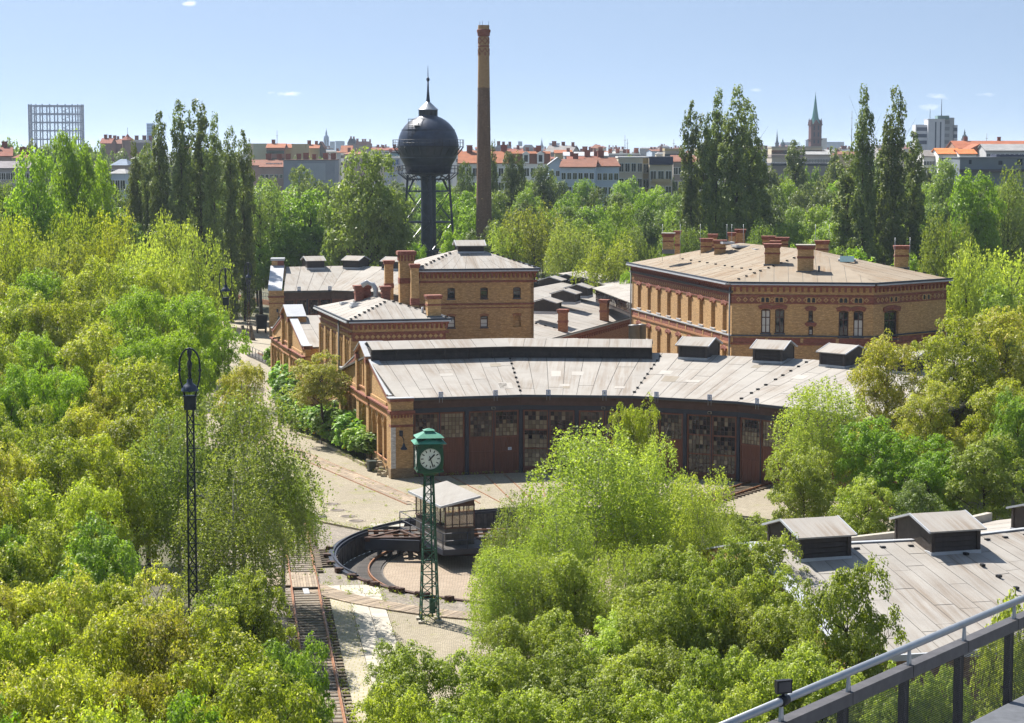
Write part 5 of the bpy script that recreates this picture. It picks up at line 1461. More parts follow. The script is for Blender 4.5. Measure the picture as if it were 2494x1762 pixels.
# ================================================================== station clock on its lattice mast
ck = atz(1046, 1516)
clock = thing("station_clock", "green box clock on a tall green lattice mast in front of the turntable", "clock", (ck[0], ck[1], 0))
ca = R(9.0)
KF = Fr(ck, ca)
zt_m = aty(1046, 1160, ck[1])[2]
wb, wt = 0.47, 0.22
leg = lambda sx, sy, z: KF.p(sx * (wb + (wt - wb) * z / zt_m), sy * (wb + (wt - wb) * z / zt_m), z)
for sx in (-1, 1):
    for sy in (-1, 1):
        MB().bar(leg(sx, sy, 0.0), leg(sx, sy, zt_m + 0.3), 0.075, 0.075).build("leg", M["green_paint"], clock)
        q = leg(sx, sy, 0); MB().cbox((q[0], q[1], 0.1), (0.34, 0.34, 0.18)).build("base_plate", M["concrete"], clock)
nz = 13; zs_ = [zt_m * (1 - (1 - k / nz) ** 1.12) for k in range(nz + 1)]
for k in range(nz):
    for side in range(4):
        s1, s2 = ((-1, 1), (1, 1), (1, -1), (-1, -1))[side], ((1, 1), (1, -1), (-1, -1), (-1, 1))[side]
        if k: MB().bar(leg(*s1, zs_[k]), leg(*s2, zs_[k]), 0.04).build("strut", M["green_paint"], clock)
        a, b = (s1, s2) if (k + side) % 2 else (s2, s1)
        MB().bar(leg(*a, zs_[k]), leg(*b, zs_[k+1]), 0.042).build("brace", M["green_paint"], clock)
MB().tube([KF.p(0.16, 0, 0.3), KF.p(0.1, 0, zt_m)], 0.05, 6).build("cable_pipe", M["green_paint"], clock)
MB().box(KF, 0.0, 0.32, -0.12, 0.16, 0.5, 1.25).build("switch_box", M["green_paint"], clock)
zb = zt_m + 0.12; bxw = 0.66; bh_ = 1.42
for k, (h0, h1, r0, r1) in enumerate(((-0.06, 0.1, 0.26, 0.42), (0.1, 0.2, 0.5, 0.62))):
    f = MB(); f.hexa([KF.p(-r0, r0, zb + h0), KF.p(r0, r0, zb + h0), KF.p(r0, -r0, zb + h0), KF.p(-r0, -r0, zb + h0)], [KF.p(-r1, r1, zb + h1), KF.p(r1, r1, zb + h1), KF.p(r1, -r1, zb + h1), KF.p(-r1, -r1, zb + h1)]); f.build("base_moulding", M["green_paint"], clock)
MB().box(KF, -bxw, bxw, -bxw, bxw, zb + 0.2, zb + 0.2 + bh_).build("clock_case", M["green_paint"], clock)
MB().box(KF, -bxw - 0.04, bxw + 0.04, -bxw - 0.04, bxw + 0.04, zb + 0.16, zb + 0.26).build("moulding", M["green_paint"], clock)
zc = zb + 0.2 + bh_ / 2 - 0.02
clear_glass("dial_glass", (0.9, 0.9, 0.9), 0.06)
for side in range(4):
    FS_ = Fr(KF.p(0, 0, 0)[:2], ca + side * math.pi / 2)
    d = MB(); d.disc(FS_, 0, bxw + 0.02, zc, 0.55, 40)
    do = d.build("dial", M["white_enamel"], clock)
    m = MB()
    for j in range(40):
        a, b = 2 * math.pi * j / 40, 2 * math.pi * (j + 1) / 40
        m.prism(FS_, [(0.55 * math.cos(a), zc + 0.55 * math.sin(a)), (0.60 * math.cos(a), zc + 0.60 * math.sin(a)), (0.60 * math.cos(b), zc + 0.60 * math.sin(b)), (0.55 * math.cos(b), zc + 0.55 * math.sin(b))], bxw, bxw + 0.05)
    m.build("bezel", M["green_paint"], do)
    for j in range(12):
        a = math.pi / 2 - j * math.pi / 6; c, s_ = math.cos(a), math.sin(a); w = 0.026; r0, r1 = 0.36, 0.49
        MB().prism(FS_, [(r0 * c + w * s_, zc + r0 * s_ - w * c), (r1 * c + w * s_, zc + r1 * s_ - w * c), (r1 * c - w * s_, zc + r1 * s_ + w * c), (r0 * c - w * s_, zc + r0 * s_ + w * c)], bxw + 0.021, bxw + 0.03).build("hour_mark", M["black"], do)
    mm = MB()
    for j in range(60):
        a = math.pi / 2 - j * math.pi / 30; c, s_ = math.cos(a), math.sin(a); w = 0.007; r0, r1 = 0.505, 0.54
        mm.prism(FS_, [(r0 * c + w * s_, zc + r0 * s_ - w * c), (r1 * c + w * s_, zc + r1 * s_ - w * c), (r1 * c - w * s_, zc + r1 * s_ + w * c), (r0 * c - w * s_, zc + r0 * s_ + w * c)], bxw + 0.021, bxw + 0.028)
    mo_ = mm.build("minute_marks", M["black"], do); mo_["kind"] = "stuff"
    for nm, deg, r0, r1, w, wo in (("hour_hand", 43.5, -0.13, 0.32, 0.04, 0.04), ("minute_hand", 162.0, -0.16, 0.47, 0.03, 0.055)):
        a = math.pi / 2 - R(deg); c, s_ = math.cos(a), math.sin(a)
        MB().prism(FS_, [(r0 * c + w * 0.7 * s_, zc + r0 * s_ - w * 0.7 * c), (r1 * c + w * s_, zc + r1 * s_ - w * c), (r1 * c - w * s_, zc + r1 * s_ + w * c), (r0 * c - w * 0.7 * s_, zc + r0 * s_ + w * 0.7 * c)], bxw + wo, bxw + wo + 0.012).build(nm, M["black"], do)
    for sx in (-1, 1):
        for sz in (-1, 1): MB().disc(FS_, sx * 0.55, bxw + 0.012, zc + sz * 0.58, 0.05, 10).build("boss", M["steel_blue"], clock)
zr = zb + 0.2 + bh_
def pyr(r0, z0, r1, z1, name, mat):
    MB().hexa([KF.p(-r0, r0, z0), KF.p(r0, r0, z0), KF.p(r0, -r0, z0), KF.p(-r0, -r0, z0)], [KF.p(-r1, r1, z1), KF.p(r1, r1, z1), KF.p(r1, -r1, z1), KF.p(-r1, -r1, z1)]).build(name, M[mat], clock)
pyr(0.72, zr, 0.86, zr + 0.06, "eaves", "green_paint")
# four little gables round the lower roof, then a pagoda-like upper roof
for side in range(4):
    FS_ = Fr(KF.p(0, 0, 0)[:2], ca + side * math.pi / 2)
    a, b, c = FS_.p(-0.86, 0.86, zr + 0.06), FS_.p(0.86, 0.86, zr + 0.06), FS_.p(0, 0.55, zr + 0.34)
    d_ = FS_.p(0, 0, zr + 0.30)
    MB().raw([a, b, c, d_], [(0, 1, 2), (1, 3, 2), (0, 2, 3)]).build("roof_facet", M["green_roof"], clock)
pyr(0.40, zr + 0.2, 0.40, zr + 0.40, "lantern", "green_paint"); pyr(0.74, zr + 0.36, 0.26, zr + 0.62, "upper_roof", "green_roof"); pyr(0.26, zr + 0.622, 0.22, zr + 0.70, "finial_box", "green_roof"); pyr(0.30, zr + 0.70, 0.03, zr + 0.80, "finial", "green_roof")

# ================================================================== lattice lamp masts
def lamp_mast(x, ytop, Y, label, scale=1.0, rusty=False):
    p = aty(x, ytop, Y); H = p[2]
    t = thing("lamp_mast", label, "lamp mast", (p[0], Y, 0), "lattice lamp masts")
    F = Fr((p[0], Y), R(rs.uniform(-6, 6)))
    mat = "lamp_iron"
    hoop = 3.05 * scale; hm = H - hoop; w0, w1 = 0.21, 0.14
    hw = lambda z: w0 + (w1 - w0) * z / hm
    for sx in (-1, 1):
        MB().bar(F.p(sx * w0, 0, 0), F.p(sx * w1, 0, hm), 0.075, 0.12).build("leg", M[mat], t)
    z = 0.3; k = 0
    while z < hm - 0.5:
        MB().bar(F.p(-hw(z), 0.05, z), F.p(hw(z + 0.55), 0.05, z + 0.55), 0.05).build("brace", M["rust" if rusty and z < 5 else mat], t)
        MB().bar(F.p(hw(z), -0.05, z), F.p(-hw(z + 0.55), -0.05, z + 0.55), 0.05).build("brace", M["rust" if rusty and z < 5 else mat], t)
        if k % 2 == 0: MB().bar(F.p(-hw(z), 0, z), F.p(hw(z) + 0.32, 0, z), 0.045).build("step", M[mat], t)
        z += 0.55; k += 1
    MB().box(F, -0.27, 0.27, -0.16, 0.16, hm - 0.1, hm + 0.5).build("head_box", M[mat], t)
    MB().box(F, -0.31, 0.31, -0.19, 0.19, hm + 0.5, hm + 0.56).build("head_plate", M[mat], t)
    r = 0.52 * scale
    for s in (-1, 1):
        pts = [F.p(s * 0.22, 0, hm + 0.5), F.p(s * 0.30, 0, hm + 0.75), F.p(s * r * 0.92, 0, hm + 1.25), F.p(s * r, 0, hm + 1.5)]
        pts += [F.p(s * r, 0, H - 0.75)] + [F.p(s * r * math.cos(a), 0, H - 0.75 + 0.75 * math.sin(a)) for a in (0.4, 0.8, 1.2, math.pi / 2)]
        MB().tube(pts, 0.045, 6).build("hoop", M[mat], t)
        MB().cbox(F.p(s * r, 0, (hm + H) / 2 + 0.35), (0.14, 0.12, 0.1)).build("clamp", M[mat], t)
    c = F.p(0, 0, 0)[:2]
    lampz = H - 1.95
    MB().lathe(c, [(0.05, lampz + 0.55), (0.09, lampz + 0.7), (0.06, lampz + 0.9), (0.1, lampz + 1.1), (0.13, lampz + 1.25), (0.05, lampz + 1.45), (0.1, lampz + 1.65), (0.12, lampz + 1.8), (0.04, H + 0.02)], 10).build("insulator", M[mat], t)
    MB().lathe(c, [(0.40, lampz), (0.38, lampz + 0.1), (0.27, lampz + 0.26), (0.14, lampz + 0.36), (0.12, lampz + 0.56)], 20).build("lamp_shade", M["tank_paint"], t)
    MB().lathe(c, [(0.01, lampz - 0.08), (0.18, lampz), (0.2, lampz + 0.05), (0.01, lampz + 0.06)], 14).build("lens", M["glass"], t)
    return t
lamp_mast(461, 849, 98, "tall dark lattice lamp mast with hoop, nearest, among the birches on the left", 0.89)
lamp_mast(549, 654, 184, "dark hoop lamp mast second from the front, right of the thicket path")
lamp_mast(462, 588, 232, "dark hoop lamp mast rising from the trees behind the nearest lamp", 1.0)
lamp_mast(294, 522, 330, "small far hoop lamp mast lost among the left-hand trees")
lamp_mast(604, 640, 278, "slim hoop lamp mast with rusty foot beside the sandy yard", 0.9, True)

# ================================================================== water tower
wp = aty(1043, 355, 328.0); WX, WY = wp[0], 328.0; WZ = wp[2]
wt_ = thing("water_tower", "dark spherical water tower with spire and two galleries on a steel trestle", "water tower", (WX, WY, 0))
sc = 328.0 / FPX
zpx = lambda y: aty(1043, y, 328.0)[2]
Rb = 74 * sc
prof = []
for k in range(15):
    a = R(-38) + (R(72) - R(-38)) * k / 14; prof.append((Rb * math.cos(a), WZ + Rb * math.sin(a)))
zl_ = zpx(424)
prof = [(0.05, zl_ - 0.4), (52 * sc, zl_)] + prof + [(22 * sc, zpx(281))]
MB().lathe((WX, WY), prof, 64).build("tank", M["tank_paint"], wt_)
for z, e in ((WZ + 0.05, 0.035), (WZ + 2.3, 0.02), (WZ - 1.8, 0.02)):
    rr_ = math.sqrt(max(0.1, Rb * Rb - (z - WZ) ** 2)); MB().lathe((WX, WY), [(rr_ + e, z - 0.12), (rr_ + e + 0.02, z), (rr_ + e, z + 0.12)], 64).build("seam_band", M["tank_paint"], wt_)
MB().lathe((WX, WY), [(22 * sc, zpx(284)), (22 * sc, zpx(268))], 24).build("lantern", M["steel_blue"], wt_)
for k in range(12):
    a = k * math.pi / 6; MB().cbox((WX + 22.3 * sc * math.cos(a), WY + 22.3 * sc * math.sin(a), (zpx(284) + zpx(268)) / 2), (0.1, 0.1, zpx(268) - zpx(284))).build("lantern_stile", M["lamp_iron"], wt_)
MB().lathe((WX, WY), [(25 * sc, zpx(268.5)), (24.5 * sc, zpx(267)), (5.2 * sc, zpx(249)), (0.01, zpx(248.5))], 28, sm=False).build("lantern_roof", M["galv"], wt_)
MB().lathe((WX, WY), [(5.3 * sc, zpx(250)), (4.2 * sc, zpx(240)), (2.6 * sc, zpx(222)), (1.8 * sc, zpx(199)), (1.2 * sc, zpx(199)), (1.0 * sc, zpx(180)), (0.3 * sc, zpx(160))], 12).build("spire", M["tank_paint"], wt_)
MB().lathe((WX, WY), [(0.02, zpx(200)), (3.0 * sc, zpx(198)), (4.2 * sc, zpx(194)), (3.0 * sc, zpx(190)), (0.02, zpx(188))], 14).build("spire_ball", M["tank_paint"], wt_)
def gallery(zf, ro, ri, hr, np_, name):
    gl = MB().lathe((WX, WY), [(ri, zf - 0.1), (ro, zf - 0.1), (ro, zf), (ri, zf)], 48, sm=False).build(name, M["lamp_iron"], wt_)
    for h in (hr, hr * 0.55): MB().lathe((WX, WY), [(ro, zf + h - 0.03), (ro + 0.03, zf + h), (ro, zf + h + 0.03), (ro - 0.03, zf + h), (ro, zf + h - 0.03)], 48).build("handrail", M["lamp_iron"], gl)
    for k in range(np_):
        a = 2 * math.pi * k / np_; c, s_ = math.cos(a), math.sin(a)
        MB().bar((WX + ro * c, WY + ro * s_, zf), (WX + ro * c, WY + ro * s_, zf + hr), 0.06).build("railing_post", M["lamp_iron"], gl)
        MB().bar((WX + ro * c, WY + ro * s_, zf - 0.1), (WX + ri * c, WY + ri * s_, zf - 1.25), 0.07).build("bracket", M["lamp_iron"], gl)
gallery(zpx(357), 86 * sc, 72 * sc, 16 * sc, 28, "upper_gallery")
gallery(zpx(421), 74 * sc, 50 * sc, 17 * sc, 24, "lower_gallery")
MB().lathe((WX, WY), [(18.5 * sc, 0), (18.5 * sc, zl_)], 24).build("shaft", M["tank_paint"], wt_)
# ladder platform on the upper left of the sphere
lx_, ly_ = WX - 36 * sc, WY - Rb * 0.84
for dx in (-0.42, 0.0, 0.42):
    MB().bar((lx_ + dx * 1.4, ly_, zpx(352)), (lx_ + dx * 1.4, ly_ + 0.2, zpx(291)), 0.07).build("ladder_rail", M["lamp_iron"], wt_)
for k in range(14):
    z = zpx(352) + (zpx(293) - zpx(352)) * k / 13; MB().bar((lx_ - 0.6, ly_ + 0.05, z), (lx_ + 0.6, ly_ + 0.05, z), 0.05).build("ladder_rung", M["lamp_iron"], wt_)
for z in (zpx(291), zpx(300)): MB().bar((lx_ - 0.6, ly_ + 0.2, z), (lx_ + 1.9, ly_ + 1.6, z), 0.06).build("ladder_rail", M["lamp_iron"], wt_)
MB().cbox((lx_ + 0.75, ly_ + 1.0, zpx(308)), (0.9, 1.3, 0.12)).build("landing", M["lamp_iron"], wt_)
# trestle: four splayed legs, rings, diagonals
zt_ = zpx(426); rt, rb_ = 50 * sc, 50 * sc + (zt_) * 0.068
LG = lambda k, z: (WX + (rb_ + (rt - rb_) * z / zt_) * math.cos(R(8) + k * math.pi / 2), WY + (rb_ + (rt - rb_) * z / zt_) * math.sin(R(8) + k * math.pi / 2), z)
lv_ = [0.0, zpx(610), zpx(541), zpx(466), zpx(437), zt_]
for k in range(4):
    MB().bar(LG(k, 0), LG(k, zt_), 0.34, 0.34).build("leg", M["tank_paint"], wt_)
    for i in range(1, len(lv_)):
        z = lv_[i]
        if i < len(lv_) - 1: MB().bar(LG(k, z), LG((k + 1) % 4, z), 0.2).build("ring_beam", M["tank_paint"], wt_); MB().bar(LG(k, z), (WX, WY, z), 0.14).build("spoke", M["tank_paint"], wt_)
        if i < 4:
            MB().bar(LG(k, lv_[i-1]), LG((k + 1) % 4, z), 0.075).build("diagonal", M["tank_paint"], wt_); MB().bar(LG((k + 1) % 4, lv_[i-1]), LG(k, z), 0.075).build("diagonal", M["tank_paint"], wt_)
    a, b = LG(k, lv_[3]), LG((k + 1) % 4, lv_[3])
    MB().bar(lerp(a, b, 0.08), lerp(LG(k, lv_[4]), LG((k + 1) % 4, lv_[4]), 0.3), 0.13).build("knee_brace", M["tank_paint"], wt_)
    MB().bar(lerp(a, b, 0.92), lerp(LG(k, lv_[4]), LG((k + 1) % 4, lv_[4]), 0.7), 0.13).build("knee_brace", M["tank_paint"], wt_)
    MB().bar(LG(k, lv_[4]), lerp(LG(k, zt_), LG((k + 1) % 4, zt_), 0.5), 0.12).build("knee_brace", M["tank_paint"], wt_)
    MB().bar(LG((k + 1) % 4, lv_[4]), lerp(LG(k, zt_), LG((k + 1) % 4, zt_), 0.5), 0.12).build("knee_brace", M["tank_paint"], wt_)

# ================================================================== factory chimney
CYd = 318.0
cq_ = aty(1178, 70, CYd); CX_ = cq_[0]; s_c = CYd / FPX; zc_ = lambda y: aty(1178, y, CYd)[2]
chm = thing("factory_chimney", "tall tapering brick chimney with pale top section and dark sooty lower shaft", "chimney", (CX_, CYd, 0))
brickmat("chimney_brick", (0.46, 0.285, 0.125), (0.35, 0.205, 0.085), (0.26, 0.2, 0.13), 0.35)
brickmat("chimney_brick_old", (0.215, 0.128, 0.078), (0.135, 0.082, 0.052), (0.18, 0.12, 0.08), 0.55, (0.045, 0.035, 0.03))
rad = lambda y: (12.6 + (19.8 - 12.6) * (y - 62) / (590 - 62)) * s_c
z_split = zc_(214)
MB().lathe((CX_, CYd), [(rad(900), 0.0), (rad(590), zc_(590)), (rad(400), zc_(400)), (rad(214), z_split)], 32).build("lower_shaft", M["chimney_brick_old"], chm)
MB().lathe((CX_, CYd), [(rad(214), z_split), (rad(90), zc_(90))], 32).build("upper_shaft", M["chimney_brick"], chm)
# ragged edge where the newer brick begins
for k in range(40):
    a = rs.uniform(0, 2 * math.pi); y = rs.uniform(216, 262) if rs.random() < 0.6 else rs.uniform(262, 560); r = rad(y) + 0.012; w = rs.uniform(0.12, 0.34); h = rs.uniform(0.08, 0.22)
    F = Fr((CX_ + r * math.cos(a), CYd + r * math.sin(a)), a + math.pi / 2); MB().box(F, -w/2, w/2, -0.05, 0.015, zc_(y), zc_(y) + h).build("brick_patch", M["chimney_brick" if y > 262 else "chimney_brick_old"], chm)
MB().lathe((CX_, CYd), [(rad(92), zc_(89)), (rad(92) + 0.1, zc_(88)), (rad(92) + 0.14, zc_(80)), (rad(92) + 0.22, zc_(79)), (rad(92) + 0.22, zc_(73)), (rad(92) + 0.08, zc_(72))], 32, sm=False).build("cap", M["brick_red"], chm)
MB().lathe((CX_, CYd), [(rad(92) + 0.06, zc_(72.5)), (rad(92) + 0.03, zc_(62)), (rad(92) - 0.2, zc_(62)), (rad(92) - 0.2, zc_(75))], 32, sm=False).build("crown", M["chimney_brick"], chm)
MB().lathe((CX_, CYd), [(rad(114) + 0.005, zc_(115)), (rad(113) + 0.05, zc_(114.5)), (rad(113) + 0.05, zc_(112)), (rad(112) + 0.005, zc_(111.5))], 32, sm=False).build("band", M["brick_red"], chm)
cyl = lambda a, y: (CX_ + (rad(y) + 0.02) * math.cos(a), CYd + (rad(y) + 0.02) * math.sin(a), zc_(y))
for k in range(6):
    a = -math.pi / 2 + k * math.pi / 3 + 0.25; e = math.pi / 6.5
    for (a0_, y0_, a1_, y1_) in ((a - e, 100, a, 92), (a, 92, a + e, 100), (a + e, 100, a, 108), (a, 108, a - e, 100), (a - e, 128, a, 118), (a, 118, a + e, 128), (a - e * 0.35, 132, a, 128), (a, 128, a + e * 0.35, 132), (a + e * 0.35, 132, a, 136), (a, 136, a - e * 0.35, 132)):
        for i in range(2):
            t0_, t1_ = i / 2, (i + 1) / 2
            MB().bar(cyl(a0_ + (a1_ - a0_) * t0_, y0_ + (y1_ - y0_) * t0_), cyl(a0_ + (a1_ - a0_) * t1_, y0_ + (y1_ - y0_) * t1_), 0.09, 0.1).build("pattern_brick", M["brick_red"], chm)
for k in range(3):
    a = k * 2.1 + 0.3; MB().tube([(CX_ + rad(62) * math.cos(a), CYd + rad(62) * math.sin(a), zc_(64)), (CX_ + rad(62) * math.cos(a), CYd + rad(62) * math.sin(a), zc_(52))], 0.025, 4).build("lightning_rod", M["lamp_iron"], chm)

# ================================================================== nearer shed roof on the right
near = thing("engine_shed", "near engine shed at the right, big sunlit felt roof with three timber ventilators", "engine shed", (18, 99, 0))
Kr = [(11.3, 98.0)]
for a_ in (14.0, 30.0, 46.0):
    Kr.append((Kr[-1][0] + 9.2 * math.cos(R(a_)), Kr[-1][1] + 9.2 * math.sin(R(a_))))
NZ, NE = 6.7, 4.2
Ko, Ki = offset_poly(Kr, -11.6), offset_poly(Kr, 11.2)
for i in range(3):
    dk = roof_plane(near, z3(Ko[i], NE), z3(Ko[i+1], NE), z3(Kr[i], NZ), z3(Kr[i+1], NZ), 1.0, "felt", 3)
    roof_plane(near, z3(Ki[i+1], NE), z3(Ki[i], NE), z3(Kr[i+1], NZ), z3(Kr[i], NZ), 1.4, "felt", 1)
    if i: caps(dk, z3(Ko[i], NE + 0.03), z3(Kr[i], NZ + 0.03), 9)
    caps(dk, lerp(z3(Kr[i], NZ - 0.05), z3(Ko[i], NE), 0.06), lerp(z3(Kr[i+1], NZ - 0.05), z3(Ko[i+1], NE), 0.06), 7)
    MB().bar((*Kr[i], NZ + 0.03), (*Kr[i+1], NZ + 0.03), 0.3, 0.05).build("ridge_cap", M["zinc"], near)
    for P_, s_ in ((Ko, 1), (Ki, -1)):
        F = Fr.seg(P_[i], P_[i+1]) if s_ > 0 else Fr.seg(P_[i+1], P_[i])
        MB().box(F, 0, math.dist(P_[i], P_[i+1]), -0.9, -0.5, 0, NE - 0.15).build("wall", M["brick_dark"], near)
        MB().box(F, 0, math.dist(P_[i], P_[i+1]), -0.1, 0.06, NE - 0.22, NE + 0.04).build("eaves_board", M["zinc"], near)
        if s_ < 0: MB().box(F, 0, math.dist(P_[i], P_[i+1]), -0.4, -0.05, NE + 0.0, NE + 0.55).build("parapet", M["concrete"], near)
FEn = Fr.seg(Ki[0], Ko[0]); Ln = math.dist(Ki[0], Ko[0])
eg = MB().prism(FEn, [(0, 0), (Ln, 0), (Ln, NE + 0.1), (Ln * 0.49, NZ + 0.2), (0, NE + 0.1)], -0.02, 0.5).build("end_wall", M["brick_yellow"], near)
MB().prism(FEn, [(0, NE + 0.105), (Ln * 0.49, NZ + 0.205), (Ln * 0.49, NZ + 0.285), (0, NE + 0.185)], -0.12, 0.6).build("coping", M["zinc"], eg)
MB().prism(FEn, [(Ln * 0.49, NZ + 0.205), (Ln, NE + 0.105), (Ln, NE + 0.185), (Ln * 0.49, NZ + 0.285)], -0.12, 0.6).build("coping", M["zinc"], eg)
MON_N = monitor_meshes(2.55, 3.6, 0.72, 0.5, 0.5, "n")
for (x_, y_) in ((1956, 1290), (2255, 1272), (2520, 1240)):
    q = atz(x_, y_, NZ + 0.6); best = min(((math.dist(lerp(Kr[i], Kr[i+1], t / 40), q), i, t / 40) for i in range(3) for t in range(41)))
    _, i, t = best; p = lerp(Kr[i], Kr[i+1], t); mo = monitor(near, (p[0], p[1], NZ), Fr.seg(Kr[i], Kr[i+1]).a + R(4), MON_N)

# ================================================================== terrace railing in the lower right corner
dh = 4.94
RZ = HC - dh
rp = [atz(x, y, RZ)[:2] for x, y in ((1903, 1708), (2071, 1644), (2217, 1576), (2351, 1521), (2471, 1467))]
r0_, r1_ = rp[0], rp[4]
rd = Vector((r1_[0] - r0_[0], r1_[1] - r0_[1], 0)) / 4.0
deck_z = RZ - 1.12
RF = Fr((r0_[0], r0_[1]), math.atan2(rd.y, rd.x)); sp_ = rd.length
rail = thing("terrace_railing", "dark steel terrace railing with mesh panels and round metal handrail", "railing", (r0_[0], r0_[1], deck_z))
MB().tube([RF.p(-3.5 * sp_, 0, RZ), RF.p(7 * sp_, 0, RZ)], 0.038, 12).build("handrail", M["galv"], rail)
mm, nt, b = newmat("mesh_panel")
wv = N(nt, "ShaderNodeTexWave", wave_type='BANDS', bands_direction='Y', inp={"Scale": 14.0, "Distortion": 0.0})
L(nt, coords(nt, "UV"), wv.inputs["Vector"])
wr = N(nt, "ShaderNodeMapRange", inp={"From Min": 0.35, "From Max": 0.65, "To Min": 0.22, "To Max": 0.72}); L(nt, wv.outputs["Fac"], wr.inputs["Value"])
tr = N(nt, "ShaderNodeBsdfTransparent"); mx = N(nt, "ShaderNodeMixShader"); L(nt, wr.outputs[0], mx.inputs[0]); L(nt, tr.outputs[0], mx.inputs[1])
b.inputs["Base Color"].default_value = (0.05, 0.05, 0.055, 1); b.inputs["Metallic"].default_value = 0.3
L(nt, b.outputs[0], mx.inputs[2]); L(nt, mx.outputs[0], nt.nodes["Material Output"].inputs[0])
top_z = RZ - 0.185
for k in range(-3, 8):
    u = k * sp_
    MB().hexa([RF.p(u - 0.035, 0.012, top_z - 0.01), RF.p(u + 0.035, 0.012, top_z - 0.01), RF.p(u + 0.035, -0.012, top_z - 0.01), RF.p(u - 0.035, -0.012, top_z - 0.01)],
              [RF.p(u - 0.012, 0.012, RZ - 0.02), RF.p(u + 0.012, 0.012, RZ - 0.02), RF.p(u + 0.012, -0.012, RZ - 0.02), RF.p(u - 0.012, -0.012, RZ - 0.02)]).build("bracket", M["galv"], rail)
    MB().box(RF, u - 0.05, u + 0.05, -0.09, -0.02, deck_z - 0.2, top_z - 0.121).build("post", M["black"], rail)
    if k < 7:
        MB().box(RF, u + 0.006, u + sp_ - 0.006, -0.08, 0.05, top_z - 0.12, top_z).build("top_beam", M["rail_grey"], rail)
        MB().raw([RF.p(u + 0.03, -0.012, deck_z - 0.1), RF.p(u + sp_ - 0.03, -0.012, deck_z - 0.1), RF.p(u + sp_ - 0.03, -0.012, top_z - 0.118), RF.p(u + 0.03, -0.012, top_z - 0.118)], [(0, 1, 2, 3)]).build("mesh_panel", M["mesh_panel"], rail)
simple("deck_grey", (0.20, 0.21, 0.23), 0.7, 0, 0.2, 8.0)
dkp = [RF.p(-4 * sp_, 0.04, 0)[:2], RF.p(8 * sp_, 0.04, 0)[:2], RF.p(8 * sp_, 9, 0)[:2], RF.p(-4 * sp_, 9, 0)[:2]]
dkp = [RF.p(-4 * sp_, -0.02, 0)[:2], RF.p(-4 * sp_, 10, 0)[:2], RF.p(8 * sp_, 10, 0)[:2], RF.p(8 * sp_, -0.02, 0)[:2]]
tag(MB().plan(dkp, deck_z - 0.35, deck_z).build("terrace_deck", M["deck_grey"]), kind="structure")
tag(MB().plan([RF.p(-3.8 * sp_, 0.3, 0)[:2], RF.p(-3.8 * sp_, 9.8, 0)[:2], RF.p(7.8 * sp_, 9.8, 0)[:2], RF.p(7.8 * sp_, 0.3, 0)[:2]], 0.0, deck_z - 0.36).build("terrace_block", M["concrete"]), kind="structure")
fl = thing("floodlight", "small black floodlight clamped to the terrace handrail", "floodlight", RF.p(0.03, 0.0, RZ))
FX = RF.sub(0.03, 0.0, R(-35))
MB().box(FX, -0.075, 0.075, -0.02, 0.035, RZ + 0.07, RZ + 0.19).build("lamp_body", M["black"], fl)
for k in range(5): MB().box(FX, -0.062 + 0.028 * k, -0.052 + 0.028 * k, -0.05, -0.021, RZ + 0.08, RZ + 0.18).build("cooling_fin", M["black"], fl)
MB().box(FX, -0.06, 0.06, 0.0351, 0.04, RZ + 0.085, RZ + 0.175).build("lens", M["rail_grey"], fl)
MB().tube([RF.p(0.03, 0, RZ - 0.05), RF.p(0.03, 0, RZ + 0.09)], 0.016, 6).build("bracket", M["black"], fl); MB().tube([RF.p(-0.03, 0, RZ), RF.p(0.09, 0, RZ)], 0.05, 10).build("clamp", M["black"], fl)

# ================================================================== small things on and round the buildings
def number_sign(F, u, n, z=ZE, w=0.5, parent_shed="front"):
    p = F.p(u, w, z)
    t = thing("number_sign", "blue and white plate reading %d on the eave of the %s shed" % (n, parent_shed), "sign", p, "number plates above the shed doors")
    F2 = Fr((p[0], p[1]), F.a)
    MB().box(F2, -0.17, 0.17, -0.015, 0.015, z + 0.02, z + 0.46).build("plate", M["sign_blue"], t)
    MB().box(F2, -0.13, 0.13, 0.0151, 0.02, z + 0.07, z + 0.41).build("panel", M["sign_white"], t)
    o = bpy.data.objects.new("digit", DIGITS[str(n)]); o.scale = (0.34, 0.34, 0.5); o.parent = t; COL.objects.link(o)
    q = F2.p(0, 0.026, z + 0.24); o.location = Vector(q) - Vector(p); o.rotation_euler = (math.pi / 2, 0, F.a)
    for s in (-0.12, 0.12): MB().bar(F2.p(s, 0, z - 0.35), F2.p(s, 0, z + 0.05), 0.025).build("bracket", M["galv"], t)
for n in range(1, 8):
    i, k = (n - 1) // 2, (n - 1) % 2
    number_sign(Fr.seg(V[i], V[i+1]), 4.3 * k + 2.15, n)
for n, x_ in ((8, 727), (9, 802), (10, 941)):
    i = 0 if x_ < 806 else 2
    F = Fr.seg(fv[i], fv[i+1]); u, z = F.at(x_, 704)
    p = F.p(u, 0.45, 6.15)
    t = thing("number_sign", "small blue and white plate on the far shed eave, %s from the left" % {8: "first", 9: "second", 10: "third"}[n], "sign", p, "plates above the far shed doors")
    F2 = Fr((p[0], p[1]), F.a)
    MB().box(F2, -0.22, 0.22, -0.015, 0.015, 6.17, 6.7).build("plate", M["sign_blue"], t); MB().box(F2, -0.16, 0.16, 0.0151, 0.02, 6.23, 6.64).build("panel", M["sign_white"], t)
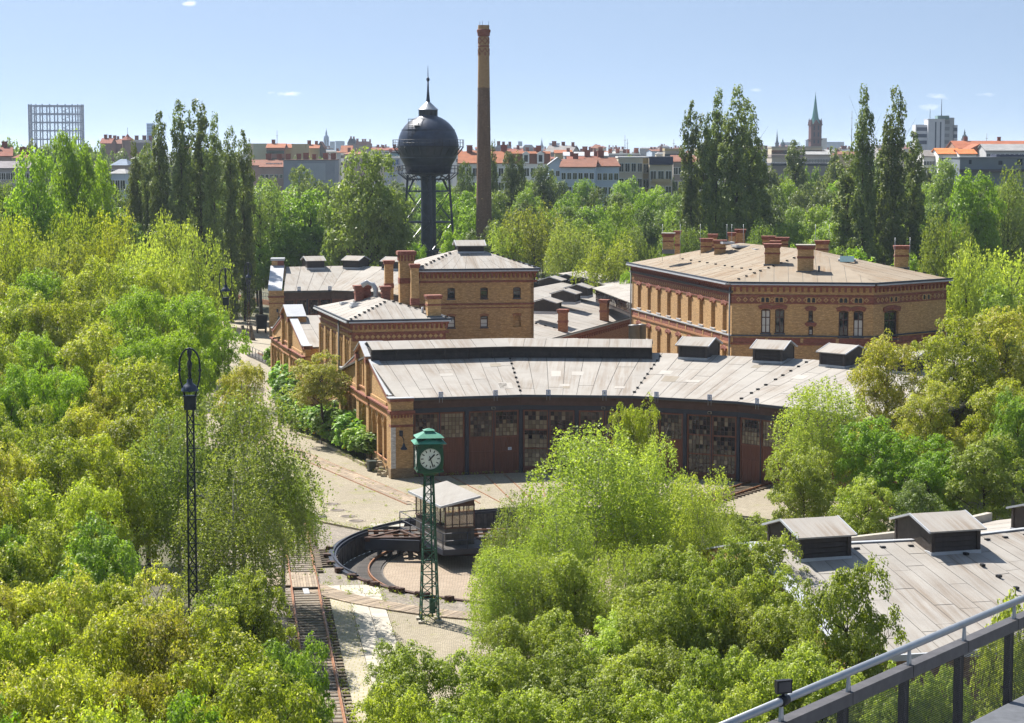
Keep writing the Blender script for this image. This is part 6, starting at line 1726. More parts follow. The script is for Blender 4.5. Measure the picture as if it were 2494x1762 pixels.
def wall_lamp(F, u, z, w, label):
    p = F.p(u, w, z); t = thing("wall_lamp", label, "wall lamp", p, "dark wall lamps on brick piers")
    F2 = Fr((p[0], p[1]), F.a)
    MB().box(F2, -0.13, 0.13, 0.0, 0.12, z, z + 0.4).build("wall_box", M["steel_blue"], t)
    MB().tube([F2.p(0, 0.1, z), F2.p(0.05, 0.32, z - 0.05), F2.p(0.12, 0.45, z - 0.25), F2.p(0.12, 0.45, z - 0.5)], 0.035, 6).build("arm", M["steel_blue"], t)
    c = F2.p(0.12, 0.45, 0)[:2]
    MB().lathe(c, [(0.27, z - 0.98), (0.25, z - 0.9), (0.12, z - 0.75), (0.08, z - 0.6), (0.04, z - 0.48)], 16).build("shade", M["steel_blue"], t)
wall_lamp(F0, -0.95, 3.35, 0.42, "dark wall lamp on the front corner pier of the nearer shed")
wall_lamp(GF1, 0.3, 3.5, 0.22, "dark wall lamp at the rear corner of the gable wall")
wall_lamp(Fp, -0.9, 3.4, 0.5, "dark wall lamp on the pier of the far shed")
nl = ("second", "fourth", "sixth")
for i in range(3):
    F = Fr.seg(V[i], V[i+1]); u = 4.3 + 2.05; p = F.p(u, 0.1, 5.2)
    t = thing("door_light", "small pale light fitting above the %s shed door" % nl[i], "light", p); F2 = Fr((p[0], p[1]), F.a)
    MB().box(F2, -0.14, 0.14, 0.0, 0.16, 5.12, 5.3).build("housing", M["concrete"], t); MB().box(F2, -0.11, 0.11, 0.161, 0.17, 5.14, 5.28).build("lens", M["glass"], t)
F = Fr.seg(V[0], V[1]); p = F.p(4.3 + 3.4, 0.02, 2.0)
t = thing("notice", "small white notice with blue print on the second shed door", "sign", p); F2 = Fr((p[0], p[1]), F.a)
MB().box(F2, -0.14, 0.14, 0.0, 0.012, 1.9, 2.12).build("sheet", M["sign_white"], t)
for k in range(3): MB().box(F2, -0.1, 0.1, 0.0121, 0.014, 1.94 + 0.055 * k, 1.965 + 0.055 * k).build("print_line", M["sign_blue"], t)
# kerb stones of the planting bed, rubble at the corner, bins
bedk = [atz(x, y, 0.1) for x, y in ((690, 1010), (700, 1040), (730, 1062), (775, 1075), (830, 1105), (880, 1132), (925, 1152))]
kbd = thing("bed_edging", "low stone edging round the planted strip along the gable wall", "edging", (*bedk[3], 0))
for i in range(len(bedk) - 1):
    n = max(2, int(math.dist(bedk[i], bedk[i+1]) / 0.8))
    for k in range(n):
        a, b = lerp(bedk[i], bedk[i+1], (k + 0.02) / n), lerp(bedk[i], bedk[i+1], (k + 0.98) / n); MB().bar((*a, 0.2), (*b, 0.2), 0.2, 0.24).build("kerb_stone", M["stone"], kbd)
bed = MB().plan([bedk[i] for i in range(len(bedk))] + [gpt(0.6, 0.0), gpt(42, 0.0)], 0.05, 0.2); tag(bed.build("planting_bed", M["earth"]), kind="structure")
rb2 = thing("rubble_pile", "heap of rough broken stones at the foot of the shed corner", "rubble", (*atz(935, 1150, 0.1), 0.1))
for k in range(34):
    q = lerp(atz(905, 1140), atz(948, 1165), rs.random()); q = (q[0] + rs.uniform(-0.5, 0.5), q[1] + rs.uniform(-0.6, 0.6)); h = rs.uniform(0.12, 0.3)
    z = 0.1 + rs.choice((0, 0.2, 0.4)) * (1 if k % 2 else 0)
    o = MB().hexa([(q[0] - h, q[1] - h * 0.7, z), (q[0] + h * 0.8, q[1] - h, z), (q[0] + h, q[1] + h * 0.8, z), (q[0] - h * 0.7, q[1] + h, z)], [(q[0] - h * 0.8, q[1] - h * 0.6, z + h), (q[0] + h * 0.7, q[1] - h * 0.8, z + h * 1.1), (q[0] + h * 0.6, q[1] + h * 0.7, z + h * 0.9), (q[0] - h * 0.6, q[1] + h * 0.7, z + h)]).build("stone", M["stone"], rb2)
def bin_(x, y, label, s=1.0):
    q = atz(x, y, 0.1); t = thing("waste_bin", label, "bin", (*q, 0.1))
    F = Fr(q, R(20)); a, b = 0.32 * s, 0.4 * s
    MB().hexa([F.p(-a, a, 0.16), F.p(a, a, 0.16), F.p(a, -a, 0.16), F.p(-a, -a, 0.16)], [F.p(-b, b, 0.1 + 0.95 * s), F.p(b, b, 0.1 + 0.95 * s), F.p(b, -b, 0.1 + 0.95 * s), F.p(-b, -b, 0.1 + 0.95 * s)]).build("body", M["bin_green"], t)
    MB().box(F, -b - 0.04, b + 0.04, -b - 0.04, b + 0.04, 0.1 + 0.95 * s, 0.1 + 1.02 * s).build("lid", M["bin_green"], t)
    for sx in (-1, 1): MB().box(F, sx * a - 0.05, sx * a + 0.05, -0.2, 0.2, 0.1, 0.2).build("foot", M["black"], t)
bin_(691, 1034, "dark green waste bin on the path beside the planted strip", 1.25)
bin_(905, 1148, "dark tub at the corner of the planted strip", 0.8)
# far yard: coal hopper, stumps, low wall with railing, second turntable
q = atz(637, 812); hp = thing("coal_hopper", "dark iron hopper on short legs in the sandy yard", "hopper", (*q, 0)); F = Fr(q, R(12))
MB().hexa([F.p(-0.6, 0.6, 0.6), F.p(0.6, 0.6, 0.6), F.p(0.6, -0.6, 0.6), F.p(-0.6, -0.6, 0.6)], [F.p(-0.8, 0.8, 2.5), F.p(0.8, 0.8, 2.5), F.p(0.8, -0.8, 2.5), F.p(-0.8, -0.8, 2.5)]).build("bin", M["black"], hp)
for sx in (-1, 1):
    for sy in (-1, 1): MB().bar(F.p(sx * 0.55, sy * 0.55, 0), F.p(sx * 0.6, sy * 0.6, 0.8), 0.14).build("leg", M["black"], hp)
for nm, x_ in (("left", 597), ("right", 617)):
    q = atz(x_, 830); tag(MB().tube([(q[0], q[1], 0), (q[0] - 0.2, q[1], 1.0), (q[0] - 0.35, q[1], 2.0)], [0.3, 0.26, 0.22], 8).build("timber_stump", M["sleeper_wood"]), "leaning dark timber stump %s of the slim lamp mast" % nm, "stump")
w0_, w1_ = atz(565, 728), atz(657, 745)
lwv = thing("low_wall", "low brick wall with dark railing at the back of the sandy yard", "wall", (*w0_, 0)); FWl = Fr.seg(w0_, w1_); LWl = math.dist(w0_, w1_)
MB().box(FWl, 0, LWl, -0.3, 0, 0, 0.8).build("brick_base", M["brick_orange"], lwv)
for k in range(18): MB().bar(FWl.p(LWl * k / 17, -0.15, 0.8), FWl.p(LWl * k / 17, -0.15, 1.9), 0.05).build("railing_post", M["lamp_iron"], lwv)
for z in (1.3, 1.9): MB().bar(FWl.p(0, -0.15, z), FWl.p(LWl, -0.15, z), 0.06).build("handrail", M["lamp_iron"], lwv)
# second turntable bridge, half hidden at the left
b0, b1 = atz(600, 862, 0.3), atz(672, 896, 0.3)
t2 = thing("turntable_bridge", "far turntable bridge with rusty rails and thin railing behind the gable", "turntable", (*b0, 0)); F2b = Fr.seg(b0, b1); L2 = math.dist(b0, b1)
for k in range(int(L2 / 0.42)): MB().box(F2b, 0.42 * k, 0.42 * k + 0.4, -4.2, 0, 0.1, 0.3).build("deck_board", M["dark_plank"], t2)
for o in (-1.4, -2.9): rail_line(F2b.p(0, o, 0)[:2], F2b.p(L2, o, 0)[:2], 0, 0.3, t2)
pts_z = 0.3
railing(t2, [F2b.p(0, 0, 0)[:2], F2b.p(L2, 0, 0)[:2]], 1.1, [9], "lamp_iron"); railing(t2, [F2b.p(L2 * 0.5, -4.4, 0)[:2], F2b.p(L2, -4.4, 0)[:2]], 1.1, [3], "lamp_iron")
# ================================================================== vegetation
def foliage(name, dark, light, trans, tw=0.42, extra=None, rough=0.5):
    m, nt, b = newmat(name)
    at = N(nt, "ShaderNodeAttribute", attribute_name="tone")
    rp = N(nt, "ShaderNodeValToRGB"); L(nt, at.outputs["Fac"], rp.inputs[0])
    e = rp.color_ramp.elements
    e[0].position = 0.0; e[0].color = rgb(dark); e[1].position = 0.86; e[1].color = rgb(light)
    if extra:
        rp.color_ramp.elements.new(0.905).color = rgb(light); rp.color_ramp.elements.new(0.91).color = rgb(extra)
    mr = N(nt, "ShaderNodeMapRange", inp={"To Min": 0.78, "To Max": 1.18}); L(nt, rnd(nt), mr.inputs["Value"])
    s = N(nt, "ShaderNodeVectorMath", operation='SCALE'); L(nt, rp.outputs[0], s.inputs[0]); L(nt, mr.outputs[0], s.inputs["Scale"])
    hs = N(nt, "ShaderNodeHueSaturation"); hr = N(nt, "ShaderNodeMapRange", inp={"To Min": 0.49, "To Max": 0.51})
    mul = N(nt, "ShaderNodeMath", operation='MULTIPLY', inp={1: 7.31}); fr = N(nt, "ShaderNodeMath", operation='FRACT')
    L(nt, rnd(nt), mul.inputs[0]); L(nt, mul.outputs[0], fr.inputs[0]); L(nt, fr.outputs[0], hr.inputs["Value"]); L(nt, hr.outputs[0], hs.inputs["Hue"]); L(nt, s.outputs[0], hs.inputs["Color"])
    L(nt, hs.outputs[0], b.inputs["Base Color"]); b.inputs["Roughness"].default_value = rough; b.inputs["Specular IOR Level"].default_value = 0.35
    tl = N(nt, "ShaderNodeBsdfTranslucent")
    tm = mixc(nt, 1.0, hs.outputs[0], trans, 'MULTIPLY'); L(nt, tm, tl.inputs[0])
    mx = N(nt, "ShaderNodeMixShader", inp={0: tw}); L(nt, b.outputs[0], mx.inputs[1]); L(nt, tl.outputs[0], mx.inputs[2])
    L(nt, mx.outputs[0], nt.nodes["Material Output"].inputs[0])
    return m
TRB = (2.15, 2.3, 0.9)
foliage("leaf_robinia", (0.129, 0.176, 0.024), (0.307, 0.330, 0.040), TRB, 0.41, (0.50, 0.46, 0.30))
foliage("leaf_robinia_warm", (0.142, 0.171, 0.026), (0.355, 0.341, 0.055), TRB, 0.39, (0.48, 0.38, 0.22))
foliage("leaf_lime", (0.109, 0.182, 0.021), (0.235, 0.330, 0.037), TRB, 0.41)
foliage("leaf_maple", (0.129, 0.182, 0.031), (0.295, 0.330, 0.064), TRB, 0.38)
foliage("leaf_birch", (0.114, 0.163, 0.038), (0.259, 0.300, 0.077), TRB, 0.34)
foliage("leaf_birch_light", (0.163, 0.225, 0.046), (0.356, 0.405, 0.087), TRB, 0.38)
foliage("leaf_green", (0.093, 0.160, 0.027), (0.212, 0.295, 0.051), TRB, 0.36)
foliage("leaf_mid", (0.086, 0.139, 0.035), (0.201, 0.255, 0.066), TRB, 0.34)
foliage("leaf_dark", (0.046, 0.081, 0.026), (0.144, 0.187, 0.055), (2.2, 2.2, 1.0), 0.27)
foliage("leaf_poplar", (0.076, 0.116, 0.037), (0.198, 0.244, 0.072), (2.2, 2.2, 1.0), 0.27)
foliage("leaf_willow", (0.129, 0.158, 0.034), (0.292, 0.314, 0.062), TRB, 0.38)
foliage("leaf_far", (0.073, 0.110, 0.035), (0.196, 0.237, 0.077), (2.0, 2.0, 1.0), 0.27)
foliage("leaf_bed", (0.086, 0.166, 0.026), (0.228, 0.351, 0.057), TRB, 0.36, (0.50, 0.36, 0.03))

def unit(a): return a / np.maximum(1e-9, np.linalg.norm(a, axis=1, keepdims=True))
def rdir(g, n):
    return unit(g.normal(size=(n, 3)))
def leaf_mesh(name, C, Nn, size, aspect, tone, mat):
    n = len(C); g = np.random.default_rng(n)
    Nn = unit(Nn); t = unit(np.cross(Nn, rdir(g, n))); b = np.cross(Nn, t)
    s = size[:, None]
    P = np.empty((n, 4, 3))
    P[:, 0] = C - t * s * 0.5; P[:, 1] = C + b * s * aspect * 0.5 + t * s * 0.06; P[:, 2] = C + t * s * 0.5 - Nn * s * 0.12; P[:, 3] = C - b * s * aspect * 0.5 + t * s * 0.06
    me = bpy.data.meshes.new(name)
    me.vertices.add(4 * n); me.loops.add(4 * n); me.polygons.add(n)
    me.vertices.foreach_set("co", P.astype(np.float32).ravel())
    me.loops.foreach_set("vertex_index", np.arange(4 * n, dtype=np.int32))
    me.polygons.foreach_set("loop_start", np.arange(0, 4 * n, 4, dtype=np.int32))
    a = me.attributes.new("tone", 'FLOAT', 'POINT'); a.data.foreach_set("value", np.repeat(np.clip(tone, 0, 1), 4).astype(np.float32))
    me.materials.append(M[mat])
    me.update(calc_edges=True)
    return me

def lobes(g, n, c, r, rl, flat=1.0, shell=(0.45, 0.85)):
    """lobe centres inside an ellipsoid c +- r, spread apart; returns centres and radii"""
    out = []; rad = []
    tries = 0
    while len(out) < n and tries < 4000:
        tries += 1
        d = rdir(g, 1)[0]
        if d[2] < -0.55: continue
        p = np.array(c) + d * np.array(r) * g.uniform(*shell)
        q = g.uniform(*rl)
        if all(np.linalg.norm((p - o) / (1, 1, 0.9)) > 0.62 * (q + w) for o, w in zip(out, rad)): out.append(p); rad.append(q)
    out.append(np.array(c)); rad.append(rl[1])
    return np.array(out), np.array(rad)

def crown_lobed(seed, c, r, nl, rl, ncl, rc, nleaf, size, flat=0.75, up=0.5, shell=(0.45, 0.85), flower=0.0, twig=0.15):
    g = np.random.default_rng(seed)
    LC, LR = lobes(g, nl, c, r, rl, shell=shell)
    Cs, Ns, Ts = [], [], []
    cc = np.array(c)
    for p, q in zip(LC, LR):
        k = max(6, int(ncl * (q / np.mean(LR)) ** 2))
        d = rdir(g, k); d[:, 2] = np.where(d[:, 2] < -0.35, -d[:, 2] * 0.6, d[:, 2]); d = unit(d)
        cen = p + d * q * g.uniform(0.62, 1.06, (k, 1)) * np.array([1, 1, 0.86])
        keep = np.ones(k, bool)
        # drop clumps buried inside a neighbouring lobe
        for p2, q2 in zip(LC, LR):
            if p2 is p: continue
            keep &= np.linalg.norm(cen - p2, axis=1) > 0.55 * q2
        keep |= g.random(k) < 0.25
        cen, d = cen[keep], d[keep]
        lt = g.uniform(0.25, 0.62, len(cen))
        for i in range(len(cen)):
            m = max(6, int(nleaf * g.uniform(0.6, 1.35))); rr = rc * g.uniform(0.65, 1.35)
            # a tuft: leaves on the upper, outer shell of a small cushion, a few inside
            dv = unit(rdir(g, m) + d[i] * 0.45 + np.array([0, 0, 0.45]))
            o = dv * (rr * np.where(g.random(m) < 0.75, g.uniform(0.75, 1.08, m), g.uniform(0.2, 0.8, m)))[:, None] * np.array([1.1, 1.1, flat])
            o[:, 2] -= 0.25 * (o[:, 0] ** 2 + o[:, 1] ** 2) / rr          # tips hang a little
            Cs.append(cen[i] + o)
            Ns.append(rdir(g, m) * 0.5 + dv * 0.7 + np.array([0, 0, up * 0.6]))
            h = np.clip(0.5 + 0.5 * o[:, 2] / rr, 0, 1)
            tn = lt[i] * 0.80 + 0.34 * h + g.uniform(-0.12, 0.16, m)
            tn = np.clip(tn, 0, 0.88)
            if flower and g.random() < flower: f = g.random(m) < 0.16; tn = np.where(f, 1.0, tn)
            Ts.append(tn)
    # stray leaves and twigs poking out, so that the outline is uneven
    return np.concatenate(Cs), np.concatenate(Ns), np.concatenate(Ts), LC, LR

def crown_weeping(seed, c, r, nl, rl, nstr, ln, npl, size):
    """hanging strands from the surface of the lobes (birch, willow)"""
    g = np.random.default_rng(seed)
    LC, LR = lobes(g, nl, c, r, rl, shell=(0.35, 0.8))
    Cs, Ns, Ts = [], [], []
    cc = np.array(c)
    for p, q in zip(LC, LR):
        k = max(5, int(nstr * (q / np.mean(LR)) ** 2))
        d = rdir(g, k); d[:, 2] = np.abs(d[:, 2]) * 0.9 - 0.15; d = unit(d)
        st = p + d * q * g.uniform(0.55, 1.0, (k, 1))
        outw = unit((st - cc) * np.array([1, 1, 0.15]) + g.normal(size=(k, 3)) * 0.3)
        for i in range(k):
            l = g.uniform(*ln); m = max(5, int(npl * l / ln[1])); t = np.sort(g.random(m))
            bend = g.uniform(0.15, 0.5)
            pth = st[i] + outw[i] * (bend * l * np.sqrt(t))[:, None] * np.array([1, 1, 0.25]) + np.array([0, 0, -1.0]) * (l * t ** 1.3)[:, None]
            pth = pth + g.normal(size=(m, 3)) * 0.06 * (size / 0.12)
            Cs.append(pth); Ns.append(rdir(g, m) + outw[i] * 0.5 + np.array([0, 0, 0.25]))
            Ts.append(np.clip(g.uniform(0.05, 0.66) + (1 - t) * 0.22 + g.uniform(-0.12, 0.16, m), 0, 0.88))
    return np.concatenate(Cs), np.concatenate(Ns), np.concatenate(Ts), LC, LR

def crown_poplar(seed, H, rad, nsp, nleaf, size):
    """ragged column: several upright leaders with blunt tips, sprays of leaves up their sides, gaps between"""
    g = np.random.default_rng(seed)
    Cs, Ns, Ts, tips = [], [], [], []
    for s in range(nsp):
        a = 2 * math.pi * s / nsp + g.uniform(-0.5, 0.5); rr = rad * (0.10 if s == 0 else g.uniform(0.35, 0.7)); hs = H * (1.0 if s == 0 else g.uniform(0.62, 0.985))
        z0 = H * 0.04; nz = int(hs * 1.15); ph = g.uniform(0, 9)
        for k in range(nz):
            t = (k + g.random()) / nz; z = z0 + (hs - z0) * t
            env = rad * (0.66 if s == 0 else 0.48) * min(1.0, 0.75 + 0.6 * t) * (1 - t ** 9) ** 0.5 * (0.78 + 0.32 * math.sin(ph + z * 0.9) + g.uniform(-0.12, 0.12)) + 0.25
            if g.random() < 0.10: continue
            for j in range(4):
                b = g.uniform(0, 2 * math.pi); w = env * g.uniform(0.45, 1.0)
                if g.random() < 0.12: continue
                cen = np.array([rr * math.cos(a) * (1 - 0.25 * t) + w * math.cos(b), rr * math.sin(a) * (1 - 0.25 * t) + w * math.sin(b), z])
                m = int(nleaf * g.uniform(0.5, 1.4)); dv = unit(rdir(g, m) + np.array([math.cos(b) * 0.6, math.sin(b) * 0.6, 0.3]))
                o = dv * g.uniform(0.5, 1.05, (m, 1)) * np.array([0.62, 0.62, 0.95])
                Cs.append(cen + o); Ns.append(rdir(g, m) * 0.6 + dv * 0.7 + np.array([0, 0, 0.25]))
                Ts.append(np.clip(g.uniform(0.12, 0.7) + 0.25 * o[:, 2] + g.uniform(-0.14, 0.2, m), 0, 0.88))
        tips.append((rr * math.cos(a), rr * math.sin(a), hs))
    return np.concatenate(Cs), np.concatenate(Ns), np.concatenate(Ts), tips

def trunk_mesh(name, seed, H, r0, LC, mat, fork=0.25, lean=0.0):
    r = random.Random(seed); m = MB()
    top = (r.uniform(-0.3, 0.3), r.uniform(-0.3, 0.3), H * 0.86)
    zf = H * fork
    pts = [(0, 0, -0.3), (0, 0, 0.25), (r.uniform(-0.12, 0.12), r.uniform(-0.12, 0.12), zf), (top[0] * 0.6 + r.uniform(-0.3, 0.3), top[1] * 0.6 + r.uniform(-0.3, 0.3), H * 0.6), top]
    m.tube(pts, [r0 * 1.35, r0, r0 * 0.82, r0 * 0.42, r0 * 0.08], 8)
    for p in LC:
        p = tuple(float(x) for x in p)
        t = r.uniform(0.05, 0.75)
        zb = max(zf * 0.75, min(p[2] - 0.4 * math.hypot(p[0], p[1]) - 0.3, H * 0.7))
        f = (zb - zf) / (H * 0.86 - zf) if zb > zf else 0
        bx, by = top[0] * 0.6 * max(0, f), top[1] * 0.6 * max(0, f)
        mid = (bx + (p[0] - bx) * 0.5 + r.uniform(-0.3, 0.3), by + (p[1] - by) * 0.5 + r.uniform(-0.3, 0.3), zb + (p[2] - zb) * 0.42)
        rb = r0 * 0.36 * (1 - 0.5 * max(0, f))
        m.tube([(bx, by, zb), mid, p], [rb, rb * 0.7, rb * 0.25], 5)
        for _ in range(4):
            q = (p[0] + r.uniform(-1, 1) * 0.16 * H * 0.6, p[1] + r.uniform(-1, 1) * 0.16 * H * 0.6, p[2] + r.uniform(0.1, 0.12 * H))
            m.tube([lerp(mid, p, r.uniform(0.2, 1)), q], [rb * 0.38, rb * 0.1], 4, cap=False)
    return m.mesh(name, M[mat], uv=False)

PROTO = {}                                        # kind -> list of (crown mesh, trunk mesh, nominal height, nominal width)
def reg(kind, C, Nn, T, size, aspect, mat, LC, H, r0, bark="bark", fork=0.25, seed=0):
    g = np.random.default_rng(seed + 5)
    sz = size * g.uniform(0.7, 1.3, len(C))
    k = len(PROTO.setdefault(kind, []))
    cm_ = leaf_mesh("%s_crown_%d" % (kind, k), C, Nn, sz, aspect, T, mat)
    top = float(np.quantile(C[:, 2], 0.998)); wid = float(np.quantile(np.abs(C[:, :2]), 0.985)) * 2
    PROTO[kind].append((cm_, trunk_mesh("%s_trunk_%d" % (kind, k), seed, top, r0, LC, bark, fork), top, wid))
def build_protos():
    for k in range(4):
        C, Nn, T, LC, LR = crown_lobed(10 + k, (0, 0, 6.6), (3.6, 3.6, 4.6), 16, (1.1, 1.9), 30, 0.47, 58, 0.17, 0.75, 0.6, flower=0.35)
        reg("robinia", C, Nn, T, 0.175, 0.55, "leaf_robinia", LC, 12, 0.22, seed=k)
    for k in range(4):
        C, Nn, T, LC, LR = crown_lobed(30 + k, (0, 0, 4.6), (3.4, 3.4, 4.3), 22, (0.85, 1.5), 30, 0.36, 44, 0.14, 0.8, 0.5)
        reg("maple", C, Nn, T, 0.142, 0.72, "leaf_maple", LC, 9, 0.16, seed=20 + k)
    for k in range(4):
        C, Nn, T, LC, LR = crown_weeping(50 + k, (0, 0, 6.8), (3.3, 3.3, 5.6), 21, (0.9, 1.7), 70, (0.7, 2.5), 30, 0.12)
        reg("birch", C, Nn, T, 0.125, 0.7, "leaf_birch", LC, 13, 0.15, "bark_birch", 0.3, seed=40 + k)
    for k in range(4):
        C, Nn, T, LC, LR = crown_lobed(70 + k, (0, 0, 8.2), (4.7, 4.7, 6.4), 20, (1.4, 2.5), 26, 0.72, 30, 0.32, 0.85, 0.45)
        reg("broad", C, Nn, T, 0.33, 0.7, "leaf_green", LC, 15, 0.3, seed=60 + k)
    for k in range(3):
        C, Nn, T, LC, LR = crown_weeping(90 + k, (0, 0, 7.5), (4.2, 4.2, 4.6), 13, (1.3, 2.3), 46, (0.9, 2.6), 20, 0.26)
        reg("willow", C, Nn, T, 0.27, 0.55, "leaf_willow", LC, 13, 0.28, "bark", 0.2, seed=80 + k)
    for k in range(4):
        C, Nn, T, tips = crown_poplar(110 + k, 30.0, 3.0, 7, 28, 0.34)
        reg("poplar", C, Nn, T, 0.40, 0.75, "leaf_poplar", [(x, y, z * 0.85) for x, y, z in tips], 30, 0.4, "bark", 0.08, seed=100 + k)
    for k in range(3):
        C, Nn, T, LC, LR = crown_lobed(130 + k, (0, 0, 8.5), (4.8, 4.8, 5.5), 15, (1.5, 2.6), 14, 1.0, 13, 0.7, 0.9, 0.4)
        reg("far", C, Nn, T, 0.72, 0.75, "leaf_far", LC, 14, 0.3, seed=120 + k)
    for k in range(3):
        C, Nn, T, LC, LR = crown_lobed(150 + k, (0, 0, 1.25), (0.85, 0.85, 1.1), 8, (0.35, 0.6), 14, 0.3, 14, 0.26, 0.8, 0.7, flower=0.10)
        reg("bed", C, Nn, T, 0.27, 0.8, "leaf_bed", LC, 2.4, 0.03, "bark", 0.1, seed=140 + k)
build_protos()
NAMES = {"robinia": "robinia_tree", "maple": "maple_tree", "birch": "birch_tree", "broad": "broadleaf_tree", "willow": "willow_tree", "poplar": "poplar_tree", "far": "city_tree", "bed": "garden_shrub"}
CATS = {"bed": "shrub"}
rt_ = random.Random(5)
cnt = {}
KD = 2494.0 / 2296.0
def tree(kind, X, Y, H, W, label, group=None, mat=None, rz=None, z=0.0):
    ps = PROTO[kind]; i = cnt.get(kind, 0); cnt[kind] = i + 1
    cmesh, tmesh, h0, w0 = ps[(i * 7 + i // len(ps)) % len(ps)]
    t = thing(NAMES[kind], label, CATS.get(kind, "tree"), (X, Y, z), group)
    t.rotation_euler = (0, 0, rt_.uniform(0, 6.28) if rz is None else rz)
    t.scale = (W / w0, W / w0, H / h0)
    for nm, me in (("trunk", tmesh), ("crown", cmesh)):
        o = bpy.data.objects.new(nm, me); o.parent = t; COL.objects.link(o)
        if nm == "crown" and mat:
            o.material_slots[0].link = 'OBJECT'; o.material_slots[0].material = M[mat]
    return t
def tree_px(kind, xd, yd, Y, wd, label, group=None, mat=None):
    """xd, yd: crown top in the 2296-wide view of the photo; wd: crown width there"""
    p = aty(xd * KD, yd * KD, Y)
    return tree(kind, p[0], Y, max(2.0, p[2]), wd * KD * Y / FPX, label, group, mat)

# ---- single trees that can be told apart
S = tree_px
g1 = "poplars on the left skyline"
for x, y, w, Y, nm in ((300, 322, 40, 300, "short leftmost"), (330, 325, 44, 306, "short second"), (356, 256, 56, 302, "tall third"), (405, 232, 62, 300, "tall fourth"), (447, 230, 66, 304, "tallest, fifth"),
                       (478, 262, 52, 296, "sixth"), (514, 292, 50, 310, "seventh"), (544, 297, 48, 312, "rightmost")):
    S("poplar", x, y, Y, w * 0.98, "%s of the dark columnar poplars on the left skyline" % nm, g1)
g2 = "poplars right of the chimney skyline"
for x, y, w, Y, nm in ((1552, 232, 48, 330, "leftmost"), (1580, 262, 50, 336, "second, shorter,"), (1608, 208, 58, 328, "third"), (1652, 200, 66, 324, "tallest, fourth"), (1678, 232, 66, 330, "fifth"), (1700, 315, 70, 338, "shortest, rightmost")):
    S("poplar", x, y, Y, w * 1.02, "%s of the big poplars behind the brick office roof" % nm, g2)
g3 = "poplars at the right edge of the skyline"
for x, y, w, Y, nm in ((1902, 345, 74, 318, "broad low leftmost"), (1938, 200, 58, 314, "slender tall left"), (1972, 350, 76, 322, "low middle"), (2008, 203, 62, 316, "slender tall right"), (2050, 300, 58, 320, "thin-topped rightmost")):
    S("poplar", x, y, Y, w * 1.02, "%s of the ragged poplars at the right of the skyline" % nm, g3)
S("poplar", 1784, 318, 470, 56, "pair-like dark far poplar below the church spire", g3); S("poplar", 1870, 332, 470, 38, "slim far poplar left of the ragged poplars", g3)
S("poplar", 1106, 320, 430, 26, "thin poplar peeping out behind the brick chimney", None); S("poplar", 1410, 350, 520, 34, "small far poplar before the cream house", None)
S("broad", 1146, 344, 410, 72, "dark pyramid-shaped tree right of the brick chimney", None, "leaf_dark"); S("broad", 1218, 372, 420, 84, "dark rounded tree two right of the brick chimney", None, "leaf_dark")
S("broad", 1338, 370, 520, 60, "round dark tree before the pale blue houses", None, "leaf_dark"); S("broad", 1290, 378, 520, 46, "small pale tree before the red-roofed house", None, "leaf_mid")
S("broad", 1045, 366, 400, 66, "dark tree half hidden between water tower and chimney", None, "leaf_dark")
S("broad", 150, 300, 252, 120, "tall lime-green tree with pointed top below the gasometer", None, "leaf_lime"); S("broad", 74, 338, 246, 130, "lime-green tree left of the pointed one", None, "leaf_lime"); S("broad", 214, 350, 256, 96, "lime-green tree right of the pointed one", None, "leaf_lime"); S("broad", 10, 420, 250, 130, "lime-green tree at the left picture edge", None, "leaf_green")
S("willow", 582, 394, 326, 130, "grey-green weeping tree right of the left poplars", None, "leaf_mid"); S("broad", 684, 374, 420, 96, "round green tree before the grey fire wall", None, "leaf_mid")
S("broad", 694, 428, 326, 150, "bright green tree left of the tall dark one", None, "leaf_lime"); S("broad", 640, 500, 324, 110, "bright green lower tree beside the far shed", None, "leaf_lime")
S("broad", 822, 336, 308, 165, "tall dense green tree left of the water tower", None, "leaf_mid"); S("broad", 872, 425, 312, 110, "green tree at the left leg of the water tower", None, "leaf_green"); S("broad", 765, 420, 312, 90, "green tree leaning on the tall dense one", None, "leaf_mid")
S("willow", 1196, 462, 300, 150, "yellowish willow right of the brick chimney", None, "leaf_willow"); S("willow", 1366, 528, 268, 150, "round yellow-green willow behind the shed wing", None, "leaf_willow")
S("willow", 1280, 500, 292, 120, "olive willow with bare dark limbs", None, "leaf_birch"); S("willow", 1140, 500, 300, 110, "pale willow at the foot of the chimney", None, "leaf_birch_light")
S("broad", 1008, 520, 314, 70, "bright shrubby tree between the legs of the water tower", None, "leaf_lime"); S("broad", 930, 545, 316, 60, "small bright tree under the water tower", None, "leaf_lime")
S("broad", 2116, 360, 380, 104, "round dark tree before the long grey hall", None, "leaf_mid"); S("broad", 2182, 386, 300, 130, "lime-green tree at the right, before the grey hall", None, "leaf_lime"); S("willow", 2262, 372, 320, 110, "grey-green willow at the right edge", None, "leaf_birch")
S("willow", 2170, 545, 205, 150, "pale feathery willow right of the brick office", None, "leaf_birch_light"); S("willow", 2268, 556, 205, 160, "pale feathery willow at the right edge beyond the office", None, "leaf_birch_light"); S("broad", 2230, 640, 190, 130, "green bushy tree touching the right edge", None, "leaf_green")
S("willow", 2120, 480, 225, 120, "light willow behind the right corner of the office", None, "leaf_birch")
S("robinia", 1988, 748, 148, 165, "blossoming robinia before the right end of the front shed", None, "leaf_robinia_warm"); S("robinia", 2140, 708, 150, 200, "big blossoming robinia at the right before the brick office", None, "leaf_robinia"); S("robinia", 2262, 690, 152, 190, "big robinia cut by the right picture edge", None, "leaf_robinia_warm")
